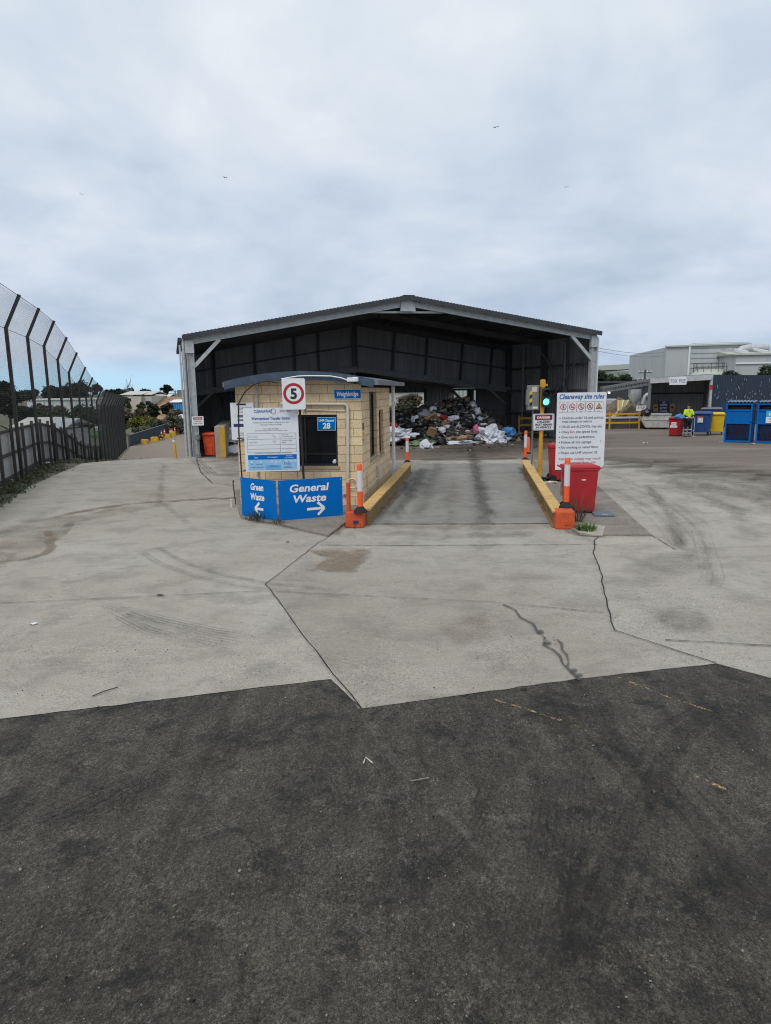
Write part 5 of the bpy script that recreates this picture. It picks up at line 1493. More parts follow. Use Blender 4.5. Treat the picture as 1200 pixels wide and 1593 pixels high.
# ------------------------------------------------------------------ right-hand side: shelter, skips, bins, worker
SL = at(1008, 666); SL.z = 0
SD = V((math.cos(R(-20)), math.sin(R(-20)), 0)); SB = V((math.sin(R(20)), math.cos(R(20)), 0))
slen = min((i * .02 for i in range(600)), key=lambda L: abs((lambda q: 600 + FPX * q.dot(_r2) / q.dot(_f))(SL + SD * L + V((0, 0, 3)) - CAM) - 1107))
SR = SL + SD * slen
zsl = atd(1007, 589, SL.y).z; zsr = atd(1108, 583, SR.y).z
sh = thing('waste_shelter', 'open-fronted corrugated shelter with dark navy side wall and flat roof', 'shelter', SL)
WD = V((math.cos(R(38)), math.sin(R(38)), 0))
WE = SR + WD * 11.5
SBL = SL + SB * 4.5; SBR = SR + SB * 4.2
mb = MB(); mb.corr(SL, SBL, 0, zsl, .2, .03); mb.corr(SBL, SBR, 0, zsr - .1, .2, .03); mb.build('inner_wall', mat('shelter_sheet', (.46, .46, .44), .65, .05, .15, 1., (.15, .13, .11), 2., .6, streak=True), sh, world=True)
mb = MB(); mb.corr(SBR, SR - SB * -.15, 0, zsr - .1, .2, .03); mb.build('inner_wall', M['sheet2'], sh, world=True)
mb = MB(); mb.corr(SR, WE, 0, lambda t: zsr - .0 * t, .22, .04); mb.build('side_wall', M['navysheet'], sh, world=True)
# flecks of bare metal on the navy wall
random.seed(4); mb = MB(); wn_ = V((WD.y, -WD.x, 0))
for i in range(55):
    s = random.uniform(.3, 11); z = random.uniform(1.6, zsr - .3); p = SR + WD * s + wn_ * .045
    mb.add([p + V((0, 0, z)), p + WD * .05 + V((0, 0, z)), p + WD * .05 + V((0, 0, z + .12)), p + V((0, 0, z + .13))], [(0, 1, 2, 3)])
mb.build('bare_patch', M['galv'], sh, world=True)
mb = MB(); P = [SL + V((0, 0, zsl)), SR + V((0, 0, zsr)), SR + SB * 4.3 + V((0, 0, zsr - .1)), SL + SB * 4.6 + V((0, 0, zsl - .1))]
P = [P[0] - SB * .2, P[1] - SB * .2, P[2], P[3]]
mb.add(P + [p + V((0, 0, .06)) for p in P], [(0,1,2,3),(7,6,5,4),(0,4,5,1),(1,5,6,2),(2,6,7,3),(3,7,4,0)]); mb.build('roof', M['galvd'], sh, world=True)
mb = MB(); mb.beam(SL - SB * .2 + V((0, 0, zsl - .14)), SR - SB * .2 + V((0, 0, zsr - .14)), .05, .34); mb.build('fascia', M['galv'], sh, world=True)
for p, z, m in ((SL, zsl, 'galvd'), (SR, zsr, 'galv')):
    mb = MB(); mb.beam(p - SB * .1, p - SB * .1 + V((0, 0, z)), .14, .14); mb.build('post', M[m], sh, world=True)
mb = MB()
for k in (.3, 2.2): mb.beam(SBL.lerp(SL, .02) + SD * .1 + V((0, 0, k)), SBR + V((0, 0, k)) - SB * .15, .08, .1)
mb.build('girt', M['darksteel'], sh, world=True)
mb = MB(); mb.box(SR - SB * .19 + V((0, 0, 2.6)), (.18, .03, .28), rz=R(-20)); mb.build('red_plate', M['inkred'], sh, world=True)
mb = MB(); mb.box(SR - SB * .19 + V((0, 0, .75)), (.28, .1, .22), rz=R(-20)); mb.build('power_point', M['white'], sh, world=True)
# TOX FREE sign
q = SL.lerp(SR, .46) - SB * .26; ts = thing('shelter_sign', 'white TOX FREE sign on the shelter fascia', 'sign', V((q.x, q.y, lerp(zsl, zsr, .46) - .50)), R(-20))
board('board', M['white'], 1.02, .50, ts, 0, t=.03, r=.06)
mb = MB(); put_text(mb, 'TOX  FREE', 0, .14, .22, w=.88, align='C', bold=.002); mb.build('lettering', M['inkgrey'], ts)
# information boards inside
def inner_sign(label, px, py0, py1, wpx, back, texts, m, mt, cat='sign'):
    d = SL.y + 2.2
    a = atd(px, py0, d); z1 = atd(px, py1, d).z; w = wpx * d / FPX
    t = thing('notice_board', label, cat, a, R(-12)); h = z1 - a.z
    board('board', M[m], w, h, t, 0, t=.02, r=.01)
    mb = MB()
    for s, k, hh in texts: put_text(mb, s, 0, h * k, hh, w=w * .7, align='C', bold=.003)
    mb.build('lettering', M[mt], t)
    for x in (-w * .4, w * .4):
        mb = MB(); mb.beam((x, .04, -a.z), (x, .04, h * .8), .05, .05); mb.build('leg', M['galvd'], t)
    return t, w, h
t, w, h = inner_sign('navy notice board with white words standing in the shelter', 1032.5, 643, 620, 15, 0, [('PAINT', .50, .12), ('BATTERY', .30, .12), ('WASTE', .1, .12)], 'inknavy', 'inkwhite')
mb = MB(); rect(mb, -w / 2, h * .84, w / 2, h, -.004); mb.build('grey_header', M['inkgrey'], t)
mb = MB(); disc(mb, 0, h * .73, .09, -.004, 18, .06); mb.build('emblem', M['inkwhite'], t)
inner_sign('small yellow warning notice left of the navy board', 1020, 640, 629, 6.5, 0, [('!', .3, .2)], 'kerb', 'ink')
inner_sign('small yellow warning notice right of the navy board', 1046, 640, 628, 6.5, 0, [('!', .3, .2)], 'kerb', 'ink')
# white skip
p = at(1024, 668); sk = thing('skip_bin', 'weathered white steel skip bin before the shelter', 'skip', V((p.x, p.y + .5, 0)), R(-14))
mb = MB()
vs = [(-.75, -.5, .12), (.85, -.5, .12), (.85, .5, .12), (-.75, .5, .12), (-.95, -.55, .95), (.9, -.55, 1.02), (.9, .55, 1.02), (-.95, .55, .95)]
vs = [(-.62, -.5, .12), (.82, -.5, .12), (.82, .5, .12), (-.62, .5, .12), (-.88, -.55, .55), (.86, -.55, .55), (.86, .55, .55), (-.88, .55, .55), (-.80, -.55, .98), (.86, -.55, .98), (.86, .55, .98), (-.80, .55, .98)]
mb.add(vs, [(0,3,2,1),(0,1,5,4),(1,2,6,5),(2,3,7,6),(3,0,4,7),(4,5,9,8),(5,6,10,9),(6,7,11,10),(7,4,8,11)])
mb.build('body', mat('skip_paint', (.46, .45, .41), .6, 0, .1, 3., (.12, .11, .10), 5., .8), sk, bevel=.01)
mb = MB(); mb.box((.03, -.56, .62), (1.7, .05, .06)); mb.box((.03, -.57, .96), (1.72, .06, .07)); mb.box((.03, .57, .96), (1.72, .06, .07)); mb.build('rim', M['galv'], sk)
mb = MB(); mb.box((.03, 0, .9), (1.6, 1.0, .02)); mb.build('lid', M['rubber'], sk)
for x in (-.45, .65):
    mb = MB(); mb.beam((x, -.5, .06), (x, .5, .06), .12, .12); mb.build('runner', M['rubber'], sk)
lump('plastic_bag', 'round black bag on the left slope of the heap', 'bag', 655, 664, 34.9, (.34, .28, .24), M['bagblack'], 101)
lump('plastic_bag', 'black bag right of the middle of the heap', 'bag', 726, 664, 34.9, (.36, .28, .26), M['bagblack'], 103)
lump('plastic_bag', 'white bag low between the cardboard box and the black bag', 'bag', 688, 672, 34.4, (.18, .16, .15), M['bagwhite'], 105)
lump('plastic_bag', 'grey white bag left of the heap beside the white sheet', 'bag', 632, 682, 33.9, (.26, .2, .2), M['bagwhite'], 107)
lump('plastic_bag', 'small white bag against the right side of the bulk bag', 'bag', 781, 688, 34.0, (.2, .16, .13), M['bagwhite'], 109)
lump('tarpaulin', 'black crumpled tarpaulin over the left end of the white skip', 'tarpaulin', 1005, 647, p.y + .3, (.28, .3, .28), M['bagblack'], 83)
lump('plastic_bag', 'pale blue bag lying on the far red bin', 'bag', 1058, 650.5, 36.4, (.28, .22, .12), M['bagblue'], 87)
BRZ = R(-30)
def big_bin(name, label, cat, px, py, m, W, D, H, rz, wheels=True, lidm=None, yoff=.4):
    p = at(px, py); c = V((p.x, p.y, 0)) + V((-math.sin(rz), math.cos(rz), 0)) * (D / 2)
    b = thing(name, label, cat, c + V((0, 0, .008)), rz)
    zb = .17 if wheels else .03
    mb = MB(); mb.frustum(zb, W * .84, D * .78, H * .93, W * .97, D * .95); mb.box((0, 0, H * .92), (W, D, .07))
    if W > .9:
        for x in (-.25, .25): mb.box((x * W, -D * .46, H * .55), (.06, .04, H * .55))
    mb.build('body', m, b, bevel=.025)
    mb = MB(); mb.frustum(H * .955, W * 1.02, D * 1.03, H, W * .98, D * .98); mb.frustum(H, W * .9, D * .9, H * 1.03, W * .75, D * .75); mb.box((0, -D * .53, H * .95), (W * .9, .06, .05)); mb.build('lid', lidm or m, b, bevel=.015)
    for sx in (-1, 1):
        mb = MB(); mb.box((sx * W * .52, 0, H * .88), (.05, .12, .06)); mb.build('lug', m, b)
        for sy in (-1, 1):
            mb = MB(); x, y = sx * W * .34, sy * D * .30
            mb.box((x, y, zb - .01), (.07, .07, .05))
            mb.M = Matrix.Translation((x, y, .085)) @ Matrix.Rotation(PI / 2, 4, 'Y'); mb.lathe([(.08, -.022), (.085, 0), (.08, .022)], n=16); mb.M = None
            mb.build('castor', M['rubber'], b, smooth=True)
    return b
bb = big_bin('wheelie_bin', 'red bin with white stickers left of the worker', 'bin', 1049, 679, M['binred'], .66, .72, 1.02, BRZ - .1, False)
for z, w_, h_ in ((.62, .26, .14), (.47, .36, .12)):
    mb = MB(); rect(mb, -w_ / 2 - .05, z, w_ / 2 - .05, z + h_, -.335); mb.build('sticker', M['inkwhite'], bb)
mb = MB()
for k, s in enumerate(('SHARPS', 'ONLY')): put_text(mb, s, -.05, .66 - k * .16, .045, w=.2, align='C', y=-.34)
mb.build('lettering', M['inkgrey'], bb)
bb = big_bin('four_wheel_bin', 'large blue four-wheeled bin right of the worker', 'bin', 1088, 678, M['binblue'], 1.12, .95, 1.26, BRZ)
mb = MB(); rect(mb, -.12, .72, .14, .98, -.475); mb.build('label', M['inkwhite'], bb)
mb = MB(); rect(mb, -.16, 1.0, .18, 1.07, -.475); mb.build('red_label', M['inkred'], bb)
mb = MB()
for k in range(4): put_text(mb, 'RECYCLE HERE', .01, .92 - k * .055, .03, w=.2, align='C', y=-.478)
mb.build('lettering', M['inkgrey'], bb)
big_bin('four_wheel_bin', 'yellow four-wheeled bin between the blue bin and the blue cages', 'bin', 1114, 677, M['binyellow'], .80, .8, 1.20, BRZ + .08)
b4 = big_bin('four_wheel_bin', 'second blue bin with pale lid behind the yellow bin', 'bin', 1105, 667, M['binblue'], 1.2, .9, 1.30, BRZ, lidm=M['galvd'])
# blue recycling cages
def cage_bin(label, c, rz):
    t = thing('recycling_cage', label, 'recycling cage', c, rz, 'blue recycling cages'); W, D, H = 1.14, 1.1, 1.86
    mb = MB(); b = .07
    for x in (-W/2 + b/2, W/2 - b/2):
        for y in (-D/2 + b/2, D/2 - b/2): mb.box((x, y, H / 2), (b, b, H))
    for z in (.06, .92, 1.52, H - .05):
        for y in (-D/2 + b/2 - .003, D/2 - b/2 + .003): mb.box((0, y, z), (W - .002, b, .08))
        for x in (-W/2 + b/2 - .003, W/2 - b/2 + .003): mb.box((x, 0, z), (b, D - 2 * b, .08))
    mb.build('frame', M['cage'], t)
    mb = MB(); mb.box((0, -D/2 + .04, 1.22), (W - .14, .015, .52)); mb.box((W/2 - .04, 0, 1.02), (.015, D - .14, 1.9)); mb.box((-W/2 + .04, 0, 1.02), (.015, D - .14, 1.9)); mb.box((0, D/2 - .04, 1.02), (W - .14, .015, 1.9)); mb.box((0, 0, .08), (W - .14, D - .14, .02)); mb.box((0, .0, .96), (W - .14, D - .14, .015)); mb.build('panel', M['cage'], t)
    mb = MB()
    for k in range(15): mb.beam((-W/2 + .07, -D/2 + .05, .12 + k * .052), (W/2 - .07, -D/2 + .05, .15 + k * .050), .010, .012)
    for k in range(20): mb.beam((-W/2 + .1 + k * .050, -D/2 + .055, .1), (-W/2 + .1 + k * .050, -D/2 + .055, .9), .006, .006)
    mb.build('mesh_door', M['inknavy'], t)
    mb = MB(); mb.box((0, .05, .5), (W - .25, D - .5, .6)); mb.box((0, .05, 1.55), (W - .3, D - .5, .25)); mb.build('contents', M['bagblack'], t)
    mb = MB()
    n = 16; vs = []; fs = []
    for i in range(n + 1):
        x = lerp(-W/2 - .04, W/2 + .04, i / n); z = H + .02 + .05 * (i % 2); vs += [(x, -D/2 - .06, z), (x, D/2 + .05, z + .06)]
    for i in range(n): fs.append((2*i, 2*i+2, 2*i+3, 2*i+1))
    mb.add(vs, fs); mb.build('roof_sheet', M['galvd'], t)
    for x in (W/2 - .04,):
        mb = MB(); mb.box((x, -D/2 - .03, 1.05), (.09, .06, .1)); mb.build('hinge', M['cage'], t)
    return t
cc = at(1126, 688); crz = R(-36)
cd = V((math.cos(crz), math.sin(crz), 0)); cn = V((-math.sin(crz), math.cos(crz), 0))
for i in range(3):
    c = V((cc.x, cc.y, .008)) + cd * (.57 + i * 1.34) + cn * .55
    lab = ['blue recycling cage nearest the yellow bin', 'blue recycling cage at the right edge with a pale blue poster', 'blue recycling cage beyond the poster cage'][i]
    t = cage_bin(lab, c, crz)
    if i == 1:
        q = c + cd * .12 - cn * .575
        ps = thing('poster', 'pale blue and white recycling poster on the front of a blue cage', 'poster', V((q.x, q.y, .95)), crz)
        board('sheet', M['white'], .62, .56, ps, 0, t=.008, r=.02)
        mb = MB(); rect(mb, -.31, .28, .31, .56, -.002); mb.build('blue_field', mat('poster_blue', (.05, .38, .68), .4, 0, .05, 3.), ps)
        mb = MB(); put_text(mb, '10c', -.08, .35, .13, align='C', bold=.008, y=-.005); mb.build('lettering', M['inkwhite'], ps)
        mb = MB(); put_text(mb, 'REFUND', 0, .16, .07, align='C'); put_text(mb, 'cans and bottles', 0, .07, .04, align='C'); mb.build('small_lettering', M['inknavy'], ps)
# trolley the worker holds
wp = at(1069, 679.5); wp.z = .008
tr = thing('hand_trolley', 'pale steel hand trolley frame held by the worker', 'trolley', V((wp.x + .04, wp.y - .36, .008)), R(0))
mb = MB()
for y_ in (0, .3): mb.tube([(.16, y_, .0), (.16, y_, .97), (.13, y_, 1.0)], .018, 8); mb.tube([(-.22, y_ * .5, 1.02), (.14, y_, 1.0)], .018, 8)
mb.tube([(.16, 0, .35), (.16, .3, .35)], .016, 8); mb.build('frame', M['galv'], tr, smooth=True)
mb = MB(); mb.box((.2, .15, .03), (.2, .36, .02)); mb.build('toe_plate', M['galv'], tr)
mb = MB(); mb.tube([(-.32, 0, 1.03), (-.20, 0, 1.02)], .035, 10); mb.build('grip', M['creampipe'], tr, smooth=True)

# ------------------------------------------------------------------ the worker
def skin_mesh(name, verts, edges, radii, m, parent, sub=2, rootv=0):
    me = bpy.data.meshes.new('tmp'); me.from_pydata([tuple(v) for v in verts], edges, [])
    o = bpy.data.objects.new('tmp', me); C.objects.link(o)
    md = o.modifiers.new('s', 'SKIN'); md.use_smooth_shade = True
    for i, r in enumerate(radii):
        sv_ = me.skin_vertices[0].data[i]
        sv_.radius = r if isinstance(r, tuple) else (r, r); sv_.use_root = (i == rootv)
    s2 = o.modifiers.new('u', 'SUBSURF'); s2.levels = sub; s2.render_levels = sub
    dg = bpy.context.evaluated_depsgraph_get(); dg.update()
    nm = bpy.data.meshes.new_from_object(o.evaluated_get(dg)); bpy.data.objects.remove(o)
    nm.name = name; nm.materials.clear(); nm.materials.append(m)
    nm.polygons.foreach_set('use_smooth', [True] * len(nm.polygons))
    r = bpy.data.objects.new(name, nm); C.objects.link(r)
    if parent: r.parent = parent
    return r
wk = thing('person', 'worker in hi-vis yellow top and navy trousers standing between the red and blue bins', 'person', wp, R(8))
# local: faces -y, x to the picture's right; hands reach forward onto the trolley bar
J = {}
J['pelvis'] = V((0, 0, .92)); J['spine'] = V((0, -.01, 1.10)); J['chest'] = V((0, -.02, 1.28)); J['neck'] = V((0, -.01, 1.46)); J['jaw'] = V((0, -.03, 1.535)); J['head'] = V((0, -.02, 1.62)); J['crown'] = V((0, 0, 1.70))
for s, k in ((-1, 'l'), (1, 'r')):
    J['sh' + k] = V((s * .185, -.01, 1.40)); J['el' + k] = V((s * .27, -.08, 1.13)); J['hip' + k] = V((s * .10, 0, .88)); J['kn' + k] = V((s * .11, -.03 - .02 * s, .48)); J['an' + k] = V((s * .12, .02 + .02 * s, .09)); J['toe' + k] = V((s * .13, -.15 + .02 * s, .04))
J['wrl'] = V((-.20, -.32, 1.06)); J['wrr'] = V((.12, -.30, 1.06))
J['pal'] = V((-.19, -.40, 1.05)); J['par'] = V((.08, -.37, 1.05))
names = list(J); idx = {n: i for i, n in enumerate(names)}
E_ = [('pelvis', 'spine'), ('spine', 'chest'), ('chest', 'neck'), ('neck', 'jaw'), ('jaw', 'head'), ('head', 'crown')]
for k in 'lr': E_ += [('chest', 'sh' + k), ('sh' + k, 'el' + k), ('el' + k, 'wr' + k), ('wr' + k, 'pa' + k), ('pelvis', 'hip' + k), ('hip' + k, 'kn' + k), ('kn' + k, 'an' + k), ('an' + k, 'toe' + k)]
rad = dict(pelvis=(.15, .11), spine=(.14, .10), chest=(.16, .11), neck=.055, jaw=(.062, .07), head=(.078, .095), crown=(.05, .06))
for k in 'lr': rad.update({'sh' + k: .065, 'el' + k: .043, 'wr' + k: .03, 'pa' + k: (.042, .02), 'hip' + k: .085, 'kn' + k: .058, 'an' + k: .042, 'toe' + k: .035})
vv = [J[n] for n in names]; ee = [(idx[a], idx[b]) for a, b in E_]; rr = [rad[n] for n in names]
for k, s in (('l', -1), ('r', 1)):       # fingers and thumb closing over the bar
    pa = J['pa' + k]; d = (pa - J['wr' + k]).normalized()
    for j, L in enumerate((.030, .034, .032, .026)):
        o = V(((j - 1.5) * .019, 0, 0)); a = pa + d * .03 + o; b = a + d * L; c = b + V((0, -.01, -.026)); e = c + V((0, .018, -.016))
        n0 = len(vv); vv += [a, b, c, e]; rr += [.010, .010, .009, .008]; ee += [(idx['pa' + k], n0), (n0, n0 + 1), (n0 + 1, n0 + 2), (n0 + 2, n0 + 3)]
    n0 = len(vv); a = pa + V((-s * .035, .01, 0)); vv += [a, a + V((-s * .02, -.03, -.02)), a + V((-s * .012, -.05, -.035))]; rr += [.012, .011, .009]; ee += [(idx['pa' + k], n0), (n0, n0 + 1), (n0 + 1, n0 + 2)]
n0 = len(vv); vv += [J['head'] + V((0, -.105, -.015)), J['head'] + V((0, -.12, -.03))]; rr += [.018, .013]; ee += [(idx['head'], n0), (n0, n0 + 1)]
for s in (-1, 1):
    n0 = len(vv); vv += [J['head'] + V((s * .085, .01, -.01))]; rr += [(.014, .026)]; ee += [(idx['head'], n0)]
body_o = skin_mesh('body', vv, ee, rr, M['skin'], wk, 2, 0)
def sub_skel(name, nodes, extra, m, rootn):
    ii = {n: i for i, n in enumerate(nodes)}
    e = [(ii[a], ii[b]) for a, b in E_ if a in ii and b in ii]
    return skin_mesh(name, [extra[n][0] if n in extra and extra[n][0] is not None else J[n] for n in nodes], e, [extra[n][1] if n in extra else rad[n] for n in nodes], m, wk, 2, ii[rootn])
up = lambda r, k=1.18: tuple(q * k for q in r) if isinstance(r, tuple) else r * k
jn = ['pelvis', 'spine', 'chest', 'neck', 'shl', 'shr', 'ell', 'elr']
je = {n: (None, up(rad[n], 1.3 if n in ('ell', 'elr', 'shl', 'shr') else 1.2)) for n in jn}; je['neck'] = (J['neck'] - V((0, 0, .03)), .07); je['pelvis'] = (J['pelvis'] + V((0, 0, .03)), (.185, .145))
sub_skel('jacket', jn, je, M['hivis'], 'chest')
for k in 'lr':
    me_v = [J['el' + k], J['el' + k].lerp(J['wr' + k], .5), J['wr' + k]]
    skin_mesh('sleeve_cuff', me_v, [(0, 1), (1, 2)], [.058, .05, .042], M['navy'], wk, 2, 0)
tn = ['pelvis', 'hipl', 'hipr', 'knl', 'knr', 'anl', 'anr']
te = {n: (None, up(rad[n], 1.22)) for n in tn}; te['anl'] = (None, .065); te['anr'] = (None, .065)
sub_skel('trousers', tn, te, M['navy'], 'pelvis')
for k in 'lr':
    for t_, r_ in ((.25, .082), (.70, .075)):
        c = J['kn' + k].lerp(J['an' + k], t_); mb = MB(); mb.lathe([(r_, -.03), (r_ + .002, 0), (r_, .03)], c, 16); mb.build('reflective_band', M['silver'], wk, smooth=True)
    skin_mesh('boot', [J['an' + k] + V((0, .01, .02)), J['an' + k] + V((0, .01, -.045)), J['toe' + k] + V((0, .03, .0)), J['toe' + k] + V((0, -.02, .0))], [(0, 1), (1, 2), (2, 3)], [.06, .05, .045, .038], M['oldwood'], wk, 2, 1)
mb = MB(); crumple(mb, J['head'] + V((0, .012, .045)), (.088, .105, .075), 3, 3, .05)
for v in mb.v:
    if v.z < J['head'].z + .02: v.z = J['head'].z + .02
mb.box(J['head'] + V((0, -.12, .035)), (.13, .09, .012)); mb.build('cap', M['navy'], wk, smooth=True)
mb = MB()
for s in (-1, 1): mb.lathe([(.011, 0), (.009, .008)], J['head'] + V((s * .032, -.096, .012)), 8)
mb.box(J['jaw'] + V((0, -.068, .0)), (.05, .012, .008)); mb.build('facial_features', M['oldwood'], wk)

# ------------------------------------------------------------------ ramp, gantry and works behind the shed's right side
d0 = 45.
a1 = at(948, 668); a2 = at(1004, 668)
a1.z = a2.z = 0
guard('yellow guard rail along the ramp behind the site rules sign', [V((a1.x - 2.5, a1.y + .1, 0)), a1, V((a2.x - .2, a1.y, 0))], (.42, .98), h=1.12)
lw = thing('retaining_wall', 'low dark block wall below the yellow ramp rail', 'wall', V((a1.x + .3, a1.y + .6, 0)))
mb = MB(); mb.box((0, .2, .33), (5.8, .4, .66)); mb.build('blocks', mat('dark_blockwork', (.08, .075, .07), .9, 0, .25, 3., (.15, .10, .07), 4., .6), lw)
mb = MB()
for k in range(5): mb.box((-2.4 + k * 1.2, -.015, .33), (.05, .03, .62))
mb.build('upright', M['galvd'], lw)
mb = MB(); mb.box((0, .2, .71), (5.85, .5, .09)); mb.build('coping', M['tanroof'], lw)
# hopper side: yellow ribbed chute wall and a soil heap
hp_ = thing('ramp_wall', 'yellow ribbed steel wall sloping up beside the soil heap', 'wall', V((0, 0, 0)))
pb = atd(952, 651, 48); pc = atd(965, 638, 49); pd = atd(974, 624, 50.); pe = atd(963, 624, 50)
hp_.location = pb
mb = MB(); bs = atd(952, 655, 48) - pb
P1 = [atd(949, 652, 48), atd(962, 640, 48.6), atd(962, 623, 49.5), atd(986, 622, 51), atd(972, 638, 50), atd(957, 653, 48.2)]
P1 = [p - pb for p in P1]; P2 = [p + V((.1, .5, 0)) for p in P1]
n = len(P1); mb.add(P1 + P2, [tuple(range(n)), tuple(reversed(range(n, 2 * n)))] + [(i, i + n, (i + 1) % n + n, (i + 1) % n) for i in range(n)]); mb.build('plate', mat('pale_yellow_paint', (.55, .45, .24), .7, 0, .1, 3., (.3, .22, .12), 4., .6), hp_)
for k in range(4):
    a = P1[2].lerp(P1[3], k / 3) + V((0, -.06, 0)); b = P1[1].lerp(P1[4], k / 3) + V((0, -.06, 0)); mb = MB(); mb.beam(a, b, .1, .08); mb.build('rib', M['kerb' if k == 0 else 'creampipe'], hp_)
def soil_h(x, y): return gauss(x, y, 18.0, 52.5, 1.7, 2.0, 1.9) - .1
mb = MB(); vs = []; fs = []
for j in range(25):
    for i in range(33):
        x = 14.5 + i * .24; y = 49.2 + j * .28; h = soil_h(x, y); vs.append((x, y, max(-.02, h + (.35 * mnoise.noise(V((x * 1.3, y * 1.3, 1))) + .18 * mnoise.noise(V((x * 4, y * 4, 1)))) * min(1, max(0, h * 2)))))
for j in range(24):
    for i in range(32): a = j * 33 + i; fs.append((a, a + 1, a + 34, a + 33))
mb.add(vs, fs); o = mb.build('soil_heap', make_pebble('brown_soil', (.11, .07, .05), (.22, .16, .12), 9.), smooth=True); tag(o, 'brown heap of soil and bark behind the yellow ramp rail', 'soil heap')
q = atd(998, 639, 47.5); t = thing('danger_sign', 'small white sign with red words beside the shelter post', 'sign', q, 0)
board('board', M['white'], .68, .36, t, 0, t=.02, r=.01)
mb = MB(); put_text(mb, 'STOP', 0, .14, .15, w=.5, align='C', bold=.005); mb.build('lettering', M['inkred'], t)
mb = MB(); mb.beam((-.2, .05, -q.z), (-.2, .05, .2), .06, .06); mb.build('leg', M['galvd'], t)
q = atd(990, 646, 47.2); t = thing('work_bench', 'narrow grey bench before the soil heap', 'bench', V((q.x, q.y, 0)))
mb = MB(); mb.box((0, 0, q.z + .1), (1.8, .6, .06)); mb.build('top', M['galv'], t)
for x in (-.75, .0, .75):
    mb = MB(); mb.beam((x, 0, 0), (x, 0, q.z + .08), .08, .08); mb.build('leg', M['darksteel'], t)
# tank and dark works building beyond
q = at(954, 660); tk = thing('water_tank', 'grey blue steel tank behind the site rules sign', 'tank', V((17.2, 56, 0)), 0)
mb = MB(); mb.box((0, 0, 1.0), (3.2, 1.6, 1.5)); mb.build('tank', M['factory'], tk, bevel=.06)
mb = MB(); mb.box((0, -.815, .8), (3.0, .03, .6)); mb.build('blue_panel', M['navysheet'], tk)
mb = MB(); mb.box((0, 0, .125), (2.8, 1.2, .25)); mb.build('base', M['darksteel'], tk)
wb = thing('processing_plant', 'dark open works building behind the lattice gantry', 'building', V((22, 72, 0)), R(-6))
mb = MB(); mb.box((0, 3, 1.55), (13, 5, 3.1)); mb.build('wall', M['roofm'], wb)
mb = MB(); mb.box((0, 2.9, 3.2), (13.4, 5.6, .2)); mb.build('roof', M['darksteel'], wb)
for k in range(9):
    mb = MB(); mb.box((-5.6 + k * 1.4, .45, .95), (1.0, .12, .6)); mb.build('louvre', M['galvd'], wb)
for k in range(7):
    mb = MB(); mb.box((-6 + k * 2, .40, 1.5), (.14, .14, 3.0)); mb.build('column', M['darksteel'], wb)
# lattice gantry
ga = atd(938, 603.5, 50.); gb = atd(1012, 591, 50.)
gt = thing('lattice_gantry', 'grey steel lattice conveyor gantry rising to the shelter', 'gantry', V((ga.x, ga.y, 0)))
A0, B0 = ga - gt.location, gb - gt.location
for dy in (0, .5):
    o_ = V((0, dy, 0)); lo = V((0, 0, -.32))
    mb = MB(); mb.beam(A0 + o_, B0 + o_, .10, .16); mb.build('top_chord', M['galvd'], gt)
    mb = MB(); mb.beam(A0 + o_ + lo, B0 + o_ + lo, .08, .10); mb.build('bottom_chord', M['galvd'], gt)
    mb = MB(); n = 9
    for i in range(n):
        p, q = A0.lerp(B0, i / n) + o_, A0.lerp(B0, (i + 1) / n) + o_; m_ = p.lerp(q, .5) + lo; mb.beam(p, m_, .045, .05); mb.beam(m_, q, .045, .05)
    mb.build('lacing', M['galvd'], gt)
for t_ in (.1, .9):
    p = A0.lerp(B0, t_); mb = MB(); mb.beam(V((p.x, .25, 0)), V((p.x, .25, p.z - .3)), .14, .14); mb.build('leg', M['darksteel'], gt)
mb = MB(); mb.M = Matrix.Translation(A0.lerp(B0, .13) + V((0, -.1, -.42))); mb.lathe([(.02, -.07), (.08, -.03), (.08, .04), (.03, .07)], n=14); mb.build('lamp', emitter('work_lamp', (1, .98, .92), 2.), gt, smooth=True)
hp2 = A0.lerp(B0, .72)
mb = MB(); mb.lathe([(.45, 1.6), (.45, 1.1), (.12, .5)], V((hp2.x, .3, hp2.z - 2.1)), 14); mb.build('hopper', M['galv'], gt, smooth=True)
mb = MB(); mb.tube([(hp2.x + .6, .3, hp2.z - 1.6), (hp2.x + .7, .3, hp2.z - 1.0), (hp2.x + 1.2, .3, hp2.z - .8), (hp2.x + 1.6, .3, hp2.z - 1.2)], .17, 10); mb.build('duct', M['galv'], gt, smooth=True)
# factories on the right
def wall_at(px, d): return atd(px, 600, d).x
fb_ = thing('factory_building', 'tall pale grey factory building behind the shelter', 'building', V((wall_at(1034, 105), 105, 0)), R(-8))
zf = atd(1034, 540, 105).z; wF = 11.6
mb = MB()
mb.prism([(0, 0), (wF, 0), (wF, zf + .15), (3.4, zf + .08), (0, zf)], (0, 0, 0), V((1, 0, 0)), V((0, 0, 1)), V((0, 1, 0)), 26); mb.build('wall', M['factory'], fb_)
mb = MB(); mb.beam((-.2, -.1, zf + .08), (3.4, -.1, zf + .14), .4, .22); mb.beam((3.4, -.1, zf + .16), (wF + .3, -.1, zf + .25), .4, .22); mb.build('roof_edge', M['factory2'], fb_)
mb = MB(); mb.tube([(3.3, -.14, 0), (3.3, -.14, zf + .4)], .15, 8); mb.build('downpipe', M['white'], fb_, smooth=True)
mb = MB()
for k in range(12): mb.beam((3.6, -.04, 1 + k * .72), (wF, -.04, 1 + k * .72), .05, .05)
mb.build('cladding_joint', M['greenwall'], fb_)
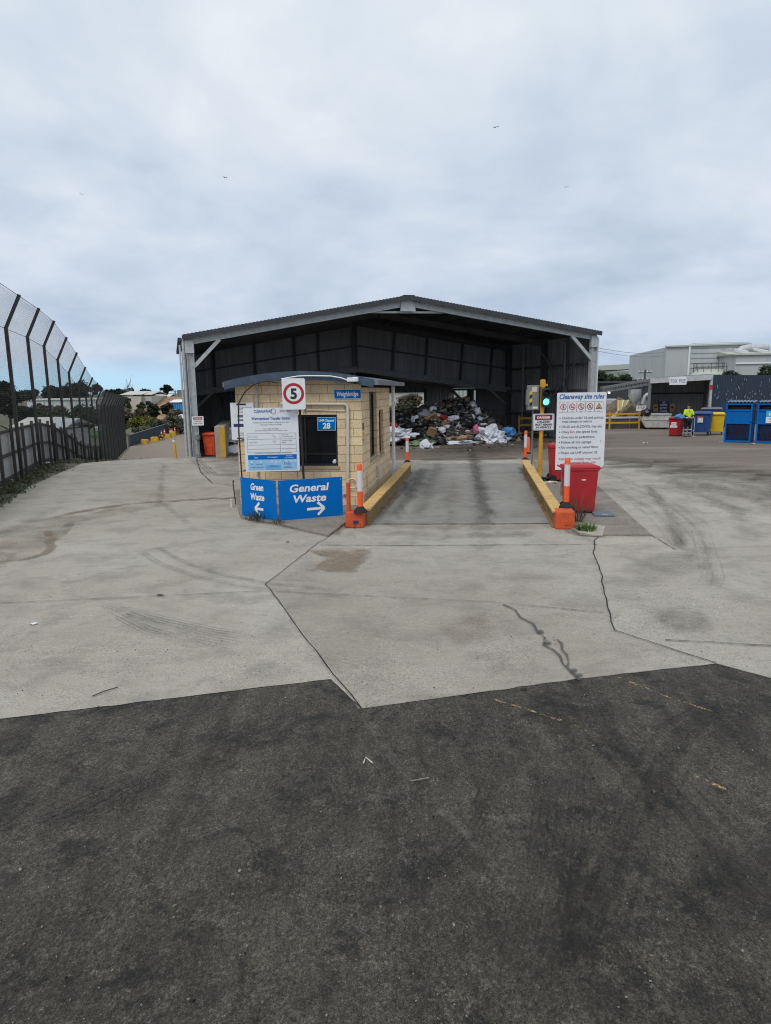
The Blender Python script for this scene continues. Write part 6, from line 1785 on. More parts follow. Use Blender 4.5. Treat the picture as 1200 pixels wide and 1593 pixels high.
mb = MB(); mb.tube([(9.7, -1.0, 0), (9.7, -1.0, zf - 1.6), (9.9, -1.0, zf - 1.0), (10.4, -1.0, zf - .6), (11.2, -1.0, zf - .45), (14, -1.0, zf - .4)], .55, 14); mb.build('flue_duct', M['galv'], fb_, smooth=True)
mb = MB(); mb.tube([(8.2, -1, 0), (8.2, -1, zf - 1.4)], .16, 8); mb.tube([(8.65, -1, 0), (8.65, -1, zf - 1.7)], .2, 8); mb.tube([(7.6, -.8, 0), (7.6, -.8, zf - .6), (8.9, -.8, zf - .4), (8.9, -.8, zf - 2)], .12, 8); mb.build('pipe', M['galv'], fb_, smooth=True)
mb = MB(); mb.lathe([(2.7, 0), (2.7, zf - 4.2), (1.7, zf - 3.5), (1.5, zf - 3.45)], (5.4, -3.2, 0), 22); mb.build('silo', M['factory2'], fb_, smooth=True)
mb = MB()
for a in range(14):
    x, y = 5.4 + 2.2 * math.cos(a * PI / 7), -3.2 + 2.2 * math.sin(a * PI / 7); mb.beam((x, y, zf - 3.9), (x, y, zf - 2.6), .05, .05)
for z in (zf - 3.1, zf - 2.6): mb.tube([(5.4 + 2.2 * math.cos(a * PI / 7), -3.2 + 2.2 * math.sin(a * PI / 7), z) for a in range(15)], .03, 6)
mb.build('silo_railing', M['darksteel'], fb_)
f2 = thing('factory_building', 'lower grey factory wing with roof vents at the right edge', 'building', V((wall_at(1146, 96), 96, 0)), R(-8))
z2 = atd(1150, 552, 96).z
mb = MB(); mb.box((12, 12, z2 / 2), (24, 22, z2)); mb.build('wall', M['factory'], f2)
mb = MB(); mb.prism([(-.3, 0), (24.3, 0), (24.3, .2), (-.3, .2)], (0, .8, z2), V((1, 0, 0)), V((0, 0, 1)), V((0, 1, 0)), 21); mb.add([(-.3, .7, z2), (24.3, .7, z2), (24.3, 10, z2 + 1.1), (-.3, 10, z2 + 1.1), (-.3, 20, z2), (24.3, 20, z2)], [(0,1,2,3),(3,2,5,4),(0,3,4)]); mb.build('roof', M['factory2'], f2)
mb = MB()
for k in range(8): mb.box((1.5 + k * 2.6, 3.5, z2 + .7), (.25, 5, .3), rot=Euler((.12, 0, 0)).to_matrix())
mb.build('roof_vent', M['white'], f2)
mb = MB(); mb.box((12, .85, z2 - 1.1), (24, .1, .22)); mb.tube([(6, .85, 0), (6, .85, z2 + .8)], .16, 8); mb.build('trim', M['white'], f2)
mb = MB(); mb.box((12, .93, 1.6), (24, .1, 3.2)); mb.build('green_base', M['greenwall'], f2)
f3 = thing('long_shed', 'long low cream and green factory far behind the trees', 'building', V((wall_at(905, 150), 150, 0)), R(-4))
z3 = atd(926, 571, 150).z; z3b = atd(926, 578, 150).z
mb = MB(); mb.box((14, 8, z3b / 2), (34, 16, z3b)); mb.build('wall', M['greenwall'], f3)
mb = MB(); mb.prism([(-3.4, z3b), (31.4, z3b + 1.), (31.4, z3 + 1.4), (-3.4, z3)], (0, -.3, 0), V((1, 0, 0)), V((0, 0, 1)), V((0, 1, 0)), 16.5); mb.build('roof', M['factory2'], f3)
mb = MB(); mb.tube([(3, -.3, 0), (3, -.3, z3b)], .15, 8); mb.build('downpipe', M['white'], f3, smooth=True)
# power pole, wires
pp = thing('power_pole', 'thin power pole with crossarms before the long cream factory', 'pole', V((wall_at(1003, 92), 92, 0)))
zt = atd(1003, 575, 92).z
mb = MB(); mb.tube([(0, 0, 0), (0, 0, zt)], [.16, .10], 10); mb.build('mast', M['oldwood'], pp, smooth=True)
for z in (zt - .4, zt - 1.3):
    mb = MB(); mb.beam((-.9, 0, z), (.9, 0, z), .12, .12); mb.build('crossarm', M['oldwood'], pp)
    for x in (-.8, -.3, .3, .8):
        mb = MB(); mb.lathe([(.05, 0), (.05, .18), (.02, .22)], (x, 0, z + .05), 8); mb.build('insulator', M['white'], pp, smooth=True)
for nm, ya, yb2, lab in (('power_line', 540.5, 547.5, 'upper thin power line from the shed to the tall factory'), ('power_line', 545.5, 553, 'lower thin power line from the shed to the tall factory')):
    a, b = atd(926, ya, 60), atd(1036, yb2, 104.5); mb = MB()
    mb.tube([a.lerp(b, i / 12) - V((0, 0, .35 * math.sin(PI * i / 12))) for i in range(13)], .016, 5); o = mb.build(nm, M['wire']); tag(o, lab, 'cable', 'power lines')
# ------------------------------------------------------------------ mesh fence running downhill on the left
fe = thing('mesh_fence', 'tall dark wire mesh litter fence with cranked posts running downhill', 'fence', V((fence_x(15.5), 15.5, 0)))
FD = V((-.318, 1, 0)).normalized(); FN = V((FD.y, -FD.x, 0))
ys_ = [11.4, 14.7, 18.0]
y = 21.3
while y < 79: ys_.append(y); y += 3.3 if y < 40 else 3.0
posts = []
for y in ys_:
    x = fence_x(y); z = T(x, y)
    kz = z + 4.72; b = V((x, y, z - .1)); k = V((x, y, kz)); tip = k + FN * .46 + V((0, 0, .98)); posts.append((b, k, tip))
    mb = MB(); mb.beam(b, k + V((0, 0, .03)), .10, .10, up=FD); mb.beam(k, tip, .09, .09, up=FD); mb.build('post', M['blackpost'], fe, world=True)
def wire(mb, p, q, r):
    d = (q - p).normalized(); s = d.cross(V((.3, .5, .8))).normalized(); u = d.cross(s); vs = []
    for e in (p, q):
        for a in (0, 2.094, 4.189): vs.append(e + s * (r * math.cos(a)) + u * (r * math.sin(a)))
    mb.add(vs, [(0, 1, 4, 3), (1, 2, 5, 4), (2, 0, 3, 5)])
for i in range(len(posts) - 1):
    (b0, k0, t0), (b1, k1, t1) = posts[i], posts[i + 1]
    off = FN * -.06
    mb = MB(); L = (b1 - b0).length
    far_ = b0.y > 45
    pitch = .062 if not far_ else .085; r = .0020 if not far_ else .0042
    n = int(4.75 / pitch)
    for j in range(n + 1):
        t = j / n; wire(mb, b0.lerp(k0, t) + off, b1.lerp(k1, t) + off, r)
    n2 = int(1.08 / pitch)
    for j in range(1, n2 + 1):
        t = j / n2; sag = V((0, 0, -.05 * t)); m0, m1 = k0.lerp(t0, t) + off, k1.lerp(t1, t) + off; mm = m0.lerp(m1, .5) + sag
        wire(mb, m0, mm, r); wire(mb, mm, m1, r)
    nv = int(L / pitch)
    for j in range(1, nv):
        t = j / nv; sag = V((0, 0, -.05 * 4 * t * (1 - t)))
        a, k_, c = b0.lerp(b1, t) + off, k0.lerp(k1, t) + off, t0.lerp(t1, t) + off + sag
        wire(mb, a, k_, r); wire(mb, k_, c, r)
    for e0, e1 in ((k0, k1), (t0, t1)): wire(mb, e0 + off, e1 + off, .010)
    mb.build('wire_mesh', M['wire'], fe, world=True)
# low panel fence behind it
pf = thing('panel_fence', 'low grey panel fence on dark timber posts behind the wire mesh', 'fence', V((fence_x(15) - .3, 15, 0)))
y = 13.0; prev = None
while y < 52:
    x = fence_x(y) - .30; z = T(x + .5, y) - .02; h = 1.78
    b = V((x, y, z))
    mb = MB(); mb.box(b + V((0, 0, h / 2)) + FN * .06, (.085, .10, h + .06), rz=.31); mb.build('post', M['oldwood'], pf, world=True)
    if prev is not None:
        a = prev; mb = MB(); o_ = FN * -.05
        mb.corr(a + o_, b + o_, lambda t, a=a, b=b: lerp(a.z, b.z, t) + .12, lambda t, a=a, b=b: lerp(a.z, b.z, t) + 1.66, .16, .012); mb.build('panel', M['panel'], pf, world=True)
        mb = MB()
        for k in (.22, .92, 1.64): mb.beam(a + V((0, 0, k)), b + V((0, 0, k)), .05, .09)
        mb.build('rail', M['oldwood'], pf, world=True)
    prev = b; y += 1.7

# ------------------------------------------------------------------ foliage
def leaves(mb, center, rad, clumps, per, size, flatten=1., core=.35, gap=.0):
    """leaf-sized faces gathered in clumps through the crown's volume"""
    cx, cy, cz = center; vs = []; fs = []
    for _ in range(clumps):
        while True:
            p = V((random.uniform(-1, 1), random.uniform(-1, 1), random.uniform(-1, 1)))
            if core < p.length < 1: break
        c = V((cx + p.x * rad[0], cy + p.y * rad[1], cz + p.z * rad[2]))
        cr = random.uniform(.16, .34) * (rad[0] + rad[1] + rad[2]) / 3
        tone = random.uniform(.55, 1.35); tone2 = random.uniform(.9, 1.1)
        for _k in range(per):
            q = c + V((random.gauss(0, 1) * cr * .6, random.gauss(0, 1) * cr * .6, random.gauss(0, 1) * cr * .42 * flatten))
            a = V((random.gauss(0, 1), random.gauss(0, 1), random.gauss(0, 1))).normalized(); b = a.orthogonal().normalized(); s = size * random.uniform(.6, 1.4)
            n = len(mb.v); g = tone * random.uniform(.8, 1.2)
            mb.v += [q - a * s, q + b * s * .55, q + a * s, q - b * s * .55]; mb.col += [(g, g * tone2, g)] * 4
            mb.f.append([n, n + 1, n + 2, n + 3]); mb.uv.append(None)
def tree(name, label, px0, px1, pyt, pyb, d, m, kind='round', trunk=True, clumps=None, size=None, group=None, trunk_py=None, per=60):
    a, b = atd(px0, pyt, d), atd(px1, pyt, d); zt = a.z; zb_ = atd((px0 + px1) / 2, pyb, d).z
    cx = (a.x + b.x) / 2; w = (b.x - a.x) / 2; h = (zt - zb_) / 2
    g = T(cx, d)
    t = thing(name, label, 'tree' if 'shrub' not in name and 'bush' not in name else 'shrub', V((cx, d, g)), 0, group)
    cr = MB(); cr.col = []
    size = size or max(.10, d * .0022)
    n = clumps or int(18 + 26 * min(3, (w * h) / 12))
    cz = (zt + zb_) / 2 - g
    if kind == 'round': leaves(cr, (0, 0, cz), (w * .86, w * .75, h * .86), n, per, size)
    elif kind == 'flat':
        for k in range(13):
            zz = cz + h * random.uniform(-.75, .88); rr = w * random.uniform(.28, .5) * (1.25 if zz > cz else 1.)
            leaves(cr, (random.uniform(-.62, .62) * w, random.uniform(-.4, .4) * w, zz), (rr, rr * .8, h * random.uniform(.10, .2)), max(6, n // 9), per, size, .6, .1)
    elif kind == 'umbrella':
        for ox, oz, rr in ((0, .85, .45), (-.55, .35, .42), (.6, .25, .45), (.1, .05, .3), (-.15, -.45, .35), (.35, .62, .35)):
            leaves(cr, (ox * w, random.uniform(-.2, .2) * w, cz + oz * h), (rr * w, rr * w, h * .10), 9, per, size, .4, .0)
    cr.build('crown', m, t)
    mb = MB(); th = cz + h * (.5 if kind != 'umbrella' else .8); r = max(.12, w * .06)
    lean = random.uniform(-.15, .15) * w
    if th > .4:
        mb.tube([(0, 0, -.2), (lean * .4, 0, th * .4), (lean, 0, th)], [r, r * .75, r * .35], 8)
        for k in range(6):
            an = random.uniform(0, 2 * PI); z0 = th * random.uniform(.3, .85); L = w * random.uniform(.4, .75)
            mb.tube([(lean * z0 / th, 0, z0), (lean + math.cos(an) * L * .5, math.sin(an) * L * .5, z0 + h * .22), (lean + math.cos(an) * L, math.sin(an) * L, z0 + h * .40)], [r * .45, r * .3, r * .12], 6)
        mb.build('trunk', M['bark'], t, smooth=True)
    return t
random.seed(33)
tree('cypress_tree', 'big dark flat-topped cypress behind the fence at the left edge', -45, 58, 590, 662, 62, M['leafdark'], 'flat', clumps=150, per=90)
tree('cypress_tree', 'rounded dark tree left of the domed tree row behind the fence', 64, 100, 597, 628, 165, M['leafdark'], clumps=34)
tree('cypress_tree', 'widest domed dark tree above the white sheds', 86, 142, 594, 628, 170, M['leafdark'], clumps=60)
tree('cypress_tree', 'thin open tree right of the domed trees behind the fence', 138, 160, 599, 616, 172, M['leafdark'], 'umbrella', per=26)
tree('shrub', 'dark shrub mass before the white sheds, left of the field', 22, 100, 637, 665, 70, M['leafmid'], clumps=60)
tree('shrub', 'olive shrub standing alone among the white sheds', 56, 70, 628, 642, 140, M['leafmid'], clumps=16)
tree('shrub', 'broad brown-green shrub bank above the grey field wall', 96, 160, 634, 668, 118, M['leafmid'], clumps=70)
tree('shrub', 'brown shrub bank at the end of the mesh fence', 150, 210, 630, 668, 116, M['leafbrown'], clumps=60)
tree('shrub', 'dark round bush beside the beige building', 178, 205, 617, 640, 150, M['leafmid'], clumps=30)
tree('shrub', 'shrub row below the white sheds', 44, 108, 634, 645, 128, M['leafbrown'], clumps=40)
for i, (a, b, c, lab) in enumerate(((176, 192, 605, 'dark tree left of the bare dead tree'), (190, 210, 604, 'dark low tree under the bare dead tree'), (214, 238, 606, 'rounded dark tree behind the beige building'), (204, 217, 611, 'small dark tree between two rounded trees on the skyline'), (160, 180, 607, 'dark tree on the skyline where the mesh fence drops'))):
    tree('skyline_tree', lab, a, b, c, 618, 260, M['leafdark'], clumps=22, group='trees on the left skyline')
tree('pine_tree', 'lone umbrella-shaped pine on the skyline left of the shed', 248, 268, 600, 616, 240, M['leafdark'], 'umbrella', per=30)
tree('shrub', 'dark round bush with blue posts beside it, before the beige building', 213, 224, 625, 642, 135, M['leafmid'], clumps=22)
tree('shrub', 'dark olive bush in the middle below the orange bank', 229, 247, 627, 650, 130, M['leafdark'], clumps=40)
tree('shrub', 'dark olive bush left of the blue shed', 251, 268, 625, 647, 131, M['leafdark'], clumps=40)
tree('shrub', 'reddish brown bush left of the dark olive bushes', 208, 231, 636, 652, 125, M['leafbrown'], clumps=34)
tree('shrub', 'brown bush under the blue shed', 262, 284, 637, 652, 120, M['leafbrown'], clumps=34)
tree('shrub', 'lime green shrub bank above the playing field', 200, 238, 648, 668, 112, M['leaflime'], clumps=60)
tree('shrub', 'second lime green shrub beside the dark bramble', 226, 248, 651, 668, 110, M['leaflime'], clumps=40)
tree('shrub', 'grey green bramble behind the dark diagonal fence', 232, 262, 651, 678, 108, M['leafgrey'], clumps=60)
tree('shrub', 'pale grey green scrub at the top of the dark fence', 254, 284, 648, 668, 112, M['leafgrey'], clumps=50)
tree('shrub', 'grey scrub strip at the edge of the playing field', 206, 238, 664, 676, 104, M['leafgrey'], clumps=40)
tree('shrub', 'green bush seen through the back opening of the shed', 596, 662, 628, 662, 62, M['leafmid'], clumps=60)
tree('shrub', 'brown bush seen through the back opening above the green one', 618, 662, 613, 634, 80, M['leafbrown'], clumps=40)
tree('shrub', 'dark round tree between the shed and the long cream factory', 922, 948, 576, 606, 84, M['leafdark'], clumps=44)
tree('shrub', 'dark hedge tree under the long cream factory', 938, 964, 583, 603, 86, M['leafdark'], clumps=46)
tree('shrub', 'second dark hedge tree under the long cream factory', 958, 988, 582, 602, 88, M['leafdark'], clumps=46)
tree('shrub', 'dark tree behind the navy shelter wall at the right edge', 1180, 1216, 568, 600, 74, M['leafdark'], clumps=46)
tree('shrub', 'dark low tree between the flue and the navy wall', 1118, 1152, 578, 596, 80, M['leafdark'], clumps=40)
# bare dead trees
for px, pyt, d, lab in ((197, 590, 210, 'taller bare dead tree on the left skyline'), (205, 602, 212, 'shorter bare dead tree on the left skyline')):
    z1 = atd(px, pyt, d).z; x = atd(px, pyt, d).x; g = T(x, d); h = z1 - g
    t = thing('dead_tree', lab, 'tree', V((x, d, g)), 0, 'bare trees on the skyline'); mb = MB(); mb.tube([(0, 0, 0), (.1, 0, h * .6), (0, 0, h)], [.22, .16, .06], 8); mb.build('trunk', M['deadwood'], t, smooth=True)
    mb = MB()
    for k in range(13):
        an = random.uniform(-1, 1) * 1.0; z0 = h * random.uniform(.35, .8); L = h * random.uniform(.15, .34); y_ = random.uniform(-.4, .4) * L
        mb.tube([(.05, 0, z0), (math.sin(an) * L * .5, y_ * .5, z0 + L * .5), (math.sin(an) * L * .8, y_, z0 + L)], [.09, .07, .03], 5)
    mb.build('branches', M['deadwood'], t, smooth=True)

# ------------------------------------------------------------------ buildings on the left
def shed_b(name, label, cat, px0, px1, pyt, pyb, d, wall, roof, depth=10, rz=0., pitch=.0, base=None, group=None, parts=None):
    a, b = atd(px0, pyb, d), atd(px1, pyb, d); z1 = atd((px0 + px1) / 2, pyt, d).z; g = base if base is not None else min(a.z, T(a.x, d))
    t = thing(name, label, cat, V((a.x, d, g)), rz, group); w = (b.x - a.x) / math.cos(rz); h = z1 - g
    mb = MB(); mb.box2((0, 0, 0), (w, depth, h * (1 if not pitch else .96))); mb.build('wall', wall, t)
    mb = MB(); mb.prism([(-.3, 0), (depth / 2, pitch + .1), (depth + .3, 0), (depth / 2, pitch + .35)], (-.3, 0, h), V((0, 1, 0)), V((0, 0, 1)), V((1, 0, 0)), w + .6); mb.build('roof', roof, t)
    return t, w, h
t, w, h = shed_b('long_white_shed', 'long white shed with three blue emblems behind the fence', 'building', 43, 150, 622, 636, 152, M['white'], M['tanroof'], 12, 0)
for k in (.09, .34, .75):
    mb = MB(); disc(mb, w * k, h * .66, 1.1, -.03, 16); mb.build('emblem', M['inkblue'], t)
mb = MB()
for k in range(1, 8): mb.box((w * k / 8, -.03, h / 2), (.15, .05, h))
mb.build('wall_joint', M['tanwall'], t)
t, w, h = shed_b('grey_roof_shed', 'low shed with pale ridged roof just behind the panel fence', 'building', 26, 76, 664, 700, 47, M['panel'], M['tanroof'], 5, .0, .22)
mb = MB(); mb.box((w * .4, -.03, h - .6), (1.4, .05, .8)); mb.build('window', M['glass'], t)
t, w, h = shed_b('grey_roof_shed', 'low grey shed right of the pale ridged roof', 'building', 70, 100, 666, 700, 44, M['panel'], M['galv'], 4, .0, .2)
mb = MB(); mb.box((w * .5, -.03, h - .6), (.9, .05, .8)); mb.build('window', M['glass'], t)
a, b = atd(108, 676, 140), atd(159, 676, 140); t = thing('field_wall', 'long low grey wall on the far side of the playing field', 'wall', V((a.x, 140, T(a.x, 140))))
hw_ = atd(130, 668, 140).z - T(a.x, 140)
mb = MB(); mb.box2((0, 0, 0), (b.x - a.x, .3, hw_)); mb.build('panel', M['panel'], t)
mb = MB(); mb.box2((-.1, -.1, hw_), (b.x - a.x + .1, .4, hw_ + .12)); mb.build('coping', M['white'], t)
t, w, h = shed_b('beige_building', 'beige flat building with a shaded window on the left rise', 'building', 190, 221, 614, 640, 165, M['tanwall'], M['tanroof'], 14, R(0), .5)
t2, w2_, h2 = shed_b('beige_building', 'beige gable wing right of the flat beige building', 'building', 221.3, 237, 614, 640, 166, M['factory2'], M['tanroof'], 12, 0, .5)
mb = MB(); mb.box((w2_ * .66, -.05, h2 * .72), (1.2, .1, .9)); mb.build('window', M['glass'], t2)
for x in (.02, .35):
    mb = MB(); mb.box((w2_ * x, -.3, h2 * .25), (.35, .3, h2 * .5)); mb.build('blue_post', M['cage'], t2)
t, w, h = shed_b('blue_shed', 'bright blue shed with white roof left of the big shed', 'building', 266, 287, 625.5, 638, 150, mat('bright_blue_sheet', (.06, .28, .55), .6, 0, .1, 1.), M['white'], 8, 0, .2)
mb = MB()
for k in range(1, 6): mb.box((w * k / 6, -.03, h / 2), (.14, .05, h))
mb.box((w / 2, -.032, h * .5), (w, .05, .12)); mb.build('wall_joint', M['inkblue'], t)
t, w, h = shed_b('tan_shed', 'far cream roofed building on the orange bank', 'building', 240, 263, 617, 620, 260, M['tanwall'], M['whitepaint'], 10, 0, .6)
mb = MB(); mb.box((w * .5, -.05, h * .4), (2, .1, 1.2)); mb.build('door', M['oldwood'], t)
# orange earth bank
random.seed(8)
mb = MB(); vs = []; fs = []
ca = atd(236, 640, 175).x; cb2 = atd(290, 640, 175).x
for j in range(21):
    for i in range(41):
        u = i / 40; v = j / 20; x = lerp(ca, cb2, u); y = 150 + 40 * v
        zt_ = atd(262, 619, 175).z
        vs.append((x, y, lerp(T(x, y) - .2, zt_, min(1, v * 1.7)) + 1.0 * mnoise.noise(V((x * .2, y * .2, 4))) * min(1, v * 4) - (2.5 if i in (0, 40) else 0)))
for j in range(20):
    for i in range(40): a = j * 41 + i; fs.append((a, a + 1, a + 42, a + 41))
mb.add(vs, fs); o = mb.build('earth_bank', make_pebble('orange_earth', (.20, .10, .05), (.40, .25, .15), 1.2), smooth=True); o['kind'] = 'structure'
# dark sheet fence running down beside the dirt road
fa_, fb2 = V((-30.0, 80.5, 0)), V((-36.5, 121, 0))
za = [atd(224.5, 676.5, 80.5).z, atd(281, 654, 121).z]
df = thing('sheet_fence', 'dark navy sheet fence running up beside the dirt road behind the yellow blocks', 'fence', V((fa_.x, fa_.y, T(fa_.x, fa_.y))))
n = 7
for i in range(n):
    p, q = fa_.lerp(fb2, i / n), fa_.lerp(fb2, (i + 1) / n)
    z0, z1 = T(p.x, p.y), T(q.x, q.y); tz0 = lerp(za[0], za[1], i / n); tz1 = lerp(za[0], za[1], (i + 1) / n)
    mb = MB(); mb.corr(p, q, lambda t, z0=z0, z1=z1: lerp(z0, z1, t) - .4, lambda t, a=tz0, b=tz1: lerp(a, b, t), .4, .04); mb.build('sheet', M['navysheet'], df, world=True)
    mb = MB(); mb.beam(V((p.x - .1, p.y, z0 - .2)), V((p.x - .1, p.y, tz0)), .12, .12); mb.build('post', M['darksteel'], df, world=True)
mb = MB(); mb.beam(V((fa_.x, fa_.y, za[0])), V((fb2.x, fb2.y, za[1])), .12, .06); mb.build('capping', M['galvd'], df, world=True)
# yellow concrete blocks, drums and cones along the road
def ground_hit(px, py):
    best = None; d = 30.
    while d < 200:
        q = atd(px, py, d)
        if q.z <= T(q.x, q.y) + .02: return q
        d += .25
    return atd(px, py, 110)
bl = [(226, 691, 10.5, 'yellow concrete block lowest in the row beside the dirt road', 0), (241, 688, 11, 'yellow concrete block second from the low end of the row', .35), (252, 684, 6, 'narrow yellow block carrying a cone in the row', .2), (262, 681.5, 9, 'yellow concrete block before the red drum', .1), (269, 678.5, 9, 'yellow block beside the red and white drum', .3), (275, 675.5, 7, 'yellow block near the top of the row', .2), (280.5, 673.5, 5, 'topmost yellow block beside the white truck', .2)]
tops = {}
proto = None
for i, (px, py, wpx, lab, rz) in enumerate(bl):
    q = ground_hit(px, py); w = wpx * q.y / FPX; h = .62 + .1 * (i % 3 == 1)
    t = thing('road_block', lab, 'concrete block', V((q.x, q.y, T(q.x, q.y))), rz - .3, 'yellow blocks beside the dirt road')
    mb = MB(); mb.frustum(0, w, .7, h * .55, w, .66); mb.frustum(h * .55, w * .98, .62, h, w * .92, .5); mb.build('concrete', M['blockyellow'], t, bevel=.04)
    mb = MB(); mb.tube([(-.1, 0, h - .01), (-.1, 0, h + .06), (.1, 0, h + .06), (.1, 0, h - .01)], .015, 6); mb.build('lifting_loop', M['oldwood'], t, smooth=True)
    tops[i] = (V((q.x, q.y, T(q.x, q.y) + h)), q.y)
def cone(label, p, h):
    t = thing('traffic_cone', label, 'traffic cone', p, 0, 'cones on the yellow blocks'); k = h / .7
    mb = MB(); mb.box((0, 0, .02), (.36 * k, .36 * k, .04)); mb.lathe([(.13 * k, .04), (.09 * k, .26 * k)], n=14); mb.lathe([(.055 * k, .46 * k), (.025 * k, h)], n=14); mb.build('cone', M['orange'], t, smooth=True)
    mb = MB(); mb.lathe([(.091 * k, .26 * k), (.056 * k, .46 * k)], n=14); mb.build('reflective_band', M['inkwhite'], t, smooth=True)
cone('orange traffic cone on the narrow yellow block', tops[2][0], .72)
cone('orange traffic cone on the block before the drum', tops[3][0] + V((-.5, 0, 0)), .78)
cone('orange traffic cone on the block beside the drum', tops[4][0] + V((.35, 0, 0)), .70)
cone('orange traffic cone second from the top of the row', tops[5][0], .75)
cone('topmost orange traffic cone by the white truck', tops[6][0], .75)
q = ground_hit(264.5, 678); t = thing('drum', 'pale red and white drum standing behind the yellow blocks', 'drum', V((q.x, q.y + .6, T(q.x, q.y) + .0)))
mb = MB(); mb.lathe([(.30, 0), (.30, .55)], n=16); mb.lathe([(.30, .85), (.30, 1.1), (.27, 1.12)], n=16); mb.build('barrel', M['bagred'], t, smooth=True)
mb = MB(); mb.lathe([(.302, .55), (.302, .85)], n=16); mb.build('white_band', M['white'], t, smooth=True)
q = ground_hit(249, 685); t = thing('rusty_frame', 'dark rusty steel frame lying between two yellow blocks', 'scrap frame', V((q.x, q.y, T(q.x, q.y))), R(-20))
mb = MB()
for x in (-.6, 0, .6): mb.beam((x, -.3, 0), (x * .8, .3, .8), .08, .08)
mb.beam((-.6, -.3, .1), (.6, -.3, .1), .08, .08); mb.beam((-.5, .3, .8), (.5, .3, .8), .08, .08); mb.build('bars', mat('rust', (.07, .03, .02), .9, 0, .3, 4.), t)
mb = MB(); mb.box((0, .05, .45), (.9, .02, .4), rot=Euler((.9, 0, 0)).to_matrix()); mb.build('plate', M['oldwood'], t)
# white truck on the road
q = ground_hit(288, 674.5); s = q.y / 115.
tk = thing('truck', 'white truck parked at the top of the dirt road beside the shed', 'truck', V((q.x + .2, q.y, T(q.x, q.y))), R(12))
mb = MB(); mb.prism([(0, .55), (0, 1.5), (.28, 2.75), (1.75, 2.85), (1.8, .55)], (-1.15, -.9, 0), V((0, 1, 0)), V((0, 0, 1)), V((1, 0, 0)), 2.3); mb.box((0, 3.4, 1.9), (2.3, 5.0, 2.3)); mb.build('body', M['whitepaint'], tk, bevel=.06)
mb = MB(); mb.add([(-1.0, -.875, 1.62), (1.0, -.875, 1.62), (.95, -.665, 2.55), (-.95, -.665, 2.55)], [(0, 1, 2, 3)]); mb.build('windscreen', M['glass'], tk)
mb = MB(); mb.box((0, -.93, .72), (2.3, .16, .34)); mb.box((0, -.91, 1.15), (1.3, .06, .28)); mb.build('bumper', M['darksteel'], tk)
for x in (-.85, .85):
    mb = MB(); mb.box((x, -.92, 1.12), (.3, .08, .2)); mb.build('headlight', M['inkwhite'], tk)
    mb = MB(); mb.box((x * 1.5, -.75, 2.0), (.18, .1, .5)); mb.build('mirror', M['frame'], tk)
    for y_ in (.2, 4.6):
        mb = MB(); mb.M = Matrix.Translation((x * 1.1, y_, .5)) @ Matrix.Rotation(PI / 2, 4, 'Y'); mb.lathe([(.28, -.13), (.5, -.13), (.5, .13), (.28, .13)], n=20); mb.build('wheel', M['rubber'], tk, smooth=True)
t = thing('marker_pole', 'slim white pole standing at the top of the dark sheet fence', 'pole', V((fb2.x - .2, fb2.y + .5, T(fb2.x, fb2.y))))
hz_ = atd(280, 637, 121).z - T(fb2.x, fb2.y)
mb = MB(); mb.tube([(0, 0, 0), (-.1, 0, hz_)], .12, 8); mb.build('tube', M['white'], t, smooth=True)
mb = MB(); mb.tube([(-.02, 0, hz_ * .2), (-.03, 0, hz_ * .45)], .125, 8); mb.build('band', M['inkgrey'], t, smooth=True)
t = thing('water_tower', 'small grey elevated tank on legs at the far left skyline by the shed', 'tower', V((atd(283, 608, 230).x, 230, T(atd(283, 608, 230).x, 230))))
hz_ = atd(283, 612, 230).z - t.location.z
mb = MB(); mb.box((0, 0, hz_ + .6), (2.6, 2, 1.1)); mb.build('tank', M['galvd'], t)
for x in (-1.1, 1.1):
    mb = MB(); mb.beam((x, 0, 0), (x, 0, hz_ + .1), .25, .25); mb.build('leg', M['galvd'], t)
t = thing('power_pole', 'grey timber power pole on the skyline between the pine and the shed', 'pole', V((atd(272.5, 608, 235).x, 235, T(atd(272.5, 608, 235).x, 235))))
hz_ = atd(272.5, 607, 235).z - t.location.z
mb = MB(); mb.tube([(0, 0, 0), (0, 0, hz_)], .22, 8); mb.build('mast', M['deadwood'], t, smooth=True)
mb = MB(); mb.beam((-1, 0, hz_ - .5), (1, 0, hz_ - .5), .2, .2); mb.build('crossarm', M['deadwood'], t)
# what shows through the back of the shed
t, w, h = shed_b('far_building', 'pale building seen through the back opening of the shed', 'building', 596, 668, 609, 640, 110, M['factory2'], M['tanroof'], 8, 0, .4)
mb = MB(); mb.box((w * .6, -.05, h * .4), (1.4, .1, 1.2)); mb.build('window', M['glass'], t)
t, w, h = shed_b('far_building', 'grey white building seen through the narrow back opening', 'building', 696, 750, 600, 640, 90, M['factory'], M['factory2'], 8, 0, .4)
mb = MB()
for k in range(1, 9): mb.box((w * k / 9, -.04, h / 2), (.1, .06, h))
mb.build('wall_joint', M['greenwall'], t)

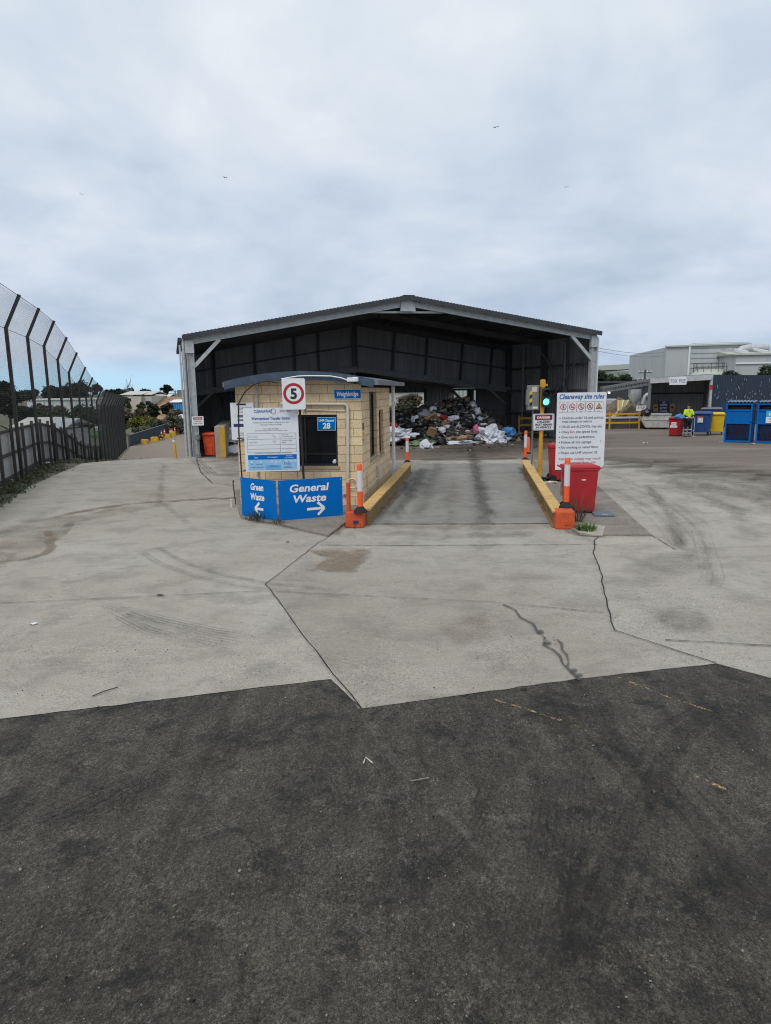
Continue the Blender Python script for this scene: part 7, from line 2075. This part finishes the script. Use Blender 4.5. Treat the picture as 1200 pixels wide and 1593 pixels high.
# ------------------------------------------------------------------ weeds, litter
def tuft(name, label, p, r, n, h, m, cat='weed', kind=None):
    mb = MB(); mb.col = []
    for _ in range(n):
        a = random.uniform(0, 2 * PI); rr = r * math.sqrt(random.random()); b = V((rr * math.cos(a), rr * math.sin(a), 0)); hh = h * random.uniform(.4, 1.1)
        tip = b + V((math.cos(a) * hh * random.uniform(.1, .9), math.sin(a) * hh * random.uniform(.1, .9), hh)); s = V((-math.sin(a), math.cos(a), 0)) * random.uniform(.0025, .006); g = random.uniform(.55, 1.35)
        mid = b.lerp(tip, .55) + V((0, 0, hh * .12)); k = len(mb.v)
        mb.v += [b - s, b + s, mid + s * .8, mid - s * .8, tip]; mb.col += [(g, g, g)] * 5
        mb.f += [[k, k + 1, k + 2, k + 3], [k + 3, k + 2, k + 4]]; mb.uv += [None, None]
    o = mb.build(name, m); o.location = p; tag(o, label, cat, kind=kind); return o
random.seed(55)
p = at(912, 825, .03); tuft('grass_tuft', 'bright green grass tuft at the foot of the right end block', p, .20, 340, .13, M['grassblade'], 'grass')
p = at(899, 812, .03); tuft('dry_weed', 'tall dry weed between the near red bin and the right end block', p, .12, 60, .60, M['leafbrown'])
p = at(905, 806, .03); tuft('dry_weed', 'thin dry weed before the front of the near red bin', p, .07, 12, .42, M['leafbrown'])
p = at(400, 808, .05); tuft('green_weed', 'green weed under the left arrow of the Green Waste sign', p, .26, 120, .22, M['leafmid'])
p = at(432, 814, .05); tuft('green_weed', 'small weed at the fold between the two blue signs', p, .14, 60, .12, M['leafmid'])
p = at(548, 820, .02); tuft('dry_weed', 'dry weed at the foot of the left end block', p, .2, 60, .12, M['leafbrown'])
# weeds and dead leaves along the fence foot: countless
mb = MB(); mb.col = []
for _ in range(130):
    y = random.uniform(15, 30); x = lerp(fence_x(y) - .3, apron_left(y), random.betavariate(1.2, 1.8)); z = T(x, y); k = random.random(); s = random.uniform(.15, .5)
    for _j in range(46):
        a = random.uniform(0, 6.28); rr = random.random() * s; q = V((x + math.cos(a) * rr, y + math.sin(a) * rr, z + random.uniform(0, .45) * s)); d = V((random.gauss(0, 1), random.gauss(0, 1), random.gauss(0, 1))).normalized(); b = d.orthogonal().normalized(); L = random.uniform(.02, .06); g = random.uniform(.5, 1.4); n = len(mb.v)
        mb.v += [q - d * L, q + b * L * .5, q + d * L, q - b * L * .5]; mb.col += [(g, g * (1.1 if k < .6 else .85), g * .9)] * 4; mb.f.append([n, n + 1, n + 2, n + 3]); mb.uv.append(None)
o = mb.build('verge_weeds', M['leafgrey']); tag(o, 'dry weeds and leaf litter along the foot of the fences', 'weeds', kind='stuff')
# grit on the ground
mb = MB(); mb.ccol = (.2, .18, .16)
for _ in range(1400):
    px, py = random.uniform(0, 1200), 835 + 758 * random.random() ** 1.4; q = at(px, py, .006); r = random.uniform(.0015, .006) * (1 if random.random() < .95 else 1.7)
    c = random.choice(((.05, .048, .045), (.17, .155, .13), (.12, .1, .08), (.02, .02, .02), (.25, .23, .2))); mb.ccol = c
    e = Euler((random.uniform(0, 3), random.uniform(0, 3), random.uniform(0, 3))).to_matrix(); mb.box((q.x, q.y, .008), (r * 1.8, r * 1.2, r), rot=e)
o = mb.build('grit', M['trash']); tag(o, 'loose stones and grit scattered over the concrete and asphalt', 'grit', kind='stuff')
for pts, lab, c in (([(144, 1083), (160, 1076), (183, 1069)], 'long dry twig lying on the concrete near the asphalt edge', 'oldwood'), ([(566, 1187), (569, 1178), (580, 1187)], 'bent pale straw on the dark asphalt', 'creampipe'), ([(0, 1460), (10, 1450)], 'short twig at the left edge of the asphalt', 'oldwood'),
                    ([(248, 1200), (260, 1206)], 'short brown twig on the left of the asphalt', 'oldwood'), ([(640, 1215), (668, 1210)], 'thin stalk on the middle of the asphalt', 'deadwood'), ([(36, 1246), (50, 1250)], 'small stick on the left asphalt', 'oldwood')):
    mb = MB(); P = [at(x, y, .02) for x, y in pts]; mb.tube(P, .0055, 5); o = mb.build('twig', M[c], smooth=True); tag(o, lab, 'twig')
for px, py, s, lab, c in ((51, 971, .05, 'pale scrap of paper on the left concrete', 'white'), (448, 843, .04, 'dark scrap on the concrete before the General Waste sign', 'rubber'), (250, 926, .05, 'dark flat scrap on the middle of the concrete', 'oldwood'), (816, 1072, .03, 'small dark scrap at the asphalt edge', 'rubber'), (1004, 690, .14, 'white scrap of paper in the yard before the red bin', 'white'), (787, 690, .12, 'white scrap right of the blue bag', 'white'), (1122, 688, .1, 'pale scrap at the foot of the blue cage', 'white'), (1170, 691, .14, 'pale scrap between the two blue cages', 'white'), (680, 696, .12, 'white scrap lying before the rubbish heap', 'white'), (752, 704, .1, 'white scrap on the floor behind the weighbridge', 'white')):
    q = at(px, py, .012); mb = MB(); n = 7; vs = [V((s * random.uniform(.6, 1.2) * math.cos(k * 2 * PI / n), s * .7 * random.uniform(.6, 1.2) * math.sin(k * 2 * PI / n), random.uniform(0, .35) * s)) for k in range(n)] + [V((0, 0, .25 * s))]
    mb.add(vs, [(k, (k + 1) % n, n) for k in range(n)]); o = mb.build('paper_scrap', M[c]); o.location = q; tag(o, lab, 'litter')
# small litter trodden into the shed floor: countless
mb = MB()
for _ in range(260):
    x, y = random.uniform(-3, 9.5), random.betavariate(3, 1.2) * 5.5 + 29.2; mb.ccol = tuple(q * random.uniform(.7, 1.3) for q in pick()); r = random.uniform(.015, .07)
    e = Euler((random.uniform(-.4, .4), random.uniform(-.4, .4), random.uniform(0, 6))).to_matrix(); mb.box((x, y, .02 + r * .2), (r * random.uniform(1, 3), r * random.uniform(.7, 1.6), r * .3), rot=e)
o = mb.build('floor_litter', M['trash']); tag(o, 'small trodden litter on the shed floor before the rubbish heap', 'litter', kind='stuff')
q = hp(521, 718, .062); t_ = MB(); crumple(t_, (0, 0, 0), (.055, .02, .05), 7, 2, .3); o = t_.build('paper_towel', M['bagwhite'], smooth=True); o.location = HF + hx * q.x + hy * q.y + V((0, 0, q.z)); tag(o, 'small white wad of paper in the lower right corner of the hut window', 'paper')
# manhole lid beside the bin and dirty cloth at the far kerb
p = at(938, 800, .034); t = thing('access_lid', 'blue grey steel lid set in the pebbles beside the near red bin', 'lid', p, R(-8))
mb = MB(); mb.box((0, 0, .012), (.42, .55, .03)); mb.build('plate', mat('blue_grey_lid', (.12, .16, .19), .6, .2, .15, 5.), t)
mb = MB(); mb.box((.0, -.2, .032), (.12, .03, .012)); mb.build('handle', M['galv'], t)
lump('cloth', 'dark rag lying against the right kerb before the far red bin', 'cloth', 851, 746, 19.6, (.2, .25, .09), M['bagblack'], 91)
lump('cloth', 'cream rag beside the dark rag at the right kerb', 'cloth', 856, 750, 19.2, (.2, .14, .05), M['creampipe'], 93)

# ------------------------------------------------------------------ gulls
def gull(label, px, py, d, span, bank, rz):
    q = atd(px, py, d); t = thing('seagull', label, 'bird', q, rz, 'gulls in the sky'); k = span / 1.2
    mb = MB(); mb.tube([(0, .28, .02), (0, .16, .01), (0, 0, 0), (0, -.16, .01), (0, -.25, .03), (0, -.30, .02)], [.01, .05, .075, .055, .04, .012], 8)
    mb.v = [v * k for v in mb.v]; mb.build('body', M['whitepaint'], t, smooth=True)
    for s in (-1, 1):
        mb = MB(); z = [0, .12, .10, .02]; x = [.04, .25, .45, .62]; w0 = [.10, .09, .06, .01]; vs = []
        for i in range(4):
            for y_, dz in ((-w0[i] - .02 * i, .008), (w0[i] + .03 * i, .0)): vs += [V((s * x[i], y_, z[i] + dz + s * bank * x[i])), V((s * x[i], y_, z[i] + dz - .012 + s * bank * x[i]))]
        fs = []
        for i in range(3):
            a = 4 * i; b = a + 4; fs += [(a, b, b + 2, a + 2), (a + 1, a + 3, b + 3, b + 1), (a, a + 1, b + 1, b), (a + 2, b + 2, b + 3, a + 3)]
        mb.add([v * k for v in vs], fs); mb.build('wing', M['inkgrey'] if s < 0 else M['galv'], t)
gull('gull flying highest, above the right half of the shed', 771, 198, 110, 1.1, .25, .4)
gull('gull flying above the left half of the shed', 350, 276, 120, 1.0, .1, 1.0)
gull('small distant gull above the mesh fence', 127, 302, 160, .9, -.2, .3)
gull('small distant gull above the right end of the shed roof', 881, 291, 140, 1.0, .1, .2)

# ------------------------------------------------------------------ daylight
SUN_EL, SUN_AZ = R(52), R(150)      # high behind the photographer's left shoulder, veiled by cloud
w = bpy.data.worlds.new("World"); scene.world = w; w.use_nodes = True
t = w.node_tree; t.nodes.clear()
out = t.nodes.new('ShaderNodeOutputWorld'); bg = t.nodes.new('ShaderNodeBackground'); t.links.new(bg.outputs[0], out.inputs[0])
sky = t.nodes.new('ShaderNodeTexSky'); sky.sky_type = 'NISHITA'; sky.sun_disc = False
sky.sun_elevation = SUN_EL; sky.sun_rotation = R(210); sky.air_density = 1.0; sky.dust_density = .6; sky.altitude = 20
tc = t.nodes.new('ShaderNodeTexCoord')
sx = t.nodes.new('ShaderNodeSeparateXYZ'); t.links.new(tc.outputs['Generated'], sx.inputs[0])
def mth(op, a, b=None, c=None):
    n = t.nodes.new('ShaderNodeMath'); n.operation = op
    for i, v in enumerate((a, b, c)):
        if v is None: continue
        if hasattr(v, 'is_output'): t.links.new(v, n.inputs[i])
        else: n.inputs[i].default_value = v
    return n.outputs[0]
zz = mth('ADD', mth('MAXIMUM', sx.outputs[2], 0.0), .30)
u_ = mth('DIVIDE', sx.outputs[0], zz); v_ = mth('DIVIDE', sx.outputs[1], zz)
cb_ = t.nodes.new('ShaderNodeCombineXYZ'); t.links.new(u_, cb_.inputs[0]); t.links.new(v_, cb_.inputs[1])
n1 = noise(t, cb_.outputs[0], 1.35, 6, .52, .5)
n2 = noise(t, cb_.outputs[0], 4.6, 7, .55, .25)
mixn = mth('ADD', mth('MULTIPLY', n1, .74), mth('MULTIPLY', n2, .26))
# thick cloud underside: grey-blue where dense, white where thin
cloud_hi = ramp(t, mixn, [(.38, (4.95, 5.65, 6.55)), (.49, (5.85, 6.45, 7.1)), (.60, (6.75, 7.1, 7.5))])
cloud_lo = ramp(t, mixn, [(.40, (3.55, 4.35, 5.55)), (.50, (4.2, 5.0, 6.2)), (.60, (5.1, 5.8, 6.85))])
el = ramp(t, sx.outputs[2], [(.06, 0.), (.42, 1.)])
cl = mixc(t, el, cloud_lo, cloud_hi)
# the clear strip under the cloud's edge, low on the left
band = ramp(t, sx.outputs[2], [(.015, 0.), (.058, 1.)], 'EASE')
side = ramp(t, sx.outputs[0], [(.28, 1.), (.62, 0.)])
side.node.color_ramp.elements[0].position = .0; side.node.color_ramp.elements[1].position = .12
nm_ = mth('MULTIPLY', mth('SUBTRACT', 1.0, band), 1.0)
sxn = mth('MULTIPLY_ADD', sx.outputs[0], -1.0, -.18)
leftf = ramp(t, sxn, [(.0, 0.), (.12, 1.)])
wob = mth('MULTIPLY', nm_, leftf)
clear = mixc(t, .8, sky.outputs[0], (3.7, 6.3, 8.6))
col = mixc(t, wob, cl, clear)
t.links.new(col, bg.inputs[0]); bg.inputs[1].default_value = .1
sd = bpy.data.lights.new('Sun', 'SUN'); sd.energy = 1.2; sd.angle = R(25); sd.color = (1., .965, .91)
so = bpy.data.objects.new('Sun', sd); C.objects.link(so)
sdir = V((math.sin(R(210)) * math.cos(SUN_EL), math.cos(R(210)) * math.cos(SUN_EL), math.sin(SUN_EL)))   # towards the sun
so.rotation_euler = (-sdir).to_track_quat('-Z', 'Y').to_euler()
scene.view_settings.view_transform = 'Standard'; scene.view_settings.look = 'None'
scene.view_settings.exposure = 0.3; scene.view_settings.gamma = 1.0
scene.cycles.filter_width = 1.1; scene.cycles.max_bounces = 8; scene.cycles.transparent_max_bounces = 24

# ------------------------------------------------------------------ every loose piece of a part becomes a part of its own
import numpy as np
def split_pieces(o, most=400):
    me = o.data; nv = len(me.vertices)
    if nv == 0 or nv > 40000: return
    co = np.empty(nv * 3, dtype=np.float64); me.vertices.foreach_get('co', co); co = co.reshape(-1, 3)
    par = list(range(nv))
    def find(a):
        while par[a] != a: par[a] = par[par[a]]; a = par[a]
        return a
    for e in me.edges:
        a, b = find(e.vertices[0]), find(e.vertices[1])
        if a != b: par[a] = b
    lab = [find(i) for i in range(nv)]; roots = sorted(set(lab)); k = len(roots)
    if k < 2 or k > most: return
    ix = {r: i for i, r in enumerate(roots)}; isl = np.array([ix[l] for l in lab])
    lo = np.full((k, 3), np.inf); hi = np.full((k, 3), -np.inf); np.minimum.at(lo, isl, co); np.maximum.at(hi, isl, co)
    size = (hi - lo).max(axis=1); gap = np.maximum(0, np.maximum(lo[:, None] - hi[None], lo[None] - hi[:, None]))
    near = np.sqrt((gap ** 2).sum(axis=2)) <= np.maximum(.021, .52 * np.maximum(size[:, None], size[None]))
    pp = list(range(k))
    def f2(a):
        while pp[a] != a: pp[a] = pp[pp[a]]; a = pp[a]
        return a
    for a, b in zip(*np.nonzero(np.triu(near, 1))):
        a, b = f2(int(a)), f2(int(b))
        if a != b: pp[a] = b
    piece = np.array([f2(i) for i in range(k)])[isl]; ids = sorted(set(piece.tolist()))
    if len(ids) < 2 or len(ids) > 90: return
    src = me.copy()
    for n_, pid in enumerate(ids):
        bm = bmesh.new(); bm.from_mesh(src); bm.verts.ensure_lookup_table()
        bmesh.ops.delete(bm, geom=[v for v in bm.verts if piece[v.index] != pid], context='VERTS')
        if n_ == 0: bm.to_mesh(me)
        else:
            c = o.copy(); c.data = src.copy(); bm.to_mesh(c.data); C.objects.link(c)
        bm.free()
for o in list(scene.objects):
    if o.type == 'MESH' and o.parent is not None and o.name.split('.')[0] not in ('crown', 'branches', 'wire_mesh', 'body', 'bare_patch'): split_pieces(o)
